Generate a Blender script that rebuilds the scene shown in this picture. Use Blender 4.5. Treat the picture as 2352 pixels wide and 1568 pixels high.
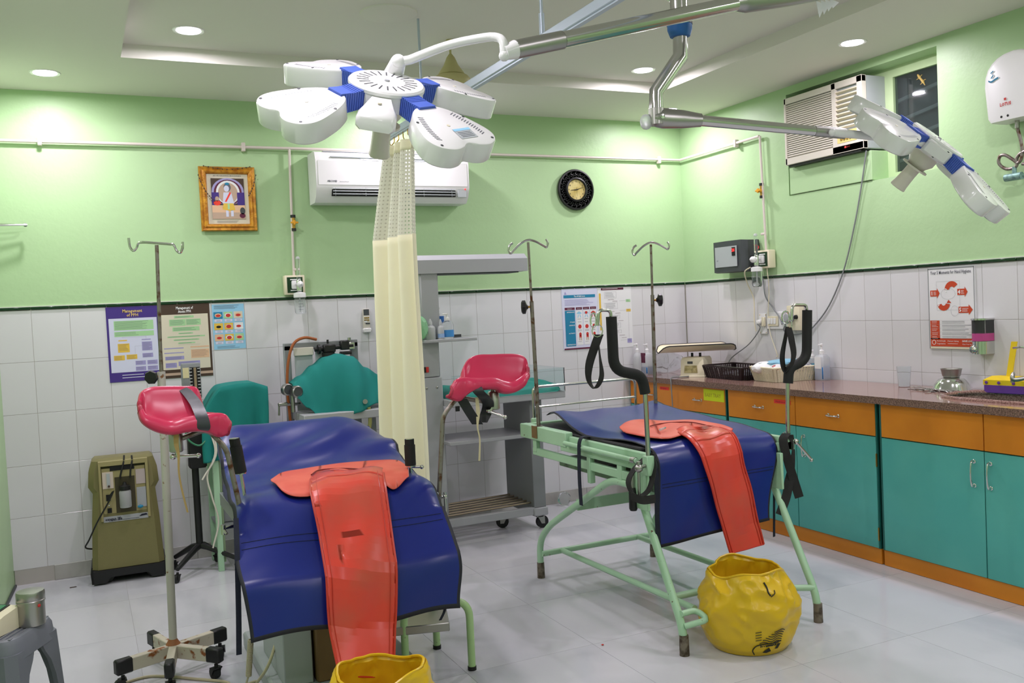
import bpy, bmesh, math, random
from mathutils import Vector as V, Matrix as MX
from math import sin, cos, pi, radians
from mathutils import noise as NZ
random.seed(7)
for o in list(bpy.data.objects): bpy.data.objects.remove(o)
SC = bpy.context.scene
COL = SC.collection

# ------------------------------------------------------------------ camera
CAMP = V((-4.36539, -5.98467, 1.47377))
RT, UP, FW = V((0.9026, -0.4277, -0.0472)), V((0.0591, 0.0149, 0.9981)), V((0.4264, 0.9038, -0.0376))
FW.normalize(); RT = (RT - FW * RT.dot(FW)).normalized(); UP = RT.cross(FW)
FPX = 2099.67
cam = bpy.data.cameras.new('camera'); camo = bpy.data.objects.new('camera', cam); COL.objects.link(camo)
cam.sensor_width = 36; cam.lens = FPX / 2352 * 36; cam.clip_start = 0.05
camo.matrix_world = MX.Translation(CAMP) @ MX((RT, UP, -FW)).transposed().to_4x4()
SC.camera = camo
# ------------------------------------------------------------------ exposure, world
SC.view_settings.view_transform = 'Standard'; SC.view_settings.look = 'None'
SC.view_settings.exposure = -0.54; SC.view_settings.gamma = 1.0
SC.view_settings.use_curve_mapping = False
w = bpy.data.worlds.new('night'); SC.world = w; w.use_nodes = True
w.node_tree.nodes['Background'].inputs[0].default_value = (0.02, 0.03, 0.035, 1)
w.node_tree.nodes['Background'].inputs[1].default_value = 1.0
LAMP_W = 17.0          # watts of each ceiling downlight
LAMP_COL = (1.0, 0.905, 1.02)

def at(px, py, X=None, Y=None, Z=None, D=None):
    """world point seen at a pixel of the 2352x1568 frame on a given plane (survey of the room)"""
    d = FW + RT * ((px - 1176) / FPX) - UP * ((py - 784) / FPX)
    if X is not None: t = (X - CAMP.x) / d.x
    elif Y is not None: t = (Y - CAMP.y) / d.y
    elif Z is not None: t = (Z - CAMP.z) / d.z
    else: t = D
    return CAMP + d * t

# ------------------------------------------------------------------ materials
def lin(c):
    c = [v / 255 for v in c]
    return tuple(v / 12.92 if v <= .04045 else ((v + .055) / 1.055) ** 2.4 for v in c) + (1,)
MATS = {}
def mat(name, rgb, rough=.5, metal=0, spec=.5, coat=0, trans=0, alpha=1, emit=None, es=0, bump=0, bscale=60, var=0, vscale=6, rgb2=None, tint=0, ior=1.45, aniso=0, coord='Object', stretch=None, sss=0, lo=.42, hi=.62, detail=4):
    m = bpy.data.materials.new(name); m.use_nodes = True
    nt = m.node_tree; b = nt.nodes['Principled BSDF']; L = nt.links.new
    I = b.inputs
    I['Base Color'].default_value = lin(rgb); I['Roughness'].default_value = rough; I['Metallic'].default_value = metal
    I['Specular IOR Level'].default_value = spec; I['Coat Weight'].default_value = coat; I['Coat Roughness'].default_value = .15
    I['Transmission Weight'].default_value = trans; I['Alpha'].default_value = alpha; I['IOR'].default_value = ior
    if sss: I['Subsurface Weight'].default_value = sss; I['Subsurface Radius'].default_value = (.02, .02, .02)
    if emit: I['Emission Color'].default_value = lin(emit); I['Emission Strength'].default_value = es
    tc = None
    def coordn():
        nonlocal tc
        if tc is None:
            t = nt.nodes.new('ShaderNodeTexCoord'); mp = nt.nodes.new('ShaderNodeMapping')
            L(t.outputs[coord], mp.inputs[0]); tc = mp
            if stretch: mp.inputs['Scale'].default_value = stretch
            if tint:
                oi = nt.nodes.new('ShaderNodeObjectInfo'); mu = nt.nodes.new('ShaderNodeVectorMath'); mu.operation = 'SCALE'
                mu.inputs[0].default_value = (37, 91, 53); L(oi.outputs['Random'], mu.inputs['Scale']); L(mu.outputs[0], mp.inputs['Location'])
        return tc.outputs[0]
    colour = None
    if rgb2 is not None:
        n = nt.nodes.new('ShaderNodeTexNoise'); n.inputs['Scale'].default_value = vscale; n.inputs['Detail'].default_value = detail; L(coordn(), n.inputs[0])
        r = nt.nodes.new('ShaderNodeValToRGB'); r.color_ramp.elements[0].position = lo; r.color_ramp.elements[1].position = hi
        r.color_ramp.elements[0].color = lin(rgb); r.color_ramp.elements[1].color = lin(rgb2)
        L(n.outputs[0], r.inputs[0]); colour = r.outputs[0]
    if tint or var:
        h = nt.nodes.new('ShaderNodeHueSaturation')
        if colour: L(colour, h.inputs['Color'])
        else: h.inputs['Color'].default_value = lin(rgb)
        mr = nt.nodes.new('ShaderNodeMapRange')
        if tint:
            oi = nt.nodes.new('ShaderNodeObjectInfo'); L(oi.outputs['Random'], mr.inputs[0]); a = tint
            mr.inputs[1].default_value = 0; mr.inputs[2].default_value = 1
        else:
            n = nt.nodes.new('ShaderNodeTexNoise'); n.inputs['Scale'].default_value = vscale; L(coordn(), n.inputs[0]); L(n.outputs[0], mr.inputs[0]); a = var
            mr.inputs[1].default_value = .3; mr.inputs[2].default_value = .7
        mr.inputs[3].default_value = 1 - a; mr.inputs[4].default_value = 1 + a
        L(mr.outputs[0], h.inputs['Value']); colour = h.outputs[0]
    if colour: L(colour, I['Base Color'])
    if bump:
        n = nt.nodes.new('ShaderNodeTexNoise'); n.inputs['Scale'].default_value = bscale; n.inputs['Detail'].default_value = 3; L(coordn(), n.inputs[0])
        bp = nt.nodes.new('ShaderNodeBump'); bp.inputs['Strength'].default_value = bump; bp.inputs['Distance'].default_value = .004
        L(n.outputs[0], bp.inputs['Height']); L(bp.outputs[0], I['Normal'])
    MATS[name] = m
    return m
K = {}
def setup():
    K['wall'] = mat('green wall paint', (174, 205, 157), .42, spec=.4, bump=.22, bscale=38, var=.02, vscale=1.5)
    K['frame_green'] = mat('pale green gloss paint', (190, 212, 166), .4, var=.05, vscale=9)
    K['tile'] = mat('white glazed tile', (214, 213, 216), .16, spec=.5, tint=.018, bump=.03, bscale=9)
    K['grout'] = mat('grey grout', (178, 173, 168), .9)
    K['strip'] = mat('dark green border tile', (20, 52, 30), .2, tint=.2)
    K['plaster'] = mat('white plaster', (216, 222, 206), .8)
    K['skirt'] = mat('grey skirting tile', (182, 180, 176), .3, tint=.03, rgb2=(168, 165, 160), vscale=5)
    K['floor'] = mat('white marble tile', (200, 200, 206), .14, spec=.5, rgb2=(172, 174, 182), vscale=2.2, tint=.012, stretch=(1, .45, 1), lo=.5, hi=.75, detail=8)
    K['fgrout'] = mat('floor grout', (160, 159, 158), .9)
    K['ceil'] = mat('white ceiling paint', (222, 220, 212), .75, spec=.2)
    K['white'] = mat('white enamel', (228, 227, 228), .22, spec=.5, coat=.3)
    K['offwhite'] = mat('off white plastic', (214, 208, 196), .4)
    K['acwhite'] = mat('white appliance plastic', (232, 231, 232), .35)
    K['cream'] = mat('cream plastic', (226, 217, 190), .4)
    K['dark'] = mat('dark interior', (14, 14, 14), .7)
    K['black'] = mat('black plastic', (22, 22, 23), .45)
    K['foam'] = mat('black foam sleeve', (24, 25, 25), .75, bump=.2, bscale=150)
    K['rubber'] = mat('black rubber', (30, 30, 32), .65)
    K['web'] = mat('black webbing', (34, 33, 33), .8, bump=.3, bscale=300)
    K['navyweb'] = mat('navy webbing', (22, 26, 44), .8, bump=.3, bscale=300)
    K['steel'] = mat('polished stainless steel', (200, 198, 196), .16, metal=1)
    K['brushed'] = mat('brushed steel', (170, 168, 165), .34, metal=1)
    K['chrome'] = mat('chrome', (215, 215, 215), .1, metal=1)
    K['rust'] = mat('rusty steel tube', (140, 132, 126), .42, metal=.8, rgb2=(96, 62, 44), vscale=30, lo=.5, hi=.66)
    K['pipe'] = mat('painted gas pipe', (214, 203, 196), .4)
    K['brass'] = mat('brass fitting', (178, 140, 66), .35, metal=.9)
    K['yellowk'] = mat('yellow valve knob', (226, 160, 46), .4)
    K['mint'] = mat('mint green enamel', (168, 206, 172), .36, rgb2=(104, 74, 52), vscale=42, lo=.7, hi=.74, coat=.2)
    K['mint2'] = mat('yellow green enamel', (168, 200, 142), .36, rgb2=(104, 74, 52), vscale=42, lo=.71, hi=.75, coat=.2)
    K['blue'] = mat('royal blue rexine', (22, 36, 118), .3, spec=.5, bump=.1, bscale=8)
    K['bind'] = mat('dark edge binding', (36, 37, 46), .7)
    K['red'] = mat('red rubber sheet', (222, 72, 58), .3, spec=.45, bump=.08, bscale=10, rgb2=(206, 84, 68), vscale=5)
    K['redseam'] = mat('red rubber seam', (196, 58, 44), .35)
    K['pink'] = mat('crimson rexine', (196, 48, 84), .3, spec=.45, bump=.1, bscale=14)
    K['drape'] = mat('teal surgical drape', (10, 118, 112), .85, bump=.15, bscale=260, var=.04)
    K['teal'] = mat('teal laminate', (80, 168, 160), .34, rgb2=(88, 174, 164), vscale=3)
    K['orange'] = mat('orange laminate', (224, 138, 34), .36, rgb2=(214, 128, 30), vscale=3)
    K['granite'] = mat('brown granite', (118, 84, 78), .1, spec=.6, rgb2=(168, 136, 126), vscale=150, lo=.4, hi=.62)
    K['graniteedge'] = mat('rough brown granite edge', (88, 66, 56), .5, rgb2=(142, 112, 98), vscale=170, lo=.4, hi=.6, bump=.4, bscale=120)
    K['yellowbag'] = mat('yellow plastic bag', (240, 198, 36), .3, spec=.5, trans=.2, bump=.2, bscale=22)
    K['ink'] = mat('black print', (40, 40, 36), .7)
    K['lampblue'] = mat('blue ribbed joint', (70, 98, 190), .4)
    K['cloth'] = mat('cream curtain cloth', (244, 238, 208), .85, bump=.1, bscale=200, sss=.2)
    K['mesh'] = mat('white curtain netting', (226, 224, 208), .9, alpha=1)
    K['olive'] = mat('olive beige plastic', (122, 116, 74), .45, bump=.12, bscale=300)
    K['olive2'] = mat('light olive plastic', (156, 146, 100), .45)
    K['grey'] = mat('grey powder coat', (164, 166, 170), .4)
    K['grey2'] = mat('mid grey steel', (128, 132, 134), .4)
    K['dgrey'] = mat('dark grey case', (66, 70, 73), .5)
    K['lgrey'] = mat('light grey panel', (170, 176, 178), .5)
    K['stool'] = mat('grey moulded plastic', (108, 112, 120), .42)
    K['clear'] = mat('clear plastic', (244, 248, 250), .06, trans=.95, ior=1.25)
    K['glassy'] = mat('clear acrylic', (235, 245, 245), .04, trans=1, ior=1.15)
    K['frost'] = mat('translucent plastic', (236, 238, 240), .35, trans=.6, ior=1.2)
    K['bluefluid'] = mat('blue liquid', (48, 140, 216), .1, trans=.5, ior=1.33)
    K['pinkfluid'] = mat('pink soap', (244, 52, 170), .15, trans=.15)
    K['paper'] = mat('white paper', (226, 226, 228), .6)
    K['lilac'] = mat('pale lilac paper', (208, 210, 232), .5)
    K['purple'] = mat('purple print', (66, 44, 128), .5)
    K['brownp'] = mat('brown print', (70, 52, 40), .5)
    K['beigep'] = mat('beige paper', (214, 206, 186), .5)
    K['pgreen'] = mat('pale green print', (164, 208, 156), .5)
    K['pyellow'] = mat('yellow print', (222, 184, 74), .5)
    K['pviolet'] = mat('violet grey print', (158, 152, 200), .5)
    K['porange'] = mat('peach print', (222, 182, 148), .5)
    K['psky'] = mat('sky blue print', (146, 198, 228), .5)
    K['pteal'] = mat('teal blue print', (30, 126, 164), .5)
    K['pmaroon'] = mat('maroon print', (92, 24, 56), .5)
    K['pred'] = mat('dark red print', (196, 50, 46), .5)
    K['whored'] = mat('orange red print', (196, 68, 34), .5)
    K['textg'] = mat('grey text', (96, 98, 108), .7)
    K['textw'] = mat('white text', (240, 240, 240), .6)
    K['texty'] = mat('gold text', (222, 190, 110), .6)
    K['gold'] = mat('gilded wood', (206, 146, 44), .38, metal=.25, bump=.5, bscale=120, rgb2=(170, 106, 26), vscale=30)
    K['yellow'] = mat('yellow plastic', (226, 196, 30), .4)
    K['violet'] = mat('purple plastic', (104, 60, 150), .45)
    K['neon'] = mat('yellow sticky label', (214, 226, 24), .6)
    K['redlab'] = mat('red sticky label', (240, 66, 50), .6)
    K['brownbox'] = mat('brown laminate panel', (120, 92, 56), .5)
    K['amberhose'] = mat('brown rubber hose', (152, 82, 36), .5)
    K['wglass'] = mat('dark window glass', (176, 190, 190), .04, spec=.5, trans=.95, ior=1.4)
    K['led'] = mat('red led digits', (255, 30, 30), .5, emit=(255, 40, 40), es=4)
    K['lamp'] = mat('lit diffuser', (255, 255, 255), .5, emit=(255, 250, 255), es=14)
    K['bluedisp'] = mat('green display', (54, 120, 84), .3)
    K['seampen'] = mat('dark stitched seam', (12, 18, 52), .6)
    K['skin'] = mat('tan print', (186, 160, 140), .6)
    K['gecko'] = mat('gecko skin', (196, 164, 92), .6)
    K['fan'] = mat('yellowed metal', (188, 178, 128), .45)
    K['paleblue'] = mat('pale aluminium', (186, 196, 212), .35, metal=.3)
setup()

# ------------------------------------------------------------------ mesh builder
OFF = {}
class MB:
    def __init__(s): s.bm = bmesh.new(); s.mi = 0
    def _mark(s, n):
        s.bm.faces.ensure_lookup_table()
        for f in s.bm.faces[n:]: f.material_index = s.mi
    def m(s, i): s.mi = i; return s
    def poly(s, pts):
        f = s.bm.faces.new([s.bm.verts.new(V(p)) for p in pts]); f.material_index = s.mi; return s
    def box(s, c, d, rot=None, bev=0, seg=1):
        n = len(s.bm.faces)
        r = bmesh.ops.create_cube(s.bm, size=1); vs = r['verts']
        for v in vs: v.co = V((v.co.x * d[0], v.co.y * d[1], v.co.z * d[2]))
        if bev:
            es = list({e for v in vs for e in v.link_edges})
            rr = bmesh.ops.bevel(s.bm, geom=es, offset=bev, segments=seg, affect='EDGES', profile=.5)
            vs = list({v for f in rr['faces'] for v in f.verts} | {v for v in vs if v.is_valid})
            vs = [v for v in vs if v.is_valid]
        R = rot if rot is not None else MX.Identity(3)
        if isinstance(R, (tuple, list)): R = MX((V(R[0]), V(R[1]), V(R[2]))).transposed()
        c = V(c)
        for v in vs: v.co = c + R @ v.co
        s._mark(n); return s
    def span(s, a, b, bev=0, seg=1):
        a, b = V(a), V(b); d = b - a
        return s.box((a + b) / 2, (abs(d.x), abs(d.y), abs(d.z)), None, bev, seg)
    def ring(s, c, ax, r, seg, ref=None):
        ax = V(ax).normalized()
        u = (V(ref) if ref is not None else (V((0, 0, 1)) if abs(ax.z) < .9 else V((1, 0, 0))))
        u = (u - ax * u.dot(ax)).normalized(); w_ = ax.cross(u)
        return [s.bm.verts.new(V(c) + (u * cos(2 * pi * i / seg) + w_ * sin(2 * pi * i / seg)) * r) for i in range(seg)]
    def skin(s, rings, closed=False, caps=True):
        n = len(s.bm.faces); m_ = len(rings); k = len(rings[0])
        for i in range(m_ if closed else m_ - 1):
            a, b = rings[i], rings[(i + 1) % m_]
            for j in range(k): s.bm.faces.new((a[j], a[(j + 1) % k], b[(j + 1) % k], b[j]))
        if caps and not closed:
            s.bm.faces.new(rings[0][::-1]); s.bm.faces.new(rings[-1])
        s._mark(n); return s
    def cyl(s, a, b, r0, r1=None, seg=16, caps=True):
        a, b = V(a), V(b); r1 = r0 if r1 is None else r1
        return s.skin([s.ring(a, b - a, r0, seg), s.ring(b, b - a, r1, seg)], caps=caps)
    def tube(s, pts, r, seg=8, closed=False, sm=0, caps=True):
        pts = [V(p) for p in pts]
        if sm: pts = spline(pts, sm, closed)
        n = len(pts); rs = r if isinstance(r, (list, tuple)) else [r] * n
        if len(rs) != n: rs = [rs[min(len(rs) - 1, int(i * len(rs) / n))] for i in range(n)]
        rings = []; ref = None
        for i, p in enumerate(pts):
            if closed: t = pts[(i + 1) % n] - pts[i - 1]
            else: t = (pts[min(i + 1, n - 1)] - pts[max(i - 1, 0)])
            t.normalize()
            if ref is None: ref = V((0, 0, 1)) if abs(t.z) < .9 else V((1, 0, 0))
            ref = (ref - t * ref.dot(t)); ref = ref.normalized() if ref.length > 1e-6 else V((1, 0, 0))
            rr = rs[i]
            rg = s.ring(p, t, rr, seg, ref)
            if 0 < i < n - 1 and not closed:      # true mitres at the bends
                d1 = (pts[i] - pts[i - 1]).normalized(); d2 = (pts[i + 1] - pts[i]).normalized(); b = d2 - d1
                if b.length > .02:
                    b.normalize(); k_ = 1 / max(.4, d1.dot(t)) - 1
                    for v in rg: v.co += b * ((v.co - p).dot(b) * k_)
            rings.append(rg)
        return s.skin(rings, closed, caps)
    def lathe(s, prof, c=(0, 0, 0), ax=(0, 0, 1), seg=24, ref=None):
        ax = V(ax).normalized(); c = V(c)
        return s.skin([s.ring(c + ax * z, ax, max(r, .0002), seg, ref) for r, z in prof])
    def prism(s, pts, ex):
        n = len(s.bm.faces); ex = V(ex)
        a = [s.bm.verts.new(V(p)) for p in pts]; b = [s.bm.verts.new(V(p) + ex) for p in pts]
        k = len(pts)
        s.bm.faces.new(a[::-1]); s.bm.faces.new(b)
        for i in range(k): s.bm.faces.new((a[i], a[(i + 1) % k], b[(i + 1) % k], b[i]))
        s._mark(n); return s
    def grid(s, P, border=None, inner=0, loopu=False):
        """P[i][j] points; faces within `border` cells of an edge get material `border[1]`"""
        n, k = len(P), len(P[0])
        vs = [[s.bm.verts.new(V(p)) for p in row] for row in P]
        for i in range(n if loopu else n - 1):
            for j in range(k - 1):
                f = s.bm.faces.new((vs[i][j], vs[(i + 1) % n][j], vs[(i + 1) % n][j + 1], vs[i][j + 1]))
                f.material_index = s.mi
                if border and (i < border[0] or j < border[0] or i >= n - 1 - border[0] or j >= k - 1 - border[0]): f.material_index = border[1]
        return s
    def sphere(s, c, r, sc=(1, 1, 1), seg=14, rot=None):
        n = len(s.bm.faces)
        rr = bmesh.ops.create_uvsphere(s.bm, u_segments=seg, v_segments=max(6, seg // 2), radius=r)
        R = rot if rot is not None else MX.Identity(3)
        for v in rr['verts']: v.co = V(c) + R @ V((v.co.x * sc[0], v.co.y * sc[1], v.co.z * sc[2]))
        s._mark(n); return s
    def ribbon(s, pts, wv, th=.0025, sm=6):
        """flat strap along pts; wv = width vector (or one per point)"""
        pts = [V(p) for p in pts]
        wv = [V(x) for x in wv] if isinstance(wv[0], (tuple, list, V)) else [V(wv)] * len(pts)
        if sm: pts, wv = spline(pts, sm), spline(wv, sm)
        rings = []; n = len(pts)
        for i in range(n):
            t = (pts[min(i + 1, n - 1)] - pts[max(i - 1, 0)]).normalized()
            wd = wv[min(i, len(wv) - 1)]; nn = t.cross(wd).normalized() * th / 2
            rings.append([s.bm.verts.new(pts[i] + q) for q in (wd / 2 + nn, -wd / 2 + nn, -wd / 2 - nn, wd / 2 - nn)])
        return s.skin(rings)
    def text(s, body, o, xd, yd, size, width=None, align='LEFT', bold=0):
        """flat lettering; o = baseline start (or centre), xd reading direction, yd up"""
        cu = bpy.data.curves.new('t', 'FONT'); cu.body = body; cu.size = size; cu.align_x = align; cu.resolution_u = 1
        if bold: cu.offset = bold
        ob = bpy.data.objects.new('t', cu); COL.objects.link(ob)
        bpy.context.view_layer.update()
        me = ob.to_mesh(); xd, yd, o = V(xd).normalized(), V(yd).normalized(), V(o)
        sx = 1
        if width:
            xs = [v.co.x for v in me.vertices]
            if xs: sx = width / max(1e-6, max(xs) - min(xs))
        n = len(s.bm.faces)
        vs = [s.bm.verts.new(o + xd * (v.co.x * sx) + yd * v.co.y) for v in me.vertices]
        for p in me.polygons:
            try: s.bm.faces.new([vs[i] for i in p.vertices])
            except ValueError: pass
        s._mark(n); ob.to_mesh_clear(); bpy.data.objects.remove(ob); bpy.data.curves.remove(cu)
        return s
    def build(s, name, mats, parent=None, loc=None, smooth=True, ang=38, solid=0, sub=0, label=None, kind=None, weld=0, recalc=True):
        if not isinstance(mats, (list, tuple)): mats = [mats]
        if weld: bmesh.ops.remove_doubles(s.bm, verts=s.bm.verts, dist=weld)
        if recalc: bmesh.ops.recalc_face_normals(s.bm, faces=s.bm.faces)
        off = V((0, 0, 0))
        if parent is not None: off = OFF.get(parent.name, V((0, 0, 0)))
        elif loc is not None: off = V(loc)
        for v in s.bm.verts: v.co -= off
        me = bpy.data.meshes.new(name); s.bm.to_mesh(me); s.bm.free()
        for x in mats: me.materials.append(K[x] if isinstance(x, str) else x)
        if smooth:
            me.shade_smooth(); me.set_sharp_from_angle(angle=radians(ang))
        o = bpy.data.objects.new(name, me); COL.objects.link(o)
        if parent is not None: o.parent = parent; OFF[o.name] = off
        else: o.location = off; OFF[o.name] = off
        if solid:
            md = o.modifiers.new('solid', 'SOLIDIFY'); md.thickness = solid; md.offset = 0
        if sub:
            md = o.modifiers.new('sub', 'SUBSURF'); md.levels = sub; md.render_levels = sub
        if label: o['label'] = label
        if kind: o['kind'] = kind
        return o
def spline(pts, k, closed=False):
    pts = [V(p) for p in pts]; n = len(pts); out = []
    if n < 3 and not closed: return [pts[0].lerp(pts[-1], i / k) for i in range(k + 1)]
    for i in range(n if closed else n - 1):
        p0 = pts[(i - 1) % n] if closed or i > 0 else pts[0] * 2 - pts[1]
        p1, p2 = pts[i], pts[(i + 1) % n]
        p3 = pts[(i + 2) % n] if closed or i + 2 < n else pts[-1] * 2 - pts[-2]
        for j in range(k):
            t = j / k
            out.append(.5 * ((2 * p1) + (p2 - p0) * t + (2 * p0 - 5 * p1 + 4 * p2 - p3) * t * t + (3 * p1 - p0 - 3 * p2 + p3) * t ** 3))
    if not closed: out.append(pts[-1])
    return out
def fillet(pts, r, k=5):
    """round the corners of a polyline"""
    pts = [V(p) for p in pts]; out = [pts[0]]
    for i in range(1, len(pts) - 1):
        a, b, c = pts[i - 1], pts[i], pts[i + 1]
        d1, d2 = (a - b), (c - b); q = min(r, d1.length * .49, d2.length * .49)
        p0, p2 = b + d1.normalized() * q, b + d2.normalized() * q
        for j in range(k + 1):
            t = j / k; out.append(p0 * (1 - t) ** 2 + b * 2 * t * (1 - t) + p2 * t * t)
    out.append(pts[-1]); return out
def thing(name, label, cat, loc=(0, 0, 0), group=None):
    o = bpy.data.objects.new(name, None); COL.objects.link(o); o.location = V(loc); o.empty_display_size = .05
    o['label'] = label; o['category'] = cat
    if group: o['group'] = group
    OFF[o.name] = V(loc); return o
def tag(o, label, cat, group=None, kind=None):
    o['label'] = label; o['category'] = cat
    if group: o['group'] = group
    if kind: o['kind'] = kind
    return o
def copies(src, name, locs, parent=None):
    out = []
    for l in locs:
        c = src.copy(); c.name = name; COL.objects.link(c); c.location = V(l); c.parent = parent; out.append(c)
    return out
class Print:
    """flat print on a board: u right, v down, both in metres from the top-left corner"""
    def __init__(s, tl, xd, zd=(0, 0, -1), nrm=(0, -1, 0), base=.003):
        s.b = MB(); s.tl, s.x, s.z, s.n = V(tl), V(xd).normalized(), V(zd).normalized(), V(nrm).normalized(); s.k = base; s.mats = []
    def idx(s, m):
        if m not in s.mats: s.mats.append(m)
        return s.mats.index(m)
    def p(s, u, v, h=0): return s.tl + s.x * u + s.z * v + s.n * (s.k + h)
    def rect(s, u0, v0, u1, v1, m, h=0):
        s.b.m(s.idx(m)).poly([s.p(u0, v0, h), s.p(u0, v1, h), s.p(u1, v1, h), s.p(u1, v0, h)]); return s
    def shape(s, pts, m, h=0): s.b.m(s.idx(m)).poly([s.p(u, v, h) for u, v in pts]); return s
    def ell(s, u, v, a, b_, m, h=0, n=16): return s.shape([(u + a * cos(2 * pi * i / n), v + b_ * sin(2 * pi * i / n)) for i in range(n)], m, h)
    def lines(s, u0, v0, u1, n, dv, m, t=.0016, h=.0006, ragged=True):
        for i in range(n):
            e = u1 if not ragged else u0 + (u1 - u0) * random.uniform(.72, 1)
            s.rect(u0, v0 + i * dv, e, v0 + i * dv + t, m, h)
        return s
    def frame(s, u0, v0, u1, v1, t, m, h=.0004):
        s.rect(u0, v0, u1, v0 + t, m, h); s.rect(u0, v1 - t, u1, v1, m, h); s.rect(u0, v0, u0 + t, v1, m, h); s.rect(u1 - t, v0, u1, v1, m, h); return s
    def text(s, t, u, v, size, m, width=None, align='LEFT', h=.001, bold=0):
        s.b.m(s.idx(m)).text(t, s.p(u, v, h), s.x, -s.z, size, width, align, bold); return s
    def build(s, parent, name='print'): return s.b.build(name, s.mats, parent, smooth=False, recalc=False)
# ================================================================== ROOM
XL, YF, ZC, ZT = -4.786, -7.1, 2.858, 2.93
def st(o): o['kind'] = 'structure'; return o
# floor: marble tiles on a grout bed
fl = st(MB().span((XL - .6, YF - .2, -.15), (.35, .15, -.0015)).build('floor', 'fgrout', smooth=False))
TX, TY = .591, .6325
proto = MB().box((0, 0, -.006), (TX - .0016, TY - .0016, .012)).build('tile', 'floor', fl, smooth=False)
cells = []
for i in range(-10, 5):
    for j in range(-11, 4):
        x0, y0 = -2.437 + i * TX, -1.31 + j * TY
        if x0 + TX < XL - .4 or x0 > .0 or y0 + TY < YF or y0 > .0: continue
        cells.append((x0 + TX / 2, y0 + TY / 2, 0))
proto.location = cells[0]; copies(proto, 'tile', cells[1:], fl)
# back wall
wb = st(MB().span((XL - .2, .01, 0), (.35, .2, 3.05)).build('wall_back', 'wall', smooth=False))
MB().span((XL, .0016, 0), (0, .0105, 1.588)).build('grout_bed', 'grout', wb, smooth=False)
TW = .2004
tp = MB().box((0, .004, 0), (TW - .0022, .008, .2978), bev=.0008).build('tile', 'tile', wb, smooth=False)
pos = [(-.0043 - TW * (c + .5), 0, 1.588 - .3 * (k + .5) - .001) for k in range(5) for c in range(24)]
tp.location = pos[0]; copies(tp, 'tile', pos[1:], wb)
bp_ = MB().box((0, .001, 0), (TW - .003, .018, .0165), bev=.003).build('border_strip', 'strip', wb)
pos = [(-.0043 - TW * (c + .5), 0, 1.5972) for c in range(24)]
bp_.location = pos[0]; copies(bp_, 'border_strip', pos[1:], wb)
MB().span((XL, .003, 1.6055), (0, .012, 1.611)).build('plaster_line', 'plaster', wb, smooth=False)
# right wall, with the opening for the air conditioner and the window
HY0, HY1, HZ0, HZ1 = -1.2, -2.393, 2.133, 2.806
m = MB()
m.span((0.01, .2, 0), (.3, YF - .2, HZ0)).span((0.01, .2, HZ1), (.3, YF - .2, 3.05))
m.span((0.01, .2, HZ0), (.3, HY0, HZ1)).span((0.01, HY1, HZ0), (.3, YF - .2, HZ1))
wr = st(m.build('wall_right', 'wall', smooth=False))
m = MB().span((.002, -1.215, 2.137), (.25, -1.918, 2.315), bev=.003)
m.build('infill_panel', 'wall', wr, smooth=False)
TR_ = .2027
MB().span((.0016, 0, .6), (.0105, -4.1, 1.588)).build('grout_bed', 'grout', wr, smooth=False)
tp = MB().box((.004, 0, 0), (.008, TR_ - .0022, .2978), bev=.0008).build('tile', 'tile', wr, smooth=False)
pos = [(0, -.0084 - TR_ * (c + .5), 1.588 - .3 * (k + .5) - .001) for k in range(3) for c in range(20)]
tp.location = pos[0]; copies(tp, 'tile', pos[1:], wr)
bp_ = MB().box((.001, 0, 0), (.018, TR_ - .003, .0165), bev=.003).build('border_strip', 'strip', wr)
pos = [(0, -.0084 - TR_ * (c + .5), 1.5972) for c in range(20)]
bp_.location = pos[0]; copies(bp_, 'border_strip', pos[1:], wr)
MB().span((.003, 0, 1.6055), (.012, -4.06, 1.611)).build('plaster_line', 'plaster', wr, smooth=False)
# left and front walls
WL = lambda y: -4.789 + .055 * y
st(MB().prism([(WL(0), 0.0, 0), (WL(YF), YF, 0), (WL(YF) - .2, YF, 0), (WL(0) - .6, 0, 0)], (0, 0, 3.05)).build('wall_left', 'wall', smooth=False))
st(MB().span((XL - .8, YF - .2, 0), (.35, YF, 3.05)).build('wall_front', 'wall', smooth=False))
# ceiling: lower border around a raised tray
RX0, RX1, RY0, RY1 = -4.09, -.775, -.825, -6.35
m = MB()
m.span((XL - .6, .2, ZC), (.3, RY0, ZT + .02)).span((XL - .6, RY1, ZC), (.3, YF - .2, ZT + .02))
m.span((XL - .6, RY0, ZC), (RX0, RY1, ZT + .02)).span((RX1, RY0, ZC), (.3, RY1, ZT + .02))
m.span((XL - .6, .2, ZT), (.3, YF - .2, ZT + .15))
st(m.build('ceiling', 'ceil', smooth=False))
# skirting on the back wall
sk = st(MB().span((XL, .001, 0), (-.58, .01, .0905)).build('baseboard_back', 'grout', smooth=False))
sp = MB().box((0, 0, .045), (.398, .012, .0885), bev=.001).build('skirting_tile', 'skirt', sk, smooth=False)
pos = [(-.8 - .4 * i + .02, 0, 0) for i in range(10)]
sp.location = pos[0]; copies(sp, 'skirting_tile', pos[1:], sk)
o = st(MB().prism([(WL(0) + .001, -.02, 0), (WL(YF) + .001, YF, 0), (WL(YF) + .012, YF, 0), (WL(0) + .012, -.02, 0)], (0, 0, .012)).build('baseboard_left', 'dgrey', smooth=False))
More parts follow.
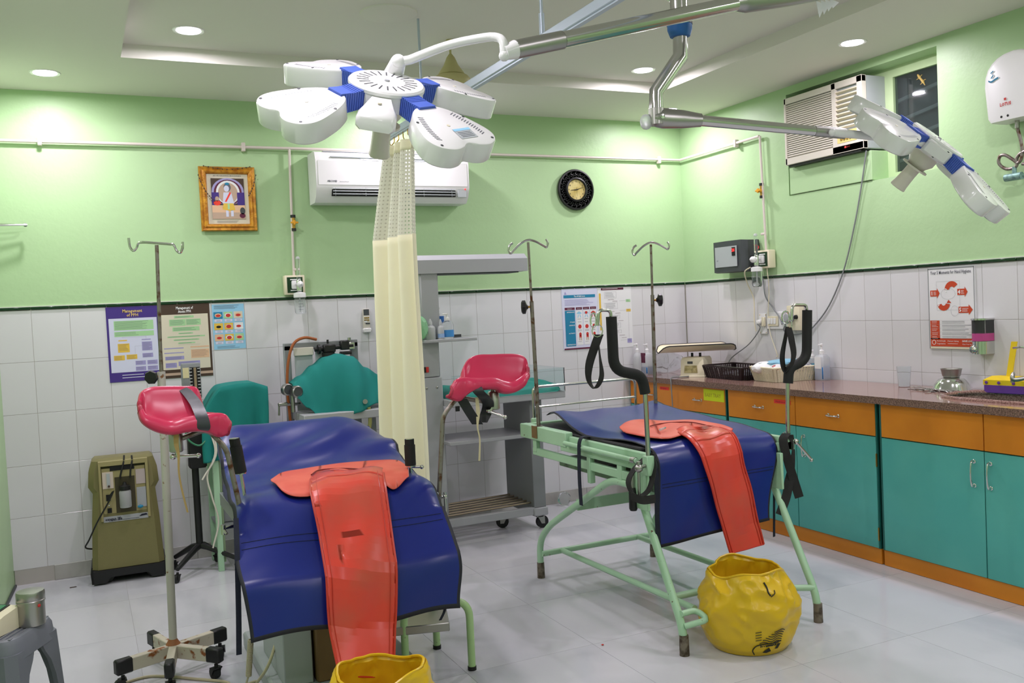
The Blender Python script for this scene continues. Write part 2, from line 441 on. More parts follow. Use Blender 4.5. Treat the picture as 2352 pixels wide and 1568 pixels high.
# window beside the air conditioner
wn = thing('window_1', 'x', 'x', (.15, -2.15, HZ0)); del wn['label']; del wn['category']; wn['kind'] = 'structure'
m = MB(); fx0, fx1 = .14, .18
m.span((fx0, -1.9, HZ0), (fx1, -1.972, HZ1)).span((fx0, -2.34, HZ0), (fx1, HY1, HZ1))
m.span((fx0, -1.972, HZ0), (fx1, -2.34, 2.176)).span((fx0, -1.972, 2.745), (fx1, -2.34, HZ1))
m.span((fx0, HY0, HZ0), (fx1, -1.9, HZ1)); m.build('window_frame', 'frame_green', wn)
MB().span((.158, -1.97, 2.17), (.163, -2.345, 2.75)).build('pane', 'wglass', wn, smooth=False)
for i, z in enumerate((2.27, 2.39, 2.51, 2.63)):
    MB().box((.19, -2.15, z), (.02, .44, .02), MX.Rotation(radians(-8), 3, 'X')).build('louvre_bar', 'lgrey', wn, smooth=False)
st(MB().span((.215, -1.925, HZ0), (.23, -2.42, HZ1)).build('night_backing', mat('grey night backing', (84, 96, 98), .6), smooth=False))  # added backing sheet behind the pane, its dark grey stands in for the night outside
# gecko on the glass
g = at(2118, 186, X=.156); gx = g.x
def gp(u, v): return V((gx, g.y - u, g.z + v))
m = MB(); m.tube([gp(-.03, .045), gp(-.022, .033), gp(-.012, .018), gp(.005, -.004), gp(.02, -.03)], [.006, .009, .007, .0085, .003], 8, sm=4)
for u, v, du, dv in ((-.014, .02, -.026, -.004), (-.014, .022, .018, .012), (.006, -.004, -.02, -.014), (.006, -.002, .022, .004)):
    m.tube([gp(u, v), gp(u + du * .6, v + dv + .004), gp(u + du, v + dv)], .0025, 6)
tag(m.build('gecko', 'gecko', loc=g, sub=1), 'small tan gecko clinging to the dark window glass', 'gecko')

# ------------------------------------------------------------------ downlights (each with its real light)
def downlight(x, y, z, label=None):
    t = thing('downlight', label or 'round recessed ceiling downlight outside the view', 'downlight', (x, y, z), 'round ceiling downlights')
    MB().lathe([(.062, -.002), (.075, -.004), (.078, .0), (.06, .003)], (x, y, z), seg=28).build('trim_ring', 'white', t)
    MB().lathe([(.0, -.0045), (.058, -.0045), (.058, -.001), (0, -.001)], (x, y, z), seg=28).build('diffuser', 'lamp', t)
    l = bpy.data.lights.new('downlight_glow', 'AREA'); l.shape = 'DISK'; l.size = .115; l.energy = LAMP_W; l.color = LAMP_COL; l.spread = radians(176)
    lo = bpy.data.objects.new('downlight_glow', l); COL.objects.link(lo); lo.parent = t; lo.location = (0, 0, -.008)
downlight(-4.452, -.412, ZC, 'lit downlight in the lower ceiling border, far left corner of the room')
downlight(-.371, -2.158, ZC, 'lit downlight in the lower ceiling border above the window air conditioner')
downlight(-3.785, -1.14, ZT, 'lit downlight in the raised ceiling tray at its left end')
downlight(-1.05, -1.09, ZT, 'lit downlight in the raised ceiling tray near the right corner')
downlight(-.38, -.41, ZC, 'downlight in the far right ceiling corner hidden behind the steel lamp arm')
downlight(-2.42, -.41, ZC, 'downlight over the split air conditioner hidden behind the large lamp head')
for i, (x, y, z) in enumerate(((-4.45, -2.3, ZC), (-4.45, -4.2, ZC), (-4.45, -6.1, ZC), (-.37, -4.1, ZC), (-.37, -6.1, ZC), (-3.785, -3.6, ZT), (-1.05, -3.6, ZT), (-2.42, -5.6, ZT), (-2.42, -6.75, ZC))):
    downlight(x, y, z, ['downlight out of view over the plastic stool', 'downlight out of view left of the camera', 'downlight out of view behind the camera at left', 'downlight out of view over the right end of the counter', 'downlight out of view behind the camera at right', 'downlight out of view in the tray over the left bed', 'downlight out of view in the tray over the right bed', 'downlight out of view in the tray above the camera', 'downlight out of view over the front wall'][i])
# round cover plate and hanging fitting on the tray
c = at(893, 30, Z=ZT)
tag(MB().lathe([(.0, -.012), (.12, -.012), (.138, -.006), (.14, 0), (0, 0)], c, seg=40).build('ceiling_plate', 'ceil', loc=c), 'large round white cover plate on the raised ceiling', 'ceiling plate')
c = at(1033, 92, Z=ZT); zz = lambda py: at(1036, py, Y=c.y).z
t = thing('ceiling_fitting', 'yellowed bell shaped fitting hanging from the ceiling on a short rod', 'ceiling fitting', c)
MB().cyl(c, (c.x, c.y, zz(128)), .006, seg=10).lathe([(.022, 0), (.022, -.012), (.008, -.016)], c, seg=16).build('rod', 'fan', t)
MB().lathe([(.008, zz(124) - c.z), (.022, zz(132) - c.z), (.04, zz(150) - c.z), (.066, zz(166) - c.z), (.074, zz(172) - c.z), (.07, zz(174) - c.z)], c, seg=28).build('bell', 'fan', t)
MB().lathe([(.03, zz(173) - c.z), (.09, zz(176) - c.z), (.1, zz(182) - c.z), (.1, zz(190) - c.z), (.09, zz(206) - c.z), (.03, zz(214) - c.z)], c, seg=28).build('housing', 'fan', t)

# ------------------------------------------------------------------ curtain rail and curtain
CX, CZ = -2.75, 2.455
t = thing('curtain_rail', 'pale aluminium curtain rail slung from the ceiling on thin rods', 'curtain rail', (CX, -2.6, CZ))
MB().span((CX - .016, -.98, CZ - .02), (CX + .016, -6.0, CZ + .02), bev=.004).span((CX - .01, -.98, CZ - .026), (CX + .01, -6.0, CZ - .018)).build('track', 'paleblue', t)
for px in (966, 1245):
    p = at(px, 160 if px < 1000 else 66, X=CX)
    MB().cyl((CX, p.y, CZ), (CX, p.y, ZT), .0065, seg=10).cyl((CX, p.y, CZ + .02), (CX, p.y, CZ + .1), .011, seg=10).build('rod', 'paleblue', t)
# gathered curtain at the far end of the rail: netting above, cloth below
t = thing('curtain', 'cream hospital curtain gathered at the rail end with white netting on top', 'curtain', (CX, -1.28, .3))
def fold(u, amp, z=2.385):
    q = min(1, (2.385 - z) / .5); ya = -1.07 + .25 * q + .1 * max(0, (1.885 - z) / 1.5); yb = -1.43 + .03 * max(0, (1.885 - z) / 1.5)
    return CX - .02 * q + amp * sin(u * 2 * pi * 3.4) + .02 * sin(u * 17), ya + (yb - ya) * u
def cgrid(z0, z1, nz, nu, a0, a1, rng=(0, 1)):
    P = []
    for i in range(nz + 1):
        f = i / nz; z = z0 + (z1 - z0) * f; row = []
        for j in range(nu + 1):
            u = rng[0] + (rng[1] - rng[0]) * j / nu; x, y = fold(u, a0 + (a1 - a0) * f, z)
            row.append((x, y + .012 * sin(z * 3 + u * 9), z))
        P.append(row)
    return P
MB().grid(cgrid(1.885, .32, 40, 110, .05, .062)).build('cloth', 'cloth', t, solid=.002)
MB().grid(cgrid(2.385, 2.33, 3, 110, .04, .041)).build('heading', 'cloth', t, solid=.003)
P = cgrid(2.335, 1.885, 66, 144, .041, .05)
m = MB()
for i in range(len(P) - 1):
    for j in range(len(P[0]) - 1):
        if not (i % 3 == 1 and j % 3 == 1): m.poly([P[i][j], P[i][j + 1], P[i + 1][j + 1], P[i + 1][j]])
o = m.build('netting', 'mesh', t, weld=.0001); o['kind'] = 'stuff'
for k in range(5):
    x, y = fold(.08 + k * .21, .04)
    MB().tube([(x, y, 2.375), (CX, y, 2.405), (CX, y, 2.432)], .003, 6).build('hook', 'brass', t)

# ------------------------------------------------------------------ gas pipe along both walls
t = thing('gas_pipe', 'thin pale painted gas pipe clipped along the back and right walls', 'pipe', (-2.4, -.02, 2.56))
MB().tube([(XL + .002, -.02, 2.558), (-3.072, -.02, 2.563), (-.022, -.02, 2.566), (-.022, -.955, 2.578)], .0095, 10).build('main_pipe', 'pipe', t)
for px in (91, 558, 1512):
    p = at(px, 330, Y=-.02); MB().span((p.x - .012, -.034, 2.535), (p.x + .012, 0.0, 2.59), bev=.003).build('pipe_clip', 'pipe', t)
for py in (-.42,):
    p = at(1690, 331, X=-.02); MB().span((-.034, p.y - .012, 2.545), (.0, p.y + .012, 2.6), bev=.003).build('pipe_clip', 'pipe', t)
def drop(pa, pb, vz, wall):
    MB().cyl(pa, pb, .0085, seg=10).build('drop_pipe', 'pipe', t)
    x, y = pa.x, pa.y; n = V((0, -1, 0)) if wall == 'b' else V((-1, 0, 0)); sd = V((1, 0, 0)) if wall == 'b' else V((0, 1, 0))
    v = MB().cyl((x, y, vz - .05), (x, y, vz + .05), .013, seg=12)
    v.m(1).cyl((x, y, vz - .052), (x, y, vz - .034), .017, seg=8).cyl((x, y, vz + .034), (x, y, vz + .052), .017, seg=8)
    v.m(2).cyl(V((x, y, vz)), V((x, y, vz)) + n * .035, .012, seg=10); c = V((x, y, vz)) + n * .035
    v.box(c, (.05, .012, .012) if wall == 'b' else (.012, .05, .012), bev=.003).box(c, (.016, .014, .03) if wall == 'b' else (.014, .016, .03), bev=.003)
    v.build('valve', ['brass', 'black', 'yellowk'], t)
    q = V((x, y, vz - .3)); MB().box(q, (.04, .02, .016) if wall == 'b' else (.02, .04, .016), bev=.003).build('pipe_clip', 'pipe', t)
drop(V((-3.075, -.02, 2.563)), V((-3.09, -.02, 1.73)), 2.083, 'b')
drop(V((-.02, -.962, 2.578)), V((-.02, -.985, 1.77)), 2.2, 'r')

# ------------------------------------------------------------------ gas outlets with flowmeter and humidifier bottle
def outlet(o, n, sd, label):
    """o = box centre on the wall, n = out of the wall, sd = sideways on the wall"""
    o, n, sd = V(o), V(n), V(sd); up = V((0, 0, 1)); R = (sd, n, up)
    t = thing('gas_outlet', label, 'gas outlet', o, 'wall gas outlets')
    MB().box(o + n * .03, (.13, .06, .125), R, bev=.006, seg=2).build('box', 'cream', t)
    MB().box(o + n * .0605, (.1, .003, .1), R).build('green_plate', 'strip', t)
    for dz in (.035, -.035): MB().box(o + n * .0625 + up * dz, (.06, .001, .006), R).build('plate_lettering', 'textw', t)
    MB().box(o + n * .072, (.05, .025, .055), R, bev=.008, seg=2).build('adapter', 'white', t)
    f = o + n * .125 + sd * .012
    MB().cyl(o + n * .08, f, .008, seg=10).lathe([(.011, -.045), (.017, -.04), (.017, .02), (.012, .03)], f, seg=16).build('meter_body', 'chrome', t)
    MB().lathe([(.0, .02), (.02, .0), (.022, -.012), (.018, -.03)], f + n * .04, n, 16).build('knob', 'white', t)
    MB().cyl(f + up * .025, f + up * .16, .0125, seg=14).build('flow_tube', 'clear', t)
    MB().lathe([(.006, .018), (.014, .01), (.014, 0)], f + up * .16, seg=12).build('tube_cap', 'frost', t)
    b = f - up * .052
    MB().lathe([(.036, -.032), (.039, -.03), (.039, -.004), (.03, 0), (.012, .004)], b, seg=22).build('bottle_cap', 'white', t)
    MB().lathe([(.0335, -.03), (.0345, -.06), (.0345, -.125), (.026, -.137), (0, -.137)], b, seg=22).build('bottle', 'clear', t)
    MB().cyl(b - up * .02, b - up * .12, .004, seg=8).build('dip_tube', 'frost', t)
    for k in range(4): MB().box(b - up * (.055 + .018 * k) + n * .0352 - sd * .004, (.03, .0006, .002), R).build('scale_mark', 'textg', t)
    return t, b
outlet((-3.095, 0, 1.682), (0, -1, 0), (1, 0, 0), 'cream gas outlet box with humidifier bottle on the back wall')
tt, bb = outlet((0, -.99, 1.722), (-1, 0, 0), (0, -1, 0), 'cream gas outlet box with humidifier bottle beside the stabiliser box')
tag(MB().tube([bb + V((-.03, .03, .0)), bb + V((-.03, .09, -.03)), (-.1, -.87, 1.56), (-.04, -.86, 1.45), (-.03, -.845, 1.3), (-.03, -.86, 1.22)], .004, 8, sm=6).build('oxygen_tube', 'cream', loc=(-.1, -.87, 1.5)), 'thin cream oxygen tube hanging from the humidifier bottle on the right wall', 'tube')
tag(MB().tube([(-.05, -1.02, 1.66), (-.03, -1.01, 1.5), (-.02, -.98, 1.35), (-.02, -.99, 1.22), (-.02, -1.04, 1.1), (-.02, -1.06, 1.05), (-.02, -1.045, 1.045)], .003, 8, sm=6).build('oxygen_tube', 'cream', loc=(-.05, -1.0, 1.5)), 'second thin tube hooked at its end, below the right wall outlet', 'tube')
# ================================================================== WALL EQUIPMENT
# split air conditioner on the back wall
t = thing('split_air_conditioner', 'white split air conditioner high on the back wall behind the curtain top', 'air conditioner', (-2.43, 0, 2.2))
x0, x1 = -2.955, -1.905
prof = [(-.0, 2.2), (-.135, 2.2), (-.175, 2.235), (-.205, 2.30), (-.205, 2.46), (-.185, 2.515), (-.15, 2.525), (0, 2.525)]
m = MB(); m.prism([(x0, y, z) for y, z in prof], (x1 - x0, 0, 0))
m.build('casing', 'acwhite', t, ang=30)
MB().span((x0 + .012, -.2075, 2.305), (x1 - .012, -.2, 2.462), bev=.003).build('front_panel', 'acwhite', t)
MB().span((x0 + .06, -.172, 2.5225), (x1 - .06, -.06, 2.5275)).build('top_grille', 'lgrey', t)
MB().span((x0 + .1, -.2045, 2.483), (x1 - .1, -.186, 2.49)).build('panel_slot', 'lgrey', t)
MB().poly([(x0 + .33, -.2056, 2.468), (x1 - .33, -.2056, 2.468), (x1 - .28, -.2, 2.48), (x0 + .28, -.2, 2.48)]).build('trim_strip', 'paleblue', t)
R = MX.Rotation(radians(-21), 3, 'X'); yc, zc = -.190, 2.268
MB().span((x0 + .1, -.196, 2.238), (x1 - .1, -.15, 2.296)).build('outlet_slot', 'dark', t)
mb_ = MB().box((-2.43, 0, 2.2), (.84, .006, .004), MX.Rotation(radians(-25), 3, 'X')); o = mb_.build('louvre', 'lgrey', t); o.location = (0, -.199, .05); 
copies(o, 'louvre', [(0, -.203, .068), (0, -.205, .084)], t)
for k in range(5): MB().span((x0 + .1 + .2 * k + .02, -.2005, 2.24), (x0 + .104 + .2 * k + .02, -.19, 2.294)).build('deflector_fin', 'grey2', t)
m = MB(); m.text('AIRCOND', (x0 + .07, -.2085, 2.325), (1, 0, 0), (0, 0, 1), .016, .065, bold=.0006).text('inverter', (x0 + .15, -.2085, 2.325), (1, 0, 0), (0, 0, 1), .01, .06)
m.build('badge', 'textg', t, smooth=False, recalc=False)
MB().span((x1 - .085, -.2, 2.235), (x1 - .02, -.186, 2.296), bev=.002).build('display', 'lgrey', t)
MB().sphere((x1 - .03, -.2015, 2.29), .005).build('indicator_lamp', 'led', t)

# framed devotional picture
t = thing('framed_picture', 'gold framed devotional picture with a dried bead garland on the back wall', 'picture', (-3.47, 0, 2.04))
X0, X1, Z0, Z1 = -3.642, -3.302, 2.035, 2.437
def frame_bars(m, X0, X1, Z0, Z1, w_, prof):
    cs = [(X0, Z1), (X1, Z1), (X1, Z0), (X0, Z0)]
    for i in range(4):
        a, b = cs[i], cs[(i + 1) % 4]; cx, cz = (X0 + X1) / 2, (Z0 + Z1) / 2
        ring = []
        for p in (a, b):
            sx, sz = (1 if p[0] < cx else -1), (1 if p[1] < cz else -1)
            ring.append([m.bm.verts.new((p[0] + sx * d, y, p[1] + sz * d)) for d, y in prof])
        m.skin(ring)
m = MB(); frame_bars(m, X0, X1, Z0, Z1, .045, [(0, 0), (0, -.018), (.006, -.026), (.018, -.022), (.028, -.03), (.036, -.028), (.045, -.012), (.045, 0)])
m.build('frame', 'gold', t, ang=50)
P = Print((X0 + .04, -.008, Z1 - .04), (1, 0, 0)); W_, H_ = .26, .322
MB().span((X0 + .04, -.008, Z0 + .04), (X1 - .04, 0, Z1 - .04)).build('mount', 'beigep', t, smooth=False)
u0, v0, u1, v1 = .03, .032, .23, .286
P.rect(u0, v0, u1, v1, 'brownp', .0002)
P.ell(.13, .115, .098, .085, 'pviolet', .0004, 24); P.ell(.13, .12, .085, .08, 'pmaroon', .0006, 24)
P.ell(.13, .12, .072, .074, 'paper', .0008, 24); P.ell(.13, .125, .06, .066, 'skin', .001, 24)
P.rect(u0, .12, u0 + .045, .2, 'purple', .0012); P.rect(u1 - .045, .12, u1, .2, 'purple', .0012)
P.rect(u0, .2, u1, .245, 'porange', .0012); P.rect(u0, .245, u1, .286, 'skin', .0012)
P.ell(.127, .088, .022, .026, 'textg', .0016); P.ell(.122, .096, .016, .02, 'lilac', .0018); P.ell(.127, .066, .014, .008, 'pteal', .002)
P.shape([(.103, .12), (.15, .12), (.165, .19), (.095, .19)], 'lilac', .0016); P.shape([(.14, .118), (.15, .122), (.118, .18), (.108, .178)], 'redlab', .002)
P.shape([(.1, .188), (.16, .188), (.17, .23), (.135, .236), (.092, .226)], 'pyellow', .0018); P.rect(.124, .19, .136, .225, 'pgreen', .002)
P.rect(.112, .232, .128, .272, 'lilac', .0018); P.rect(.142, .232, .158, .27, 'lilac', .0018)
P.ell(.062, .16, .012, .015, 'skin', .0016); P.ell(.062, .186, .022, .016, 'redlab', .0016); P.ell(.214, .235, .016, .022, 'dgrey', .0016); P.ell(.212, .265, .018, .016, 'pmaroon', .0016)
P.text('JAI SRI KRISHNA BHAGWAN', .13, .02, .012, 'textg', .17, 'CENTER'); P.lines(.055, .297, .215, 2, .008, 'textg', .002)
P.build(t)
m = MB(); q = [(X0 - .004, 2.38), (X0 + .012, 2.33), (X0 + .035, 2.28), (X0 + .06, 2.245), (X0 + .085, 2.22)]
q2 = [(X1 + .004, 2.385), (X1 - .012, 2.33), (X1 - .03, 2.285), (X1 - .05, 2.25)]
for pts in (q, q2, [(X0 + .03, 2.437), (X0 + .1, 2.425), (X0 + .17, 2.418), (X0 + .25, 2.425), (X1 - .03, 2.437)]):
    pp = spline([(x, -.033, z) for x, z in pts], 5); m.tube(pp, .0012, 5)
    for k in range(0, len(pp), 2): m.sphere(pp[k], .0045, seg=6)
m.build('garland', 'brownp', t)

# wall clock with pierced black rim
c = V((-.962, 0, 2.324)); t = thing('wall_clock', 'round black wall clock with pierced leaf rim and cream dial', 'clock', c)
m = MB(); ax = (0, -1, 0)
m.lathe([(.149, .0), (.153, .012), (.149, .022), (.139, .024), (.135, .014), (.137, 0)], c, ax, 48)
m.build('outer_rim', 'black', t)
m = MB(); m.lathe([(.08, 0), (.094, .016), (.09, .03), (.08, .034), (.074, .026), (.076, .0)], c, ax, 40); m.build('inner_rim', 'black', t)
m = MB()
for k in range(20):
    a = 2 * pi * k / 20; cc = lambda r, b: c + V((sin(b) * r, -.014, cos(b) * r))
    m.tube([cc(.09, a), cc(.108, a + .13), cc(.122, a - .03), cc(.138, a + .1)], .003, 5, sm=4)
    m.tube([cc(.112, a + .05), cc(.121, a + .18), cc(.113, a + .22)], .0028, 5, sm=3)
    m.sphere(cc(.127, a + .02), .006, (1, .4, .7), 6); m.sphere(cc(.105, a - .05), .0055, (1, .4, 1), 6)
m.build('pierced_leaves', 'black', t)
MB().lathe([(0, .018), (.08, .018), (.08, .014), (0, .014)], c, ax, 36).build('dial', mat('aged dial', (206, 190, 128), .6, rgb2=(178, 158, 84), vscale=14), t, smooth=False)
m = MB()
for k in range(12):
    a = 2 * pi * k / 12; p = c + V((sin(a) * .062, -.0186, cos(a) * .062))
    m.text(['12', '1', '2', '3', '4', '5', '6', '7', '8', '9', '10', '11'][k], p - V((0, 0, .006)), (1, 0, 0), (0, 0, 1), .017, None, 'CENTER', .0004)
m.build('numerals', 'ink', t, smooth=False, recalc=False)
def hand(a, r, w_, nm, dd):
    d = V((sin(a), 0, cos(a))); s_ = V((cos(a), 0, -sin(a))); o_ = c + V((0, -dd, 0))
    MB().prism([o_ - d * .014 - s_ * w_, o_ - d * .014 + s_ * w_, o_ + d * r + s_ * w_ * .3, o_ + d * r - s_ * w_ * .3], (0, -.0012, 0)).build(nm, 'ink', t, smooth=False)
hand(radians(264), .05, .0032, 'hour_hand', .02); hand(radians(72), .066, .0024, 'minute_hand', .0225); hand(radians(176), .05, .001, 'second_hand', .025)

# posters on the tiles
def poster(name, label, X0, X1, Z0, Z1, col, th=.004, wall='b', Y=0):
    if wall == 'b':
        t = thing(name, label, 'poster', ((X0 + X1) / 2, 0, Z0)); MB().span((X0, -th, Z0), (X1, 0, Z1)).build('board', col, t, smooth=False)
        return t, Print((X0, -th, Z1), (1, 0, 0), base=.0006)
    t = thing(name, label, 'poster', (0, (X0 + X1) / 2, Z0)); MB().span((-th, X0, Z0), (0, X1, Z1)).build('board', col, t, smooth=False)
    return t, Print((-th, max(X0, X1), Z1), (0, -1, 0), nrm=(-1, 0, 0), base=.0006)
t, P = poster('poster', 'purple edged treatment chart poster, leftmost on the back wall tiles', -4.218, -3.924, 1.134, 1.586, 'purple')
w_, h_ = .294, .452
P.rect(.012, .07, .282, .395, 'lilac'); P.text('Management', .147, .035, .026, 'texty', .11, 'CENTER', bold=.0005); P.text('of PPH', .147, .06, .026, 'texty', .065, 'CENTER', bold=.0005)
P.rect(.04, .085, .262, .142, 'pgreen', .0004).lines(.045, .09, .255, 8, .0062, 'textg', .0014, .0008); P.rect(.04, .15, .262, .18, 'pgreen', .0004).lines(.045, .155, .2, 3, .008, 'textg', .0014, .0008)
P.rect(.06, .2, .108, .207, 'pyellow', .0004); P.rect(.19, .2, .242, .206, 'pviolet', .0004)
P.rect(.055, .222, .12, .275, 'pyellow', .0004).lines(.06, .228, .115, 5, .008, 'textg', .0014, .0008)
P.rect(.19, .216, .248, .27, 'pviolet', .0004).lines(.194, .222, .245, 6, .008, 'textg', .0014, .0008)
P.rect(.03, .292, .09, .322, 'pyellow', .0004).lines(.034, .298, .086, 3, .008, 'textg', .0014, .0008); P.rect(.1, .29, .16, .318, 'pyellow', .0004).lines(.104, .296, .156, 3, .008, 'textg', .0014, .0008)
P.rect(.19, .286, .25, .312, 'pviolet', .0004).lines(.194, .292, .246, 3, .007, 'textg', .0014, .0008)
for a, b in ((.148, .33), (.215, .33), (.148, .365), (.215, .365)): P.rect(a, b, a + .058, b + .026, 'pviolet', .0004).lines(a + .004, b + .005, a + .054, 2, .009, 'textg', .0014, .0008)
P.rect(.216, .182, .2165, .2, 'textg', .0005); P.rect(.08, .186, .216, .1865, 'textg', .0005); P.rect(.15, .24, .19, .2405, 'textg', .0005); P.rect(.15, .24, .1505, .29, 'textg', .0005)
P.lines(.07, .41, .22, 2, .016, 'lilac', .004, .0006); P.build(t)
t, P = poster('poster', 'brown edged treatment chart poster beside the purple one', -3.92, -3.624, 1.135, 1.587, 'brownp')
P.rect(.006, .062, .284, .4, 'beigep'); P.text('Management of', .148, .03, .024, 'textw', .1, 'CENTER', bold=.0005); P.text('Atonic PPH', .148, .052, .024, 'textw', .075, 'CENTER', bold=.0005)
P.rect(.085, .07, .2, .084, 'pgreen', .0004).lines(.092, .074, .19, 2, .005, 'textg', .0012, .0008)
P.rect(.055, .092, .15, .132, 'pgreen', .0004).lines(.06, .097, .146, 5, .0065, 'textg', .0013, .0008); P.rect(.152, .092, .24, .13, 'pgreen', .0004).lines(.156, .097, .236, 5, .0065, 'textg', .0013, .0008)
P.rect(.072, .14, .23, .165, 'pgreen', .0004).lines(.078, .145, .222, 3, .0065, 'textg', .0013, .0008)
for a, b, c_ in ((.105, .175, .19), (.04, .195, .26), (.075, .215, .225), (.1, .235, .2)): P.rect(a, b, c_, b + .008, 'pgreen', .0004).lines(a + .006, b + .003, c_ - .005, 1, .004, 'textg', .0013, .0008)
P.rect(.016, .266, .13, .272, 'pviolet', .0004); P.rect(.016, .294, .13, .3, 'pviolet', .0004); P.rect(.02, .318, .13, .34, 'pviolet', .0004).lines(.025, .322, .125, 3, .006, 'textg', .0012, .0008)
P.rect(.17, .262, .28, .27, 'porange', .0004); P.rect(.172, .282, .28, .335, 'porange', .0004).lines(.176, .287, .276, 6, .0075, 'textg', .0012, .0008)
P.rect(.02, .358, .085, .388, 'pviolet', .0004).lines(.024, .363, .08, 3, .007, 'textg', .0012, .0008); P.rect(.095, .352, .222, .38, 'pviolet', .0004).lines(.1, .357, .215, 3, .007, 'textg', .0012, .0008)
P.rect(.1, .25, .23, .2505, 'textg', .0005); P.rect(.0, .42, .296, .436, 'skin', .0004); P.build(t)
t, P = poster('poster', 'small sky blue sheet with nine photo squares on the back wall tiles', -3.609, -3.414, 1.294, 1.577, 'psky', .0015)
P.lines(.012, .008, .18, 4, .006, 'textg', .0016)
bg = ['pteal', 'pgreen', 'beigep', 'pyellow', 'pyellow', 'paper', 'porange', 'pyellow', 'pgreen']
for i in range(3):
    for j in range(3):
        a, b = .008 + j * .061, .048 + i * .07
        P.rect(a, b, a + .054, b + .042, bg[i * 3 + j], .0004)
        if (i, j) != (1, 0): P.ell(a + .027, b + .021, .021, .013, 'paper' if (i + j) % 2 else 'porange', .0006)
        P.ell(a + .027, b + .023, .015, .008 if j != 1 else .011, 'dark' if (i, j) == (1, 0) else 'pred', .0008)
        P.rect(a + .004, b + .045, a + .05, b + .062, 'lilac', .0003).lines(a + .016, b + .05, a + .04, 2, .006, 'textg', .0013, .0006, False)
P.lines(.02, .262, .165, 3, .006, 'textg', .0014); P.build(t)
t, P = poster('poster', 'pale lilac newborn score poster with teal column on the back wall', -1.119, -.815, 1.135, 1.592, 'lilac')
P.shape([(.02, .045), (.04, .045), (.03, .022)], 'pviolet', .0004); P.rect(.014, .05, .286, .072, 'pteal', .0004).text('The APGAR Score', .15, .0665, .016, 'textw', .095, 'CENTER', bold=.0003)
P.lines(.022, .085, .275, 6, .008, 'pviolet', .0022); P.rect(.02, .143, .105, .161, 'pmaroon', .0004).text('Indicator', .062, .156, .011, 'textw', .04, 'CENTER')
for k in range(3):
    a = .115 + k * .061; P.rect(a, .143, a + .053, .161, 'pmaroon', .0004).text('Score ' + str(k), a + .026, .156, .01, 'textw', .03, 'CENTER')
    P.rect(a, .166, a + .053, .425, 'paper', .0003)
    cA = ['psky', 'pred', 'pred'][k]
    P.ell(a + .026, .185, .012, .011, cA, .0006, 10).shape([(a + .014, .178), (a + .004, .19), (a + .016, .196)], 'psky' if k < 2 else 'pred', .0006).shape([(a + .038, .178), (a + .049, .19), (a + .036, .196)], 'psky' if k < 2 else 'pred', .0006)
    for q in (-1, 1): P.shape([(a + .022 + q * .006, .2), (a + .03 + q * .006, .2), (a + .03 + q * .013, .222), (a + .024 + q * .013, .222)], 'psky' if k < 2 else 'pred', .0006)
    P.lines(a + .01, .23, a + .046, 1, .01, 'textg', .0022, .0006).lines(a + .012, .252, a + .044, 1, .01, 'textg', .0022, .0006)
    P.ell(a + .028, .288, .015, .016, 'pred', .0006, 10).lines(a + .01, .312, a + .046, 2, .007, 'textg', .0018, .0006)
    P.ell(a + .03, .345, .011, .013, 'pred', .0006, 10).rect(a + .02, .352, a + .04, .37, 'pred', .0006).shape([(a + .02, .37), (a + .028, .37), (a + .026, .392), (a + .019, .392)], 'skin', .0006).shape([(a + .032, .37), (a + .04, .37), (a + .041, .392), (a + .034, .392)], 'skin', .0006)
    P.lines(a + .01, .4, a + .046, 1, .008, 'textg', .002, .0006)
P.rect(.02, .166, .105, .432, 'pteal', .0004)
for wd, v_ in (('APPEARANCE', .182), ('PULSE', .256), ('GRIMACE', .28), ('ACTIVITY', .34), ('RESPIRATION', .424)): P.text(wd, .1, v_, .011, 'textw', .012 + .0052 * len(wd), 'RIGHT', bold=.0002)
P.rect(.004, .446, .304, .457, 'pmaroon', .0004); P.build(t)
t, P = poster('poster', 'white flowchart sheet with yellow side bar behind the foam grip', -.81, -.508, 1.124, 1.59, 'paper', .0015)
P.rect(.012, .045, .028, .325, 'pyellow', .0004); P.rect(.032, .006, .232, .022, 'pmaroon', .0004).lines(.045, .011, .215, 1, .01, 'textw', .003, .0006)
for a, b, c_, d in ((.06, .036, .165, .085), (.06, .12, .175, .165), (.09, .215, .19, .24), (.11, .275, .195, .31), (.12, .33, .2, .352)):
    P.frame(a, b, c_, d, .0008, 'textg'); P.lines(a + .008, b + .006, c_ - .012, max(2, int((d - b) / .009)), .008, 'textg', .0014, .0005)
for a, b in ((.09, .094), (.13, .108), (.1, .185), (.15, .2), (.175, .258), (.18, .37), (.2, .39)): P.lines(a, b, a + .06, 1, .01, 'pmaroon', .0018, .0005)
for b, c_ in ((.098, 'pgreen'), (.172, 'pyellow'), (.4, 'pviolet')): P.rect(.25, b, .29, b + (.02 if b < .3 else .032), c_, .0004).lines(.256, b + .005, .284, 2 if b < .3 else 3, .007, 'textg', .0015, .0006); P.rect(.19, b + .008, .245, b + .0088, 'textg', .0004)
P.rect(.268, .195, .2686, .4, 'textg', .0004); P.build(t)
t, P = poster('poster', 'framed orange and white hand hygiene poster on the right wall above the sink', -2.306, -2.602, 1.128, 1.578, 'paper', .008, 'r')
P.rect(.0, .0, .296, .006, 'grey2', .0003); P.rect(0, 0, .004, .45, 'grey2', .0003); P.rect(.292, 0, .296, .45, 'grey2', .0003); P.rect(0, .44, .296, .45, 'cream', .0003)
P.text('Your 5 Moments for Hand Hygiene', .148, .034, .027, 'textg', .26, 'CENTER', bold=.0004)
P.frame(.055, .075, .205, .235, .001, 'lgrey')
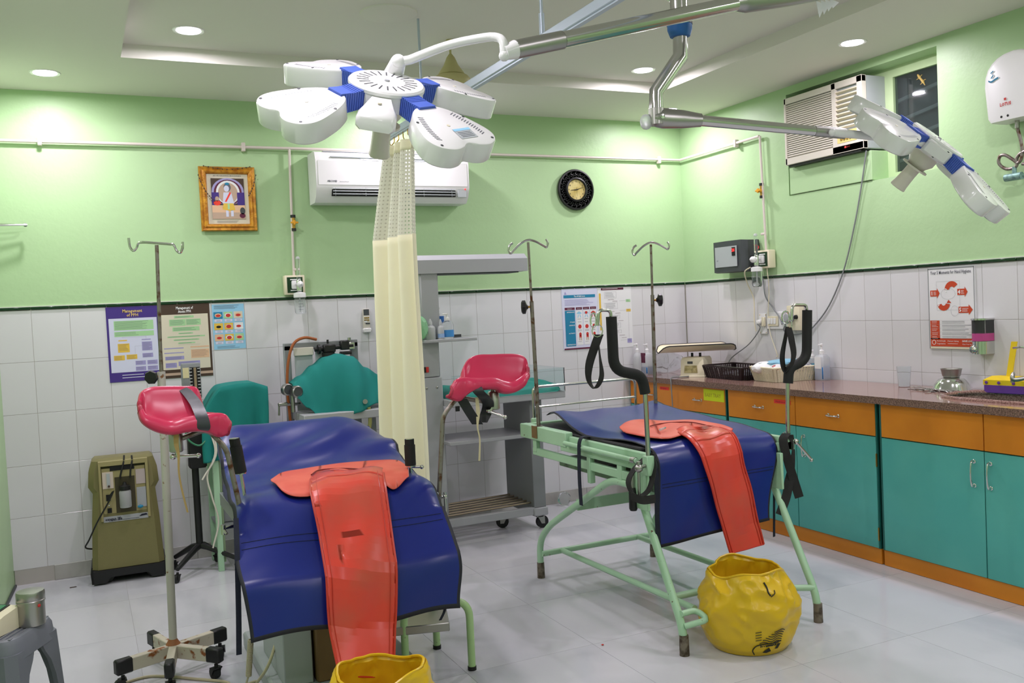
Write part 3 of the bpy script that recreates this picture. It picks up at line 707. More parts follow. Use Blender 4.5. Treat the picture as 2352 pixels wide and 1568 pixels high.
def arrow(a, b, L_, h_=.034): P.shape([(a, b - h_ / 2), (a + L_ * .72, b - h_ / 2), (a + L_ * .72, b - h_ * .85), (a + L_, b), (a + L_ * .72, b + h_ * .85), (a + L_ * .72, b + h_ / 2), (a, b + h_ / 2)], 'whored', .0006)
for n_, a, b, L_ in (('1', .014, .14, .062), ('4', .19, .137, .064), ('5', .195, .235, .088)):
    arrow(a, b, L_); P.text(n_, a + .004, b + .01, .03, 'textw', None, bold=.0008, h=.0014).lines(a + .022, b - .008, a + L_ * .7, 3, .0075, 'textw', .002, .0012)
def arc(cu, cv, r0, r1, a0, a1, n=12):
    A = [a0 + (a1 - a0) * i / n for i in range(n + 1)]
    for i in range(n): P.shape([(cu + r0 * cos(A[i]), cv + r0 * sin(A[i])), (cu + r1 * cos(A[i]), cv + r1 * sin(A[i])), (cu + r1 * cos(A[i + 1]), cv + r1 * sin(A[i + 1])), (cu + r0 * cos(A[i + 1]), cv + r0 * sin(A[i + 1]))], 'whored', .0006)
arc(.155, .122, .016, .046, pi * 1.0, pi * 1.8); arc(.1, .196, .014, .042, pi * .92, pi * .05)
P.text('2', .112, .133, .026, 'textw', None, bold=.0008, h=.0014).text('3', .062, .212, .026, 'textw', None, bold=.0008, h=.0014)
P.shape([(.12, .196), (.15, .196), (.132, .178)], 'whored', .0006)
P.b.m(P.idx('lgrey')); 
for k in range(20):
    a = 2 * pi * k / 20; b = 2 * pi * (k + 1) / 20
    P.shape([(.17 + .024 * cos(a), .24 + .028 * sin(a)), (.17 + .0252 * cos(a), .24 + .0292 * sin(a)), (.17 + .0252 * cos(b), .24 + .0292 * sin(b)), (.17 + .024 * cos(b), .24 + .028 * sin(b))], 'lgrey', .0005)
    P.shape([(.13 + .045 * cos(a), .145 + .03 * sin(a)), (.13 + .0462 * cos(a), .145 + .0312 * sin(a)), (.13 + .0462 * cos(b), .145 + .0312 * sin(b)), (.13 + .045 * cos(b), .145 + .03 * sin(b))], 'lgrey', .0004)
P.rect(.008, .292, .07, .398, 'whored', .0004); P.rect(.008, .392, .29, .438, 'whored', .0004)
for k in range(5): P.rect(.008, .292 + .0215 * k, .29, .2926 + .0215 * k, 'lgrey', .0005).lines(.085, .297 + .0215 * k, .28, 2, .0085, 'textg', .0018, .0006).lines(.018, .297 + .0215 * k, .06, 2, .008, 'textw', .0016, .0008)
P.ell(.03, .415, .013, .014, 'textw', .0008).ell(.03, .415, .01, .011, 'whored', .001); P.text('World Health', .048, .411, .012, 'textw', .058).text('Organization', .048, .426, .012, 'textw', .056)
P.text('Patient Safety', .12, .411, .011, 'textw', .07).lines(.12, .421, .185, 1, .01, 'textw', .0016, .001, False); P.text('SAVE LIVES', .212, .411, .013, 'textw', .072, bold=.0004).text('Clean Your Hands', .212, .427, .01, 'textw', .07); P.build(t)

# air conditioner remote in its holder
c = V((-2.623, 0, 1.43)); t = thing('remote_control', 'white air conditioner remote in a wall holder left of the curtain', 'remote control', c)
MB().box(c + V((0, -.016, 0)), (.048, .022, .155), bev=.006, seg=2).build('body', 'offwhite', t)
MB().box(c + V((0, -.027, .055)), (.038, .002, .04)).build('display', 'dgrey', t)
m = MB()
for i in range(2):
    for j in range(3): m.box(c + V((-.012 + .012 * j, -.028, .018 - .016 * i)), (.009, .003, .009))
m.m(1).box(c + V((-.008, -.028, -.006)), (.018, .003, .014)); m.m(2).box(c + V((.006, -.028, -.02)), (.03, .003, .009)); m.build('buttons', ['brass', 'white', 'dgrey'], t)
MB().box(c + V((0, -.018, -.066)), (.056, .034, .03), bev=.005).build('holder', 'white', t)
# towel bar at the far left edge
p = V((-4.612, -.04, 2.076)); t = thing('wall_bracket', 'thin chrome bracket arm on the back wall at the far left', 'bracket', (-4.7, 0, 2.07))
MB().tube([(XL + .006, -.06, 2.078), p, (p.x + .006, -.07, 2.073), (XL + .006, -.1, 2.068)], .0055, 8).build('arm', 'chrome', t)
MB().sphere(p + V((.002, -.012, -.002)), .011).build('end_cap', 'grey2', t)

# voltage stabiliser / inverter box on the right wall
t = thing('stabiliser_box', 'dark grey stabiliser box with red digits on the right wall', 'electrical box', (0, -.55, 1.64))
a = at(1640, 595, X=-.14); b = at(1702, 595, X=-.14)
y0, y1 = a.y, b.y; z0, z1 = 1.648, 1.868
m = MB(); m.prism([(0, y1 - .03, z0), (-.1, y1 - .03, z0), (-.14, y1 + .0, z0 + .004), (-.15, (y0 + y1) / 2, z0 + .004), (-.14, y0, z0 + .004), (-.1, y0 + .02, z0), (0, y0 + .02, z0)], (0, 0, z1 - z0)); m.build('case', 'dgrey', t, ang=30)
fx = -.1525
MB().span((fx, y0 - .03, z0 + .04), (fx + .004, y1 + .03, z1 - .035)).build('front_panel', 'lgrey', t, smooth=False)
MB().span((fx - .003, y1 + .045, z0 + .115), (fx, y1 + .08, z1 - .045)).build('display', 'dark', t, smooth=False)
MB().text('24', (fx - .004, y1 + .077, z0 + .145), (0, -1, 0), (0, 0, 1), .03, .028, bold=.001).build('digits', 'led', t, smooth=False, recalc=False)
m = MB(); m.text('ups', (fx - .001, y0 - .045, z0 + .085), (0, -1, 0), (0, 0, 1), .016).build('badge', 'textg', t, smooth=False, recalc=False)
for k in range(6): MB().span((-.085, y1 - .0315, z0 + .03 + k * .014), (-.03, y1 - .029, z0 + .036 + k * .014)).build('vent_slot', 'dark', t, smooth=False)
tag(MB().tube([(-.05, y1 - .032, 1.83), (-.03, y1 - .06, 1.815), (-.045, y1 - .06, 1.79), (-.03, y1 - .04, 1.765)], .003, 6, sm=5).build('red_wire', 'led', loc=(-.04, y1 - .05, 1.8)), 'short red wire looping at the side of the stabiliser box', 'wire')
bpy.data.objects['red_wire'].data.materials[0] = mat('red wire', (190, 30, 30), .5)

# socket boards on the tiles
t = thing('socket_board', 'white switch and socket board with plugs on the right wall tiles', 'socket', (-.0, -.97, 1.28))
def rb(ya, yb, za, zb, d, nm, mt, x=0, bev=.003): return MB().span((-x - d, ya, za), (-x, yb, zb), bev=bev).build(nm, mt, t)
rb(-.875, -.955, 1.2, 1.345, .012, 'plate', 'white'); rb(-.945, -1.13, 1.235, 1.355, .012, 'plate', 'white')
rb(-.965, -1.075, 1.255, 1.325, .006, 'switch_module', 'cream', .012)
for ya in (-.972, -1.0, -1.03): rb(ya, ya - .024, 1.27, 1.312, .004, 'switch', 'acwhite', .018, .002)
MB().lathe([(0, .04), (.016, .035), (.02, .012), (.02, 0)], (-.012, -.895, 1.285), (-1, 0, 0), 16).build('plug', 'acwhite', t); rb(-.92, -.945, 1.255, 1.32, .02, 'adapter', 'cream', .012)
for y in (-.885, -.945): 
    for z in (1.21, 1.335): MB().sphere((-.0125, y, z), .003, seg=6).build('screw', 'brass', t)
t = thing('socket_box', 'cream surface socket box with large round grey plug behind the foam grip', 'socket', (0, -1.25, 1.31))
MB().span((-.045, -1.192, 1.228), (0, -1.312, 1.395), bev=.005, seg=2).build('box', 'cream', t)
MB().lathe([(.032, 0), (.034, .03), (.026, .045), (0, .047)], (-.045, -1.235, 1.315), (-1, 0, 0), 20).build('plug', 'grey', t)
MB().span((-.048, -1.2, 1.236), (-.045, -1.225, 1.25)).build('label_plate', 'brass', t)
MB().lathe([(.015, 0), (.013, .014), (0, .016)], (-.045, -1.285, 1.318), (-1, 0, 0), 14).build('indicator', 'black', t)
def cable(name, pts, r, mt, label, sm=6):
    return tag(MB().tube(pts, r, 7, sm=sm).build(name, mt, loc=V(pts[0])), label, 'cable')
def on(px, py, **k): return at(px, py, **k)
cable('cable', [on(1990, 346, X=-.03), on(1978, 430, X=-.012), on(1962, 520, X=-.01), on(1938, 620, X=-.012), on(1905, 700, X=-.012), on(1870, 748, X=-.012), on(1850, 763, X=-.02), on(1820, 768, X=-.02), on(1800, 755, X=-.05), (-.03, -1.24, 1.33)], .0048, 'grey2', 'grey mains cable drooping from the window air conditioner to the socket box')
cable('cable', [(-.04, -.9, 1.69), on(1752, 640, X=-.02), on(1758, 680, X=-.014), on(1774, 705, X=-.014), on(1790, 728, X=-.02), on(1796, 745, X=-.03)], .0045, 'grey2', 'grey cable from the stabiliser box down to the socket board')
cable('cable', [(-.05, -.898, 1.275), on(1745, 755, X=-.03), on(1720, 790, X=-.04), on(1680, 822, X=-.06), (-.16, -.62, .917), (-.36, -.6, .917), (-.5, -.6, .918), (-.6, -.62, .919), (-.613, -.63, .88), (-.608, -.63, .7), (-.606, -.62, .4), (-.606, -.62, .1)], .004, 'grey2', 'grey cable from the socket across the counter and down the drawer front')
# soap dispenser
c = V((0, -2.66, 1.2)); t = thing('soap_dispenser', 'chrome and clear wall dispenser half full of pink soap', 'soap dispenser', c)
def dsec(z0, z1, rr, nm, mt, d=.085):
    pts = [(0, c.y + rr)] + [(-d * sin(pi * k / 12) ** .5, c.y + rr * cos(pi * k / 12)) for k in range(1, 12)] + [(0, c.y - rr)]
    return MB().prism([(x, y, z0) for x, y in pts], (0, 0, z1 - z0)).build(nm, mt, t)
dsec(1.288, 1.297, .05, 'lid', 'chrome', .09); dsec(1.175, 1.288, .047, 'tank', 'clear'); dsec(1.177, 1.217, .0455, 'soap', 'pinkfluid', .083); dsec(1.108, 1.175, .047, 'base', 'chrome')
MB().lathe([(.019, 0), (.021, .012), (.016, .018), (0, .02)], (-.08, c.y + .014, 1.133), (-1, 0, 0), 18).build('button', 'chrome', t)
# water heater with hose and valve
c = V((0, -2.93, 2.46)); t = thing('water_heater', 'white instant water heater with rounded top on the right wall', 'water heater', (0, -2.93, 2.28))
def hp(d, sc=1):
    w_ = .155 * sc; pts = []
    for k in range(13): a = pi * k / 12; pts.append((c.y + w_ * cos(a) , 2.47 + .16 * sc * sin(a) ** .8))
    pts += [(c.y - w_ * .9, 2.31), (c.y - w_ * .8, 2.288), (c.y + w_ * .8, 2.288), (c.y + w_ * .9, 2.31)]
    return pts
m = MB(); m.skin([[m.bm.verts.new((-d, y, z)) for y, z in hp(d, s_)] for d, s_ in ((0, .97), (.05, 1), (.1, .99), (.125, .93), (.135, .8))]); m.build('case', 'acwhite', t, ang=50)
fx = -.1375
m = MB(); m.text('LOTUS', (fx, c.y + .055, 2.36), (0, -1, 0), (0, 0, 1), .022, .06, bold=.0008).m(0).poly([(fx, c.y + .032, 2.386), (fx, c.y + .02, 2.386), (fx, c.y + .02, 2.398), (fx, c.y + .032, 2.398)]); m.build('red_badge', 'pred', t, smooth=False, recalc=False)
m = MB(); m.ribbon([(fx, c.y + .115, 2.5), (fx, c.y + .1, 2.493), (fx, c.y + .08, 2.5), (fx, c.y + .06, 2.506)], (0, .0, .008), .0008); m.ribbon([(fx, c.y + .1, 2.51), (fx, c.y + .088, 2.525), (fx, c.y + .1, 2.535), (fx, c.y + .086, 2.545)], (0, .004, .004), .0008); m.build('water_motif', 'pteal', t)
for dy in (.05, .015): MB().lathe([(.006, 0), (.006, .004), (0, .005)], (-.132, c.y + dy, 2.308), (-1, 0, 0), 12).build('indicator', 'dark', t)
MB().cyl((-.06, c.y + .02, 2.29), (-.06, c.y + .02, 2.25), .011, seg=12).build('inlet_nut', 'brushed', t)
hz = lambda px, py: at(px, py, X=-.06)
MB().tube([(-.06, c.y + .02, 2.255), hz(2346, 330), hz(2347, 360), hz(2338, 374), hz(2326, 366), hz(2308, 356), hz(2296, 360), hz(2295, 376), hz(2312, 388), hz(2334, 382), hz(2336, 362), hz(2352, 348), hz(2385, 345), hz(2400, 365), hz(2385, 378), hz(2348, 376)], .0085, 8, sm=6).build('hose', 'rust', t)
q = hz(2322, 407); vb = MB().cyl(q + V((0, .03, 0)), q + V((0, -.06, 0)), .019, seg=14).cyl(q + V((0, -.02, 0)), q + V((0, -.02, .05)), .011, seg=12).cyl(q + V((.0, -.05, 0)), V((0, q.y - .05, q.z)), .012, seg=12)
vb.m(1).lathe([(.008, 0), (.008, .003), (0, .003)], q + V((0, .03, 0)), (0, 1, 0), 12); vb.build('stop_valve', [mat('verdigris valve', (140, 176, 168), .5, metal=.4, rgb2=(110, 140, 140), vscale=60), 'pred'], t)

# window air conditioner
t = thing('window_air_conditioner', 'old off white window air conditioner set in the right wall opening', 'air conditioner', (0, -1.58, 2.33))
FX, ya, yb, za, zb = -.055, -1.246, -1.915, 2.327, 2.765
m = MB().span((FX + .02, ya, za), (.32, yb + .004, zb), bev=.004); m.build('casing', 'lgrey', t)
m = MB(); ym = -1.68
m.span((FX, ya, za), (FX + .035, yb, za + .045), bev=.003).span((FX, ya, zb - .04), (FX + .035, yb, zb), bev=.003)
m.span((FX, ya, za), (FX + .035, ya - .015, zb)).span((FX, yb + .04, za), (FX + .035, yb, zb)).span((FX, ym + .01, za), (FX + .035, ym - .02, zb))
m.span((FX, ym - .02, za), (FX + .035, yb + .04, za + .13)); m.build('front_frame', 'offwhite', t)
MB().span((FX + .022, ya - .01, za + .04), (FX + .024, yb + .03, zb - .03)).build('grille_back', 'dark', t, smooth=False)
sl = MB().box((0, -1.58, 2.33), (.012, ya - ym - .024, .0075), MX.Rotation(radians(25), 3, 'Y')).build('grille_slat', 'offwhite', t, smooth=False)
pos = [(FX + .01, (ya + ym) / 2 + 1.58, za + .055 - 2.33 + i * .0138) for i in range(25)]
sl.location = pos[0]; copies(sl, 'grille_slat', pos[1:], t)
fv = MB().box((0, -1.58, 2.33), (.02, .172, .009), MX.Rotation(radians(30), 3, 'Y')).build('vent_louvre', 'cream', t, smooth=False)
pos = [(FX + .012, -1.788 + 1.58, za + .155 - 2.33 + i * .027) for i in range(9)]
fv.location = pos[0]; copies(fv, 'vent_louvre', pos[1:], t)
MB().span((FX - .0015, ym - .03, za + .06), (FX, yb + .05, za + .13)).build('control_panel', mat('control panel yellow', (226, 206, 128), .5), t, smooth=False)
m = MB()
for k in range(5): m.lathe([(.009, 0), (.009, .004), (0, .005)], (FX - .001, ym - .065 - k * .024, za + .082), (-1, 0, 0), 10)
m.build('buttons', 'brass', t); MB().span((FX - .003, ym - .09, za + .105), (FX - .001, ym - .14, za + .12)).build('display', 'black', t, smooth=False)
m = MB(); m.ribbon([(FX - .001, ym - .085, za + .03), (FX - .001, ym - .1, za + .03)], (0, 0, .012), .001, 2).text('A C', (FX - .0015, ym - .106, za + .025), (0, -1, 0), (0, 0, 1), .014); m.build('badge', 'pred', t, smooth=False, recalc=False)
MB().span((FX + .01, ya - .02, za - .014), (.02, yb + .03, za - .001)).build('drain_tray', 'black', t, smooth=False)
# ================================================================== CABINETS AND COUNTER
FXC = -.56
def dpull(t, par, c, vertical=False, L_=.075):
    """bow handle"""
    c = V(c); d = V((0, 0, 1)) if vertical else V((0, 1, 0)); n = V((-1, 0, 0))
    m = MB(); pts = [c - d * L_ / 2, c - d * L_ / 2 + n * .018, c - d * L_ * .2 + n * .026, c + d * L_ * .2 + n * .026, c + d * L_ / 2 + n * .018, c + d * L_ / 2]
    m.tube(pts, [.0065, .006, .0048, .0042, .0042, .0048, .006, .0065], 8, sm=4)
    for q in (-1, 1): m.lathe([(.01, 0), (.01, .003), (.006, .006)], c + d * q * L_ / 2, n, 12)
    return m.build('handle', 'chrome', par)
def cabinet(label, y0, y1, splits, handles, drawer_handles, hsplit=None):
    t = thing('cabinet_unit', label, 'cabinet', (FXC + .28, (y0 + y1) / 2, 0), 'laminate counter cabinets')
    MB().span((FXC + .02, y0, .086), (-.004, y1, .872)).span((FXC + .004, y0 - .002, .086), (FXC + .03, y0 - .016, .872)).span((FXC + .004, y1 + .014, .086), (FXC + .03, y1, .872)).build('carcass', mat('dark teal edge', (26, 96, 88), .45), t, smooth=False)
    MB().span((FXC + .012, y0 - .001, .002), (FXC + .05, y1 + .001, .084)).build('plinth', 'orange', t, smooth=False)
    for i in range(len(splits) - 1):
        a, b = splits[i] - .0025, splits[i + 1] + .0025
        d = MB().span((FXC, a, .694), (FXC + .018, b, .868), bev=.0015).build('drawer', 'orange', t)
        if drawer_handles[i] is not None: dpull(t, d, (FXC, drawer_handles[i], .779))
        yield_d.append(d)
        d = MB().span((FXC, a, .0885), (FXC + .018, b, .689), bev=.0015).build('door', 'teal', t)
        if handles[i] is not None: dpull(t, d, (FXC, handles[i], .58), True, .115)
        if i == len(splits) - 2:
            for z in (.6, .2): MB().span((FXC - .003, b - .001, z), (FXC + .012, b - .007, z - .07)).build('hinge', 'brass', d, smooth=False)
    return t
yield_d = []
cabinet('teal and orange cabinet unit in the back corner behind the right bed', -.012, -1.164, (-.015, -.56, -1.158), (-.5, -.62), (-.3, -.864))
lab = yield_d[1]
m = MB().box((FXC - .0012, -1.04, .82), (.0012, .218, .078)); m.m(1).text('BABY TRAY', (FXC - .0024, -.945, .808), (0, -1, 0), (0, 0, 1), .034, .17, bold=.0006); m.build('sticky_label', ['neon', mat('ochre pen', (176, 170, 40), .6)], lab, smooth=False, recalc=False, label='neon yellow sticky label reading BABY TRAY')
m = MB().box((FXC - .0012, -.47, .833), (.0012, .11, .022)); m.m(1).text('Emergency', (FXC - .0024, -.425, .829), (0, -1, 0), (0, 0, 1), .012, .07); m.build('sticky_label', ['redlab', 'pmaroon'], yield_d[0], smooth=False, recalc=False, label='narrow red sticky label')
yield_d.clear()
cabinet('teal and orange cabinet unit in the middle, with two handled drawers', -1.18, -2.415, (-1.186, -1.806, -2.409), (-1.72, -1.875), (-1.487, -2.111))
m = MB().box((FXC - .0012, -1.7, .825), (.0012, .145, .024)); m.m(1).text('Medicines', (FXC - .0024, -1.64, .82), (0, -1, 0), (0, 0, 1), .013, .085); m.build('sticky_label', ['redlab', 'pmaroon'], yield_d[0], smooth=False, recalc=False, label='narrow red sticky label')
yield_d.clear()
cabinet('teal and orange sink cabinet unit nearest the camera, panels without drawer handles', -2.432, -3.675, (-2.446, -3.056, -3.666), (-3.003, -3.09), (None, None))
yield_d.clear()
cabinet('teal and orange cabinet unit right of the sink, outside the picture', -3.69, -4.93, (-3.7, -4.31, -4.92), (-4.25, -4.37), (-4.0, -4.6))
# worktop with a cut-out for the sink
WX0, WX1, WY0, WY1, WZ = -.602, -.004, -.012, -4.95, .912
scx, scy, sa, sb = -.27, -3.0, .185, .33
t = thing('worktop', 'speckled brown granite worktop along the right wall', 'worktop', ((WX0 + WX1) / 2, -2.4, WZ))
m = MB(); N = 48
def sup(k): 
    a = 2 * pi * k / N; c_, s_ = cos(a), sin(a); e = .62
    return (scx + sa * math.copysign(abs(c_) ** e, c_), scy + sb * math.copysign(abs(s_) ** e, s_))
hole = [sup(k) for k in range(N)]
def rectpt(k):
    a = 2 * pi * k / N; c_, s_ = cos(a), sin(a); q = max(abs(c_), abs(s_)); return (scx + c_ / q * .26, scy + s_ / q * .42)
outr = [rectpt(k) for k in range(N)]
ZB = WZ - .038
for zt, flip in ((WZ, 0), (ZB, 1)):
    for k in range(N):
        q = [(*hole[k], zt), (*outr[k], zt), (*outr[(k + 1) % N], zt), (*hole[(k + 1) % N], zt)]; m.poly(q)
    bx0, bx1, by0, by1 = scx - .26, scx + .26, scy + .42, scy - .42
    for r_ in (((WX0, WY0), (WX1, by0)), ((WX0, by1), (WX1, WY1)), ((WX0, by0), (bx0, by1)), ((bx1, by0), (WX1, by1))):
        (a, b), (c_, d) = r_; m.poly([(a, b, zt), (c_, b, zt), (c_, d, zt), (a, d, zt)])
for k in range(N): m.poly([(*hole[k], WZ), (*hole[(k + 1) % N], WZ), (*hole[(k + 1) % N], ZB), (*hole[k], ZB)])
m.m(1); m.poly([(WX0, WY0, WZ), (WX0, WY1, WZ), (WX0, WY1, ZB), (WX0, WY0, ZB)]); m.poly([(WX0, WY1, WZ), (WX1, WY1, WZ), (WX1, WY1, ZB), (WX0, WY1, ZB)]); m.poly([(WX1, WY0, WZ), (WX1, WY1, WZ), (WX1, WY1, ZB), (WX1, WY0, ZB)]); m.poly([(WX0, WY0, WZ), (WX1, WY0, WZ), (WX1, WY0, ZB), (WX0, WY0, ZB)])
m.build('slab', ['granite', 'graniteedge'], t, smooth=False, weld=.0002)
rimp = [(x, y, WZ + .002) for x, y in hole]
MB().tube(rimp, .011, 8, closed=True).build('rounded_edge', 'granite', t)
m = MB(); R_ = []
for f, z in ((1.01, WZ - .04), (1.0, WZ - .06), (.96, WZ - .15), (.9, WZ - .19), (.6, WZ - .2), (.08, WZ - .203)): R_.append([m.bm.verts.new((scx + (x - scx) * f, scy + (y - scy) * f, z)) for x, y in hole])
m.skin(R_, caps=False); 
tag(m.build('sink', 'brushed', loc=(scx, scy, WZ - .2), solid=.002), 'oval steel sink bowl set into the granite worktop', 'sink')

# things on the counter, left to right
def bottle(name, label, c, H, R0, body, cap, lvl=None, band=None, pump=True, group=None, boxy=False, cat='bottle'):
    c = V(c); t = thing(name, label, cat, c, group)
    sh = H * .68
    if boxy:
        m = MB(); m.skin([[m.bm.verts.new(c + V((x * R0 * f, y * R0 * 1.15 * f, z))) for x, y in ((1, .7), (.7, 1), (-.7, 1), (-1, .7), (-1, -.7), (-.7, -1), (.7, -1), (1, -.7))] for f, z in ((.95, 0), (1, .006), (1, sh * .86), (.75, sh * .96), (.3, sh))]); m.build('body', body, t)
    else: MB().lathe([(R0 * .94, 0), (R0, .005), (R0, sh * .78), (R0 * .86, sh * .9), (R0 * .4, sh), (R0 * .36, sh + .006)], c, seg=20).build('body', body, t)
    if lvl: 
        if boxy: MB().span(c + V((-R0 * .93, -R0 * 1.07, .004)), c + V((R0 * .93, R0 * 1.07, lvl)), bev=.006).build('liquid', 'bluefluid', t)
        else: MB().lathe([(R0 * .93, .004), (R0 * .95, lvl)], c, seg=20).build('liquid', 'bluefluid', t)
    if band:
        m = MB()
        if boxy: m.span(c + V((-R0 - .001, -R0 * .75, band[0])), c + V((-R0 * .9, R0 * .75, band[1])))
        else: m.lathe([(R0 + .0006, band[0]), (R0 + .0006, band[1])], c, seg=20)
        m.build('label_band', band[2], t)
    if cap:
        m = MB().lathe([(R0 * .42, sh), (R0 * .42, sh + H * .09), (R0 * .2, sh + H * .12), (R0 * .16, sh + H * .2), (R0 * .26, sh + H * .21), (R0 * .26, sh + H * .27), (R0 * .1, sh + H * .28)] if pump else [(R0 * .45, sh), (R0 * .42, sh + H * .14), (R0 * .14, sh + H * .3)], c, seg=16)
        if pump: m.box(c + V((-R0 * .4, -.004, sh + H * .245)), (R0 * 1.0, .009, .01), bev=.002)
        m.build('pump' if pump else 'cap', cap, t)
    return t
b1 = at(1470, 845, Y=-.1); b2 = at(1483, 845, Y=-.07)
bottle('spray_bottle', 'pale bottle with magenta label in the back corner of the counter', (-.462, -.115, .912), .245, .037, 'frost', 'white', .06, (.09, .165, 'pmaroon'), boxy=True, group='disinfectant bottles on the counter')
bottle('spray_bottle', 'clear capped bottle behind the magenta labelled one in the counter corner', (-.515, -.06, .912), .25, .035, 'frost', 'white', None, None, group='disinfectant bottles on the counter')
bottle('spray_bottle', 'tall blue disinfectant bottle with white label beside the white basket', (-.075, -1.535, .912), .245, .036, 'frost', 'white', .09, (.075, .15, 'paper'), boxy=True, group='disinfectant bottles on the counter')
bottle('spray_bottle', 'clear bottle with dark blue base behind the tall blue disinfectant bottle', (-.055, -1.43, .912), .2, .036, 'clear', 'white', .03, (.06, .1, 'pteal'), group='disinfectant bottles on the counter')
# crumpled clear bag
def crumple(name, label, c, sx, sy, sz, mt, seed, cat='plastic bag', amp=.22, n=20):
    rnd = random.Random(seed); m = MB(); r = bmesh.ops.create_icosphere(m.bm, subdivisions=3, radius=1)
    ph = [(V((rnd.uniform(-1, 1), rnd.uniform(-1, 1), rnd.uniform(-1, 1))).normalized() * rnd.uniform(3, 8), rnd.uniform(0, 6)) for _ in range(n)]
    for v in r['verts']:
        p = v.co.copy(); f = 1 + amp * sum(abs(sin(p.dot(d) + q)) - .6 for d, q in ph) / n * 3
        v.co = V((c[0] + p.x * sx * f, c[1] + p.y * sy * f, c[2] + max(0.002, (p.z * .5 + .5) * sz * (.8 + .2 * f))))
    o = m.build(name, mt, loc=c, smooth=True, ang=25); return tag(o, label, cat)
crumple('plastic_bag', 'crumpled clear plastic bag of supplies on the counter behind the baby scale', (-.3, -.14, .912), .14, .11, .16, 'clear', 3)
# baby scale
ca = V((RT.x, RT.y, 0)).normalized(); cb = V((-ca.y, ca.x, 0))
c = V((-.335, -.56, .912)); t = thing('baby_scale', 'cream baby weighing scale with black edged curved pan', 'scale', c)
ra = (ca * .86 - cb * .5).normalized(); rb_ = V((-ra.y, ra.x, 0))
def sp(u, v, z): return c + ra * u + rb_ * v + V((0, 0, z))
m = MB(); m.skin([[m.bm.verts.new(sp(x * f, y * f, z)) for x, y in ((.09, .1), (-.09, .1), (-.09, -.1), (.09, -.1))] for f, z in ((1.06, 0), (1.06, .006), (.98, .012), (.93, .12), (.84, .138), (.8, .14))]); m.build('base', 'cream', t, ang=30)
m = MB()
for q in (-.03, .03): m.cyl(sp(q, 0, .138), sp(q, 0, .168), .009, seg=10)
m.build('posts', 'black', t)
fr = -rb_
m = MB(); m.poly([sp(-.035, -.0965, .095), sp(.005, -.0965, .095), sp(.005, -.0945, .112), sp(-.035, -.0945, .112)]); m.m(1); m.poly([sp(-.06, -.1, .03), sp(.04, -.1, .03), sp(.035, -.0965, .082), sp(-.055, -.0965, .082)])
m.build('dial_plate', ['dgrey', mat('aged scale dial', (190, 178, 128), .6, rgb2=(150, 138, 90), vscale=40)], t, smooth=False)
MB().lathe([(.006, 0), (.008, .01), (0, .012)], sp(.088, .0, .05), ra, 10).build('adjust_knob', 'black', t)
pc = c + V((0, 0, .178)); PL, PWd = .275, .15
def pan(u, v): 
    zz = .035 * abs(v) ** 2.2 + .012; sh = 1 - .12 * abs(v) ** 3
    return pc + ca * (u * PL * (1 if abs(u) < .999 else 1)) + cb * (v * PWd) + V((0, 0, .052 * abs(v) ** 2))
def pedge(u):   # rounded ends
    return math.sqrt(max(0, 1 - max(0, (abs(u) - .78) / .22) ** 2)) * .55 + .45
P_ = [[pan(-1 + 2 * i / 28, (-1 + 2 * j / 14) * pedge(-1 + 2 * i / 28)) for j in range(15)] for i in range(29)]
MB().grid(P_).build('pan', mat('cream enamel', (238, 226, 198), .25), t, solid=.003)
edge = [P_[i][0] for i in range(29)] + [P_[28][j] for j in range(1, 15)] + [P_[i][14] for i in range(27, -1, -1)] + [P_[0][j] for j in range(13, 0, -1)]
MB().tube(edge, .0042, 6, closed=True).build('pan_rim', 'black', t)
# baskets
def basket(label, mt, corners, top, h, group='plastic baskets on the counter'):
    A, B, Cc = [V((x, y, .912)) for x, y in corners]; D_ = A + (Cc - B); cen = (A + Cc) / 2
    t = thing('basket', label, 'basket', cen, group); q = [A, B, Cc, D_]
    def wallpt(i, f, z): 
        a, b = q[i], q[(i + 1) % 4]; p = a.lerp(b, f); s_ = 1 + (top - 1) * z / h; return cen + (p - cen) * s_ + V((0, 0, z))
    m = MB(); m.poly([p + V((0, 0, .002)) for p in q])
    nz = 13
    for i in range(4):
        for k in range(nz):                 # horizontal bars with slots between
            z0 = .004 + (h - .012) * k / nz; z1 = z0 + (h - .012) / nz * .5
            m.poly([wallpt(i, 0, z0), wallpt(i, 1, z0), wallpt(i, 1, z1), wallpt(i, 0, z1)])
        for k in range(17):
            f = k / 16; w2 = .07 if k in (0, 16) else .013
            f0, f1 = max(0, f - w2), min(1, f + w2)
            m.poly([wallpt(i, f0, .002), wallpt(i, f1, .002), wallpt(i, f1, h), wallpt(i, f0, h)])
    m.build('lattice', mt, t, smooth=False, solid=.002)
    m = MB(); m.tube([wallpt(i, .03 + .94 * k / 8, h) for i in range(4) for k in range(9)], .006, 6, closed=True); m.build('rim', mt, t)
    return t, cen
basket('dark brown lattice plastic basket behind the white basket', mat('dark brown plastic', (40, 28, 30), .4), ((-.385, -.74), (-.405, -1.14), (-.17, -1.15)), 1.14, .085)
tB, cB = basket('off white lattice plastic basket heaped with packets', mat('ivory plastic', (232, 224, 196), .45), ((-.345, -1.2), (-.375, -1.435), (-.085, -1.475)), 1.16, .092)
crumple('packet', 'white printed packet heaped at the left of the white basket', (-.31, -1.27, .955), .1, .07, .085, mat('white print packet', (236, 236, 238), .35, rgb2=(60, 60, 64), vscale=16, lo=.62, hi=.66), 5, 'packet', .14)['group'] = 'packets in the white basket'
crumple('packet', 'light blue foil packet lying on top of the white basket', (-.19, -1.31, 1.0), .14, .075, .05, mat('blue packet', (138, 190, 216), .3, rgb2=(74, 96, 116), vscale=14, lo=.55, hi=.62), 8, 'packet', .2)['group'] = 'packets in the white basket'
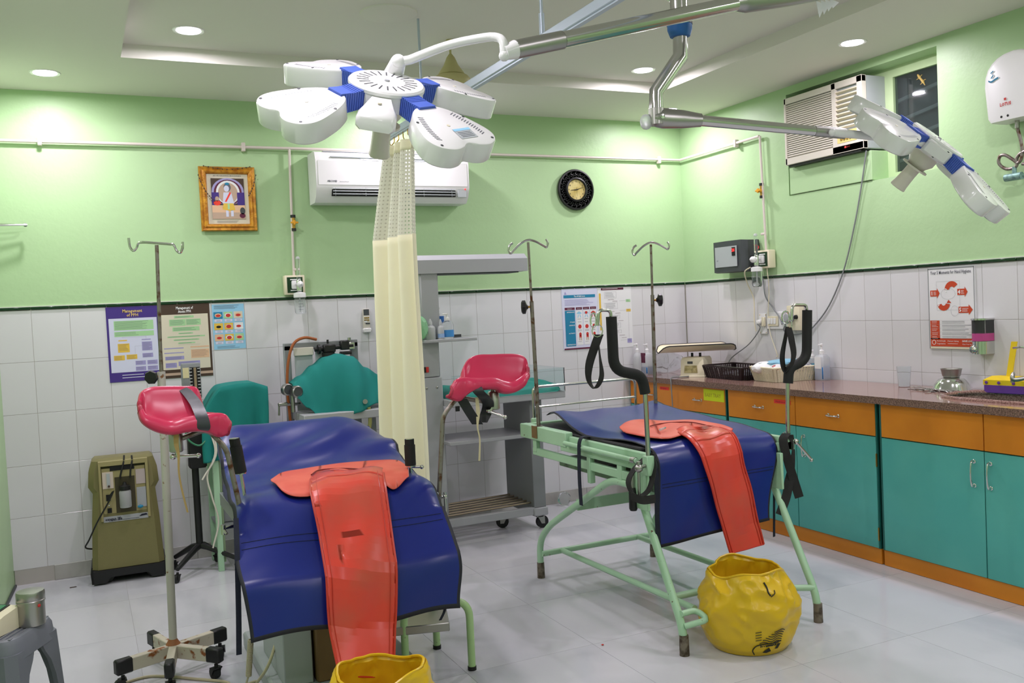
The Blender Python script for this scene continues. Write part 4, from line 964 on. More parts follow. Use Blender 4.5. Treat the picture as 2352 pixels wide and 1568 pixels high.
crumple('packet', 'clear and grey packet at the back of the white basket', (-.15, -1.42, .965), .11, .05, .06, mat('grey packet', (90, 92, 100), .3, rgb2=(190, 190, 196), vscale=18), 9, 'packet', .2)['group'] = 'packets in the white basket'
crumple('packet', 'small red marked packet at the front of the white basket', (-.3, -1.37, .965), .05, .045, .06, mat('red packet', (226, 224, 226), .3, rgb2=(160, 30, 40), vscale=26, lo=.55, hi=.6), 12, 'packet', .15)['group'] = 'packets in the white basket'
crumple('packet', 'dark contents showing inside the brown basket', (-.27, -.98, .916), .11, .15, .05, mat('dark packet', (52, 52, 60), .3, rgb2=(120, 124, 140), vscale=30), 15, 'packet', .2)
# translucent cup, bowl, small bowl, forceps
c = V((-.1, -2.2, .912)); tag(MB().lathe([(.03, 0), (.032, .003), (.04, .115), (.0385, .115), (.0305, .005), (0, .004)], c, seg=24).build('plastic_cup', 'clear', loc=c), 'clear disposable plastic cup standing against the right wall tiles', 'cup')
c = V((-.11, -2.525, .912))
tag(MB().lathe([(.098, .0), (.1, .003), (.094, .014), (.085, .036), (.066, .06), (.04, .07), (.0, .071)], c, seg=32).build('steel_bowl', 'chrome', loc=c), 'steel bowl turned upside down by the sink', 'bowl')
c = c + V((0, 0, .0712)); tag(MB().lathe([(0, 0), (.04, 0), (.046, .008), (.053, .042), (.056, .045), (.052, .043), (.043, .01), (0, .006)], c, seg=28).build('small_bowl', 'brushed', loc=c), 'small steel cup standing on the upturned bowl', 'bowl')
rnd = random.Random(4)
for k in range(9):
    a = rnd.uniform(-.5, .5) + (pi if k % 2 else 0) + .9; L_ = rnd.uniform(.13, .17); o = V((-.235 + rnd.uniform(-.02, .04), -2.5 + .14 * (k / 8 - .5) * 1.6, .9145 + .0035 * (k % 4)))
    d = V((cos(a) * .5, sin(a), 0)).normalized(); s_ = V((-d.y, d.x, 0))
    m = MB()
    for q in (-1, 1):
        m.tube([o + d * L_ * .5 + s_ * q * .002, o + s_ * q * -.003, o - d * L_ * .36 + s_ * q * .014], .0028, 6)
        cc = o - d * L_ * .43 + s_ * q * .02; m.tube([cc + d * cos(b * pi / 5) * .013 + s_ * sin(b * pi / 5) * .011 for b in range(10)], .0022, 5, closed=True)
    m.sphere(o + s_ * -.0005, .0045, seg=6)
    tag(m.build('forceps', 'steel', loc=o), 'steel forceps in the loose heap beside the upturned bowl', 'forceps', 'forceps heap by the sink')
# purple box with yellow lid, ruler, tap
a0 = at(2283, 893, Z=.912); c = V((-.06, -2.84, .912)); t = thing('sharps_box', 'purple box with yellow lid behind the sink', 'box', c)
R = MX.Rotation(radians(8), 3, 'Z')
MB().box(c + V((0, -.02, .022)), (.1, .27, .044), R, bev=.003).build('body', 'violet', t)
m = MB(); m.skin([[m.bm.verts.new(c + R @ V((x, y - .02, z))) for x, y in ((.052, .138), (-.052, .138), (-.052, -.138), (.052, -.138))] for z in (.042, .068)] + [[m.bm.verts.new(c + R @ V((x, y - .02, .085))) for x, y in ((.05, .1), (0, .12), (0, -.12), (.05, -.1))]]); m.build('lid', 'yellow', t, smooth=False)
for y in (.12, .055, -.02): MB().lathe([(.008, 0), (.008, .004), (0, .005)], c + R @ V((-.052, y - .02, .055)), (-1, 0, 0), 10).build('stud', 'violet', t)
p0, p1 = at(2318, 872, X=-.05), at(2331, 784, X=-.03)
m = MB(); d = (p1 - p0); m.prism([p0 + V((0, .016, 0)), p0 + V((0, -.016, 0)), p1 + V((0, -.016, 0)), p1 + V((0, .016, 0))], (-.006, 0, 0)); tag(m.build('yellow_bar', 'yellow', loc=p0, smooth=False), 'yellow ribbed plastic bar leaning on the wall behind the tap', 'bar')
t = thing('tap', 'chrome tap at the right edge beside the sink', 'tap', (-.12, -3.02, .912))
b_ = V((-.13, -3.02, .912)); MB().lathe([(.026, 0), (.026, .01), (.017, .016), (.016, .12), (.022, .128), (.022, .17), (.012, .178)], b_, seg=18).build('body', 'chrome', t)
MB().tube([b_ + V((0, 0, .1)), b_ + V((-.07, .06, .085)), at(2326, 862, X=-.2), at(2326, 878, X=-.2)], .0105, 10, sm=5).build('spout', 'brushed', t)
MB().tube([b_ + V((0, 0, .17)), b_ + V((-.02, .03, .24)), at(2328, 799, X=-.1)], .006, 8, sm=4).build('lever', 'chrome', t)
# ================================================================== BEDS
def onprof(px, py, prof):
    """(x, s): where the pixel ray meets a surface extruded along X over a (y, z) profile"""
    d = FW + RT * ((px - 1176) / FPX) - UP * ((py - 784) / FPX); s = 0; best = None
    for (ya, za), (yb, zb) in zip(prof, prof[1:]):
        L_ = math.hypot(yb - ya, zb - za); ny, nz = -(zb - za) / L_, (yb - ya) / L_
        den = d.y * ny + d.z * nz
        if abs(den) > 1e-6:
            t = ((ya - CAMP.y) * ny + (za - CAMP.z) * nz) / den; p = CAMP + d * t
            f = ((p.y - ya) * (yb - ya) + (p.z - za) * (zb - za)) / L_ ** 2
            if -.02 <= f <= 1.02 and t > 0 and (best is None or t < best[0]): best = (t, p.x, s + f * L_)
        s += L_
    return (best[1], best[2]) if best else None
def smoothprof(prof, k=6):
    p = spline([V((0, y, z)) for y, z in prof], k); return [(q.y, q.z) for q in p]
def profat(prof, s):
    for (ya, za), (yb, zb) in zip(prof, prof[1:]):
        L_ = math.hypot(yb - ya, zb - za)
        if s <= L_ or (yb, zb) == prof[-1]: f = s / L_; return V((0, ya + (yb - ya) * f, za + (zb - za) * f)), V((0, -(zb - za) / L_, (yb - ya) / L_)) * (-1)
        s -= L_
def plen(prof): return sum(math.hypot(b[0] - a[0], b[1] - a[1]) for a, b in zip(prof, prof[1:]))
def interp(tab, s):
    if s <= tab[0][0]: return tab[0][1]
    for (a, va), (b, vb) in zip(tab, tab[1:]):
        if s <= b: f = (s - a) / (b - a); f = f * f * (3 - 2 * f); return va + (vb - va) * f
    return tab[-1][1]
def coverpt(B, x, s, lift=0):
    p, n = profat(B['prof'], s)
    xl, xr = interp(B['xl'], s), interp(B['xr'], s); u = (x - xl) / (xr - xl)
    z = B['drop'](u, s); wv = B['wave'](u, s)
    return V((x, p.y, p.z)) + V((0, 0, z)) + n * (wv + lift)

# ---- covers: profile from the head end to the hanging hem, then on down for the aprons
LP = smoothprof([(-1.52, .90), (-1.56, .955), (-1.63, .985), (-1.72, .975), (-1.9, .905), (-2.06, .835), (-2.25, .82), (-2.45, .82), (-2.56, .808), (-2.63, .775), (-2.74, .685), (-2.84, .607), (-2.875, .565), (-2.9, .41)])
Ls = plen(LP); LB = dict(prof=LP + [(-3.06, .05)], n=Ls,
    xl=[(0, -3.76), (.12, -3.83), (.6, -3.86), (Ls - .62, -3.898), (Ls - .25, -3.934), (Ls, -3.914)], xr=[(0, -3.16), (.1, -3.09), (.5, -3.07), (Ls - .62, -3.125), (Ls - .15, -3.15), (Ls, -3.175)],
    drop=lambda u, s: -(.16 * max(0, (u - .72) / .28) ** 2 + .07 * max(0, (.14 - u) / .14) ** 2) * max(0, 1 - s / .55) - .03 * max(0, (abs(u - .5) - .42) / .08) ** 2 * (1 if .5 < s < Ls - .4 else 0) - .03 * u * max(0, min(1, (s - Ls + .3) / .3)) - .012 * cos(u * 9 + 1.2) * max(0, min(1, (s - Ls + .22) / .2)),
    wave=lambda u, s: .007 * sin(u * 11 + s * 7) * sin(s * 12 + u * 3) + .006 * sin(s * 30 + u * 14) * max(0, 1 - abs(s - .42) / .35) + .010 * sin(u * 7 + .6) * max(0, min(1, (s - Ls + .55) / .4)) * (0.4 + .6 * u))
RP = smoothprof([(-1.53, .872), (-1.6, .882), (-1.8, .872), (-2.1, .853), (-2.4, .84), (-2.56, .832), (-2.62, .818), (-2.655, .78), (-2.668, .72), (-2.68, .40)])
Rs = plen(RP); RB = dict(prof=RP + [(-2.72, .05)], n=Rs,
    xl=[(0, -2.075), (.15, -2.1), (.55, -2.155), (.85, -2.13), (Rs - .42, -2.125), (Rs, -2.15)], xr=[(0, -1.39), (.3, -1.4), (.7, -1.41), (Rs - .42, -1.452), (Rs, -1.54)],
    drop=lambda u, s: .012 * max(0, (.16 - u) / .16) * max(0, 1 - abs(s - .12) / .12) - .035 * max(0, (.1 - u) / .1) * max(0, 1 - abs(s - .55) / .4) + .02 * max(0, (u - .85) / .15) * max(0, 1 - abs(s - .03) / .12) + .035 * u * max(0, min(1, (s - Rs + .35) / .3)),
    wave=lambda u, s: .005 * sin(u * 9 + s * 8) * sin(s * 10 + u * 4) + .007 * sin(u * 16 + s * 5) * max(0, 1 - s / .4) * (1 - u * .5) + .008 * sin(u * 8 + .4) * max(0, min(1, (s - Rs + .45) / .35)))
def cover(B, label, loc, ns=110, nu=64):
    t = thing('mattress_cover', label, 'mattress cover', loc, 'blue mattress covers')
    P = []
    for i in range(ns + 1):
        s = B['n'] * i / ns; xl, xr = interp(B['xl'], s), interp(B['xr'], s)
        P.append([coverpt(B, xl + (xr - xl) * j / nu, s) for j in range(nu + 1)])
    MB().grid(P, border=(1, 1)).build('sheet', ['blue', 'bind'], t, solid=.004)
    return t, P
CL, PL_ = cover(LB, 'royal blue wipe clean cover draped over the left bed front', (-3.52, -2.3, .8))
CR, PR_ = cover(RB, 'royal blue wipe clean cover draped over the green framed right bed', (-1.8, -2.2, .84))
# stitched seam lines on the hanging fronts
for B, T, ss in ((LB, CL, (Ls - .36, Ls - .33)), (RB, CR, (Rs - .27, Rs - .255))):
    m = MB()
    for s in ss:
        xl, xr = interp(B['xl'], s), interp(B['xr'], s); m.ribbon([coverpt(B, xl + (xr - xl) * (.03 + .94 * k / 40), s, .0028) for k in range(41)], (0, 0, .0025), .001, 0)
    m.build('seam', 'seampen', T)
def strap(T, pts, wv, nm='tie_strap', mt='navyweb', th=.003): return MB().ribbon(pts, wv, th).build(nm, mt, T)
sx = lambda px, py, **k: at(px, py, **k)
strap(CR, [sx(1352, 1003, X=-2.15), sx(1338, 1003, X=-2.2), sx(1331, 1015, X=-2.225), sx(1330, 1040, X=-2.226), sx(1331, 1100, X=-2.226), sx(1335, 1160, X=-2.226)], (0, -.03, 0))
strap(CR, [sx(1498, 1045, Y=-2.69), sx(1508, 1100, Y=-2.7), sx(1510, 1200, Y=-2.7), sx(1515, 1289, Y=-2.7)], (.024, 0, 0))
strap(CR, [sx(1772, 1045, Y=-2.62), sx(1779, 1070, Y=-2.63), sx(1778, 1130, Y=-2.63), sx(1778, 1232, Y=-2.63)], (.016, .006, 0))
strap(CL, [sx(542, 1190, Y=-2.7), sx(545, 1280, Y=-2.78), sx(548, 1400, Y=-2.82), sx(549, 1503, Y=-2.82)], (.018, 0, 0))
strap(CL, [sx(1024, 1385, Y=-2.88), sx(1020, 1405, Y=-2.88), sx(1011, 1424, Y=-2.88)], (.01, 0, 0))
# ---- red aprons
def apron(B, label, up, low, sl, sr, slit, loc, lift=.006):
    t = thing('rubber_apron', label, 'rubber apron', loc, 'red rubber aprons')
    q = lambda pts: [V((*onprof(x, y, B['prof']), 0)) for x, y in pts]
    U, Lw = spline(q(up), 8), spline(q(low), 8); n = 60
    rs = lambda C, k: C[min(len(C) - 1, int(round(k * (len(C) - 1) / n)))]
    P = []
    for k in range(n + 1):
        a, b = rs(U, k), rs(Lw, k); row = []
        for j in range(15):
            p = a.lerp(b, j / 14); e = min(1, min(j, 14 - j) / 4); row.append(coverpt(B, p.x, p.y, lift + .006 * e * (1 + sin(p.x * 31 + p.y * 9)) * .6 + .012))
        P.append(row)
    MB().grid(P).build('collar', mat('faded red rubber', (222, 100, 80), .5, rgb2=(214, 84, 66), vscale=7), t, solid=.003)
    # long strip hanging down the front
    A, C_ = q(sl), q(sr); A, C_ = spline(A, 8), spline(C_, 8); n2 = 70; P = []
    rs2 = lambda C, k: C[min(len(C) - 1, int(round(k * (len(C) - 1) / n2)))]
    for k in range(n2 + 1):
        a, b = rs2(A, k), rs2(C_, k); row = []
        for j in range(25):
            f = j / 24; p = a.lerp(b, f); bul = .006 * sin(f * pi * 3 + p.y * 6) * (1 if p.y < B['n'] else .3) + .014 * max(0, sin(f * pi)) * max(0, 1 - abs(p.y - B['n'] + .6) / .35)
            row.append(coverpt(B, p.x, p.y, lift + .016 + bul))
        P.append(row)
    MB().grid(P).build('strip', 'red', t, solid=.003)
    for j in (0, 2, 22, 24): MB().tube([r[j] + V((0, -.003, .001)) for r in P[6:]], .0042 if j in (0, 24) else .0016, 6).build('seam_cord', 'redseam', t)
    MB().tube([x + V((0, -.003, 0)) for x in P[-1]], .003, 6).build('hem', 'redseam', t)
    S_ = [coverpt(B, *onprof(x, y, B['prof']), .026) for x, y in slit]
    MB().tube(S_, .003, 6, sm=5).build('collar_fold', mat('dark red fold', (120, 34, 30), .6), t)
    return t
apron(LB, 'red rubber apron over the left bed with a long strip hanging into a yellow bag',
      [(622, 1108), (650, 1094), (700, 1086), (760, 1078), (820, 1069), (870, 1063), (908, 1064), (938, 1078)],
      [(623, 1112), (650, 1136), (700, 1147), (745, 1134), (800, 1122), (870, 1118), (905, 1132), (939, 1104)],
      [(716, 1100), (713, 1142), (732, 1240), (748, 1390), (775, 1547)], [(880, 1090), (884, 1128), (900, 1240), (905, 1390), (901, 1531)],
      [(716, 1106), (735, 1097), (790, 1090), (845, 1097)], (-3.45, -2.6, .82))
apron(RB, 'red rubber apron over the right bed with its strip hanging to the right',
      [(1423, 990), (1440, 978), (1466, 973), (1520, 973), (1570, 972), (1610, 974), (1655, 981), (1683, 996)],
      [(1424, 994), (1440, 1003), (1490, 1012), (1535, 1017), (1575, 1008), (1620, 1002), (1660, 999), (1682, 999)],
      [(1548, 1000), (1575, 1016), (1606, 1060), (1636, 1160), (1672, 1281)], [(1640, 990), (1672, 1000), (1697, 1040), (1718, 1130), (1743, 1263)],
      [(1494, 991), (1510, 986), (1545, 982), (1590, 983), (1640, 992)], (-1.85, -2.5, .84))
p = at(1521, 985, Z=.872); m = MB().cyl(p + V((-.02, -.01, 0)), p + V((.012, .006, .001)), .0055, seg=10); m.m(1).cyl(p + V((.012, .006, .001)), p + V((.03, .015, .002)), .003, seg=8)
tag(m.build('needle_cap', ['frost', 'teal'], loc=p), 'small clear capped needle on the red apron of the right bed', 'needle cap')

# ================================================================== right bed (mint green frame)
t = RBED = thing('delivery_bed', 'mint green tubular framed bed with foam grips at its foot', 'bed', (-1.82, -2.2, 0), 'delivery beds')
def legframe(x, sgn):
    path = [(x, -2.884, .05), (x, -2.87, .13), (x, -2.58, .655), (x, -2.36, .655), (x, -1.7, .305), (x, -1.583, .2), (x, -1.583, .05)]
    path = fillet(path, .085, 6)
    f = MB().tube(path, .0175, 12).build('leg_frame', 'mint', t)
    for y in (-2.884, -1.583): MB().cyl((x, y, .0), (x, y, .085), .021, .0195, seg=14).build('foot_cap', mat('bare worn ferrule', (130, 120, 106), .5, metal=.5, rgb2=(70, 58, 46), vscale=30), f)
legframe(-2.18, 1); legframe(-1.45, -1)
def br(a, b, r=.0145): MB().cyl(a, b, r, seg=12).build('cross_brace', 'mint', t)
br((-2.18, -1.605, .135), (-1.45, -1.605, .135), .016); br((-2.06, -1.605, .137), (-2.06, -2.80, .15)); br((-1.57, -1.605, .137), (-1.57, -2.80, .15)); br((-2.06, -2.62, .148), (-1.57, -2.62, .148), .016)
MB().tube(fillet([(-2.18, -2.872, .17), (-2.1, -2.865, .17), (-2.085, -2.93, .145), (-2.175, -2.885, .12)], .03), .013, 10).build('foot_loop', 'mint', t)
br((-1.45, -2.865, .15), (-1.57, -2.79, .15))
MB().box((-1.815, -2.02, .475), (.73, .012, .055)).build('rear_crossbar', 'mint', t)
for x, s in ((-2.18, -1), (-1.44, 1)):
    MB().span((x - .022, -1.45, .757), (x + .022, -1.97, .832), bev=.004).build('side_rail', 'mint', t)
    MB().span((x - .004, -1.9, .775), (x + .022, -2.66, .812), bev=.003).span((x - .016, -1.9, .735), (x + .012, -2.66, .765), bev=.003).build('side_rail', 'mint', t)
    MB().cyl((x - .014 * 1 + s * .022, -1.985, .785), (x + s * .036 - .0, -2.64, .782), .011, seg=12).build('slide_tube', 'mint', t)
    MB().cyl((x + s * .036, -2.6, .782), (x + s * .036, -2.63, .782), .014, seg=12).build('slide_clamp', 'brushed', t)
    MB().span((x - .01, -1.57, .672), (x + .012, -2.66, .712), bev=.003).build('lower_rail', 'mint', t)
    MB().span((x - .012, -1.58, .69), (x + .012, -1.62, .765), bev=.002).build('rail_post', 'mint', t)
    MB().span((x - .014, -2.16, .61), (x + .014, -2.19, .74), bev=.002).build('rail_post', 'mint', t)
    MB().span((x - .012, -2.43, .655), (x + .016, -2.47, .74), bev=.003).build('rail_post', 'mint', t)
    MB().span((x - .03, -2.6, .57), (x - .014, -2.7, .74), bev=.003).build('end_plate', 'mint', t)
MB().span((-2.16, -1.452, .757), (-1.46, -1.49, .83), bev=.003).build('head_crossbar', 'mint', t)
MB().span((-2.16, -2.57, .715), (-1.46, -2.61, .775), bev=.003).build('foot_crossbar', 'mint', t)
MB().span((-2.1, -1.7, .62), (-1.52, -2.6, .665), bev=.003).build('sliding_section', mat('greasy green steel', (120, 150, 118), .5, rgb2=(50, 54, 44), vscale=12, lo=.5, hi=.6), t)
MB().span((-2.155, -1.5, .80), (-1.47, -2.57, .822), bev=.006).build('mattress', 'rubber', t)
# chrome head rail
hy = -1.425; m = MB().tube(fillet([(-2.1, hy, .83), (-2.1, hy, 1.022), (-1.425, hy, 1.02), (-1.425, hy, .83)], .035), .0085, 10).cyl((-2.1, hy, .908), (-1.425, hy, .912), .0065, seg=10); m.build('head_rail', 'steel', t)
for x in (-2.1, -1.425): MB().lathe([(.018, 0), (.018, .02), (.011, .026)], (x, hy, .825), seg=12).build('rail_socket', 'mint', t)
# drip poles
def drip_pole(x, y, z0, zt, kz, kside, tilt=0):
    b = V((x, y, z0)); tp_ = V((x + tilt, y, zt)); kq = b.lerp(tp_, (kz - z0) / (zt - z0))
    p = MB().cyl(b, kq + V((0, 0, .03)), .0105, seg=12).cyl(kq, tp_, .0068, seg=10).build('drip_pole', 'rust', t)
    MB().tube([tp_ + ca * u * .1 + V((0, 0, h)) for u, h in ((-.82, .0), (-.98, -.012), (-1.06, -.035), (-.96, -.055), (-.8, -.04), (-.4, -.005), (0, .012), (.4, .002), (.8, -.022), (.96, -.03), (1.04, -.008), (.95, .012))], .0058, 8, sm=4).build('hook_bar', 'steel', p)
    k_ = MB().cyl(kq, kq + ca * kside * .022, .006, seg=8); k_.m(1).lathe([(.01, .02), (.013, .026), (.036, .034), (.036, .05), (.026, .056), (0, .058)], kq, ca * kside, 8); k_.build('knob', ['brass', 'black'], p)
    MB().lathe([(.024, 0), (.024, .004), (.0, .005)], b, seg=12).build('pole_flange', 'rust', p)
drip_pole(-2.182, -1.64, .83, 1.812, 1.47, -1, -.012); drip_pole(-1.425, -1.63, .83, 1.79, 1.475, 1, .012)
MB().span((-2.206, -1.6, .77), (-2.2025, -1.66, .834)).build('worn_patch', 'brownbox', t, smooth=False)
# foam padded leg poles with strap loops
def leg_pole(x, y, sg, pix, D):
    """pix: px path bottom -> top"""
    P = [at(a, b, Y=y) for a, b in pix]
    p = MB().cyl(P[0], P[1] + V((0, 0, .03)), .0105, seg=12).build('leg_pole', 'steel', t)
    MB().tube(fillet(P[1:5], .055, 6), .023, 16).build('foam_sleeve', 'foam', p)
    MB().tube(fillet([P[4] - V((0, 0, .02)), P[5], P[6], P[7]], .018, 4), .0072, 10).build('hook', 'steel', p)
    return p, P
pL, PP = leg_pole(-2.22, -2.72, -1, [(1490, 1062), (1482, 903), (1474, 862), (1410, 850), (1404, 727), (1402, 712), (1375, 712), (1372, 748)], 3.9)
h = PP[7]; rr = .016
MB().tube([h + V((-.012, 0, -.002)) + RT * .02 * cos(a * pi / 6) * .6 + UP * (.026 + .03 * sin(a * pi / 6)) - RT * .006 for a in range(12)], .004, 7, closed=True).tube([h + RT * .022 * cos(a * pi / 6) + UP * (-.02 + .026 * sin(a * pi / 6)) for a in range(12)], .0026, 6, closed=True).build('ring', 'chrome', pL)
yy = -2.72; sp2 = lambda x_, y_, yo=0: at(x_, y_, Y=yy + yo)
MB().ribbon([sp2(1376, 768), sp2(1368, 790), sp2(1354, 835, .01), sp2(1352, 870, .01), sp2(1362, 890, .0), sp2(1372, 887, -.02), sp2(1382, 862, -.03), sp2(1378, 820, -.03), sp2(1375, 792, -.02)], [tuple(RT * .038), tuple(RT * .038), tuple(RT * .034), tuple(RT * .022 + FW * .02), tuple(RT * .012 + FW * .03), tuple(RT * .02 + FW * .02), tuple(RT * .02 + FW * .02), tuple(RT * .008 + FW * .02), tuple(RT * .006 + FW * .02)], .003).build('strap_loop', 'web', pL)
c = PP[0]; MB().span(c + V((-.02, -.02, -.055)), c + V((.02, .02, .03)), bev=.003).build('clamp_block', 'mint', pL)
k_ = at(1467, 1075, Y=-2.74); MB().sphere(k_, .018, seg=14).cyl(k_, c + V((-.01, 0, -.01)), .008, seg=10).cyl(k_ + V((0, 0, .015)), k_ + V((0, 0, .028)), .009, seg=10).cyl(k_, at(1468, 1140, Y=-2.74), .006, seg=10).build('clamp_handle', 'brushed', pL)
MB().ribbon([at(1497, 1040, Y=-2.72), at(1502, 1075, Y=-2.74), at(1490, 1125, Y=-2.76), at(1460, 1140, Y=-2.74), at(1443, 1110, Y=-2.7), at(1455, 1080, Y=-2.68), at(1485, 1048, Y=-2.68)], (0, -.035, 0), .004).ribbon([at(1448, 1138, Y=-2.75), at(1475, 1148, Y=-2.77), at(1505, 1145, Y=-2.74)], (0, .0, .036), .003).build('hanging_strap', 'web', pL)
MB().lathe([(.013, 0), (.018, -.02), (.019, -.09), (.015, -.1), (0, -.102)], at(1453, 1120, Y=-2.6), seg=14).build('rail_grip', 'black', pL)
MB().cyl(at(1453, 1122, Y=-2.6), at(1453, 1075, Y=-2.6), .008, seg=10).build('grip_rod', 'brushed', pL)
pR, PP = leg_pole(-1.4, -2.66, 1, [(1810, 1008), (1810, 880), (1812, 845), (1853, 826), (1854, 712), (1852, 700), (1820, 700), (1818, 735)], 4.25)
h = PP[7]
MB().tube([h + RT * (-.028 + .018 * cos(a * pi / 6)) + UP * (.012 + .03 * sin(a * pi / 6)) for a in range(12)], .004, 7, closed=True).tube([h + RT * (-.012 + .014 * cos(a * pi / 6)) + UP * (-.02 + .024 * sin(a * pi / 6)) for a in range(12)], .0026, 6, closed=True).build('ring', 'chrome', pR)
yy = -2.66
MB().ribbon([sp2(1808, 750), sp2(1804, 775), sp2(1797, 815), sp2(1799, 842, .01), sp2(1806, 856, .0), sp2(1816, 842, -.02), sp2(1823, 815, -.03), sp2(1818, 780, -.03), sp2(1812, 752, -.02)], [tuple(RT * .02 + FW * .02), tuple(RT * .022 + FW * .02), tuple(RT * .026 + FW * .015), tuple(RT * .026 + FW * .015), tuple(RT * .02 + FW * .02), tuple(RT * .02 + FW * .02), tuple(RT * .026 + FW * .01), tuple(RT * .03), tuple(RT * .026)], .003).build('strap_loop', 'web', pR)
c = PP[0]; MB().span(c + V((-.022, -.02, -.05)), c + V((.022, .02, .0)), bev=.003).span((-1.46, c.y - .02, c.z - .045), (c.x, c.y + .02, c.z - .01)).build('clamp_block', 'mint', pR)
k_ = at(1828, 1014, Y=-2.68); MB().sphere(k_, .014, seg=12).cyl(c + V((.0, 0, -.02)), k_, .008, seg=10).cyl(k_, at(1862, 1053, Y=-2.68), .0055, seg=10).sphere(at(1864, 1056, Y=-2.68), .009, seg=10).build('clamp_handle', 'steel', pR)
w1 = tuple(RT * .042); w2 = tuple(RT * .04 + UP * .012)
MB().ribbon([at(1806, 995, Y=-2.69), at(1799, 1010, Y=-2.7), at(1806, 1045, Y=-2.7), at(1818, 1085, Y=-2.69), at(1836, 1142, Y=-2.69)], [w1, w1, w1, w2, w2], .003).ribbon([at(1812, 998, Y=-2.68), at(1822, 1020, Y=-2.68), at(1820, 1060, Y=-2.68), at(1813, 1100, Y=-2.68), at(1806, 1140, Y=-2.68), at(1791, 1182, Y=-2.68)], [w1, tuple(RT * .02 + FW * .03), tuple(RT * .03 + FW * .02), w1, tuple(RT * .04 - UP * .012), tuple(RT * .038 - UP * .014)], .003).build('hanging_strap', 'web', pR)

# ================================================================== left bed
t = LBED = thing('delivery_bed', 'bed on a central pedestal with crimson leg rests and black hand grips', 'bed', (-3.52, -2.3, 0), 'delivery beds')
MB().span((-3.78, -1.75, 0.0), (-3.2, -2.66, .07), bev=.01).build('base', 'lgrey', t)
MB().span((-3.62, -2.0, .07), (-3.36, -2.52, .66), bev=.006).build('pedestal', 'brownbox', t)
MB().span((-3.36, -2.02, .07), (-3.31, -2.5, .64), bev=.004).span((-3.74, -2.05, .07), (-3.63, -2.5, .6), bev=.004).build('pedestal_cover', 'lgrey', t)
MB().span((-3.85, -1.8, .66), (-3.15, -2.58, .72), bev=.004).build('bed_frame', 'grey2', t)
MB().span((-3.86, -1.98, .72), (-3.14, -2.55, .80), bev=.02, seg=2).build('mattress', 'blue', t)
MB().prism([(-3.82, -1.96, .74), (-3.82, -1.6, .92), (-3.82, -1.57, .86), (-3.82, -1.96, .68)], (.72, 0, 0)).build('backrest', 'blue', t)
MB().prism([(-3.86, -2.56, .77), (-3.86, -2.84, .565), (-3.86, -2.82, .53), (-3.86, -2.56, .7)], (.68, 0, 0)).build('foot_section', 'blue', t)
# bent rods with crimson gutter leg rests
def rest(rod, Y0, hold, secs):
    """gutter leg rest; sections give the back top edge, the front lip and the lip's lower edge"""
    f = MB().tube(fillet([at(a, b, Y=Y0) for a, b in rod], .03, 5), .0095, 12).build('rest_rod', 'rust', t)
    hb = at(*hold, Y=Y0); MB().lathe([(.02, -.04), (.024, -.036), (.024, .03), (.02, .036)], hb, seg=16).build('rod_holder', 'brushed', f)
    cols = [[] for _ in range(9)]; up = V((0, 0, 1)); ns = len(secs)
    for i, (T, L_, B_) in enumerate(secs):
        w_ = min(1, .35 + .65 * sin(pi * min(1, (i + .0) / 3))) if i < 2 else 1
        w_ *= 1 if i < ns - 3 else .75
        yt, yl = Y0 + .085 * w_, Y0 - .055 * w_
        pt, pl, pb = at(*T, Y=yt), at(*L_, Y=yl), at(*B_, Y=yl - .012)
        dp = .045 * min(1, (pt - pl).length / .11)
        for k, q in enumerate((pt - V((0, -.012, .012)), pt, pt.lerp(pl, .2) - up * dp * .75, pt.lerp(pl, .45) - up * dp * 1.15, pt.lerp(pl, .7) - up * dp * .9, pl.lerp(pt, .08), pl - V((0, .012, .006)), pb, pb + V((0, .03, -.004)))): cols[k].append(q)
    cols = [spline(c_, 5) for c_ in cols]; rows = [spline([c_[i] for c_ in cols], 4) for i in range(len(cols[0]))]
    p = MB().grid(rows).build('leg_rest', 'pink', t, solid=.014)
    edge = rows[0] + [r[-1] for r in rows[1:]] + rows[-1][::-1][1:] + [r[0] for r in rows[::-1][1:-1]]
    MB().tube(edge, .0085, 8, closed=True).build('piping', mat('crimson piping', (168, 38, 66), .45, bump=.6, bscale=90), p)
    return f, p
f, p = rest([(566, 1240), (548, 1150), (520, 1030), (476, 984), (408, 1010)], -2.55, (404, 1012),
    [((320, 925), (322, 935), (322, 946)), ((326, 905), (334, 958), (331, 968)), ((348, 894), (358, 968), (360, 986)), ((385, 892), (392, 977), (395, 993)), ((420, 892), (425, 968), (425, 988)), ((450, 895), (455, 962), (455, 985)), ((461, 925), (480, 957), (480, 988)), ((470, 948), (500, 954), (500, 996)), ((495, 952), (516, 957), (514, 995)), ((512, 960), (526, 970), (524, 988))])
MB().ribbon([at(412, 889, Y=-2.455), at(428, 899, Y=-2.49), at(447, 922, Y=-2.55), at(459, 945, Y=-2.6), at(466, 966, Y=-2.63), at(467, 985, Y=-2.63), at(450, 991, Y=-2.57)], tuple(RT * .046), .004).build('strap', mat('charcoal strap', (52, 54, 60), .35, bump=.2, bscale=20), p)
MB().tube([at(475, 985, Y=-2.55), at(468, 975, Y=-2.53), at(460, 968, Y=-2.51)], .012, 10).build('rest_bracket', 'rust', f)
MB().ribbon([at(405, 985, Y=-2.58), at(405, 1020, Y=-2.585), at(410, 1045, Y=-2.585), at(411, 1085, Y=-2.58), at(418, 1125, Y=-2.575), at(431, 1176, Y=-2.57)], [tuple(RT * .018), tuple(RT * .016), tuple(RT * .009), tuple(RT * .006), tuple(RT * .006), tuple(RT * .006)], .003).build('lace', mat('tan lace', (178, 148, 96), .7), p)
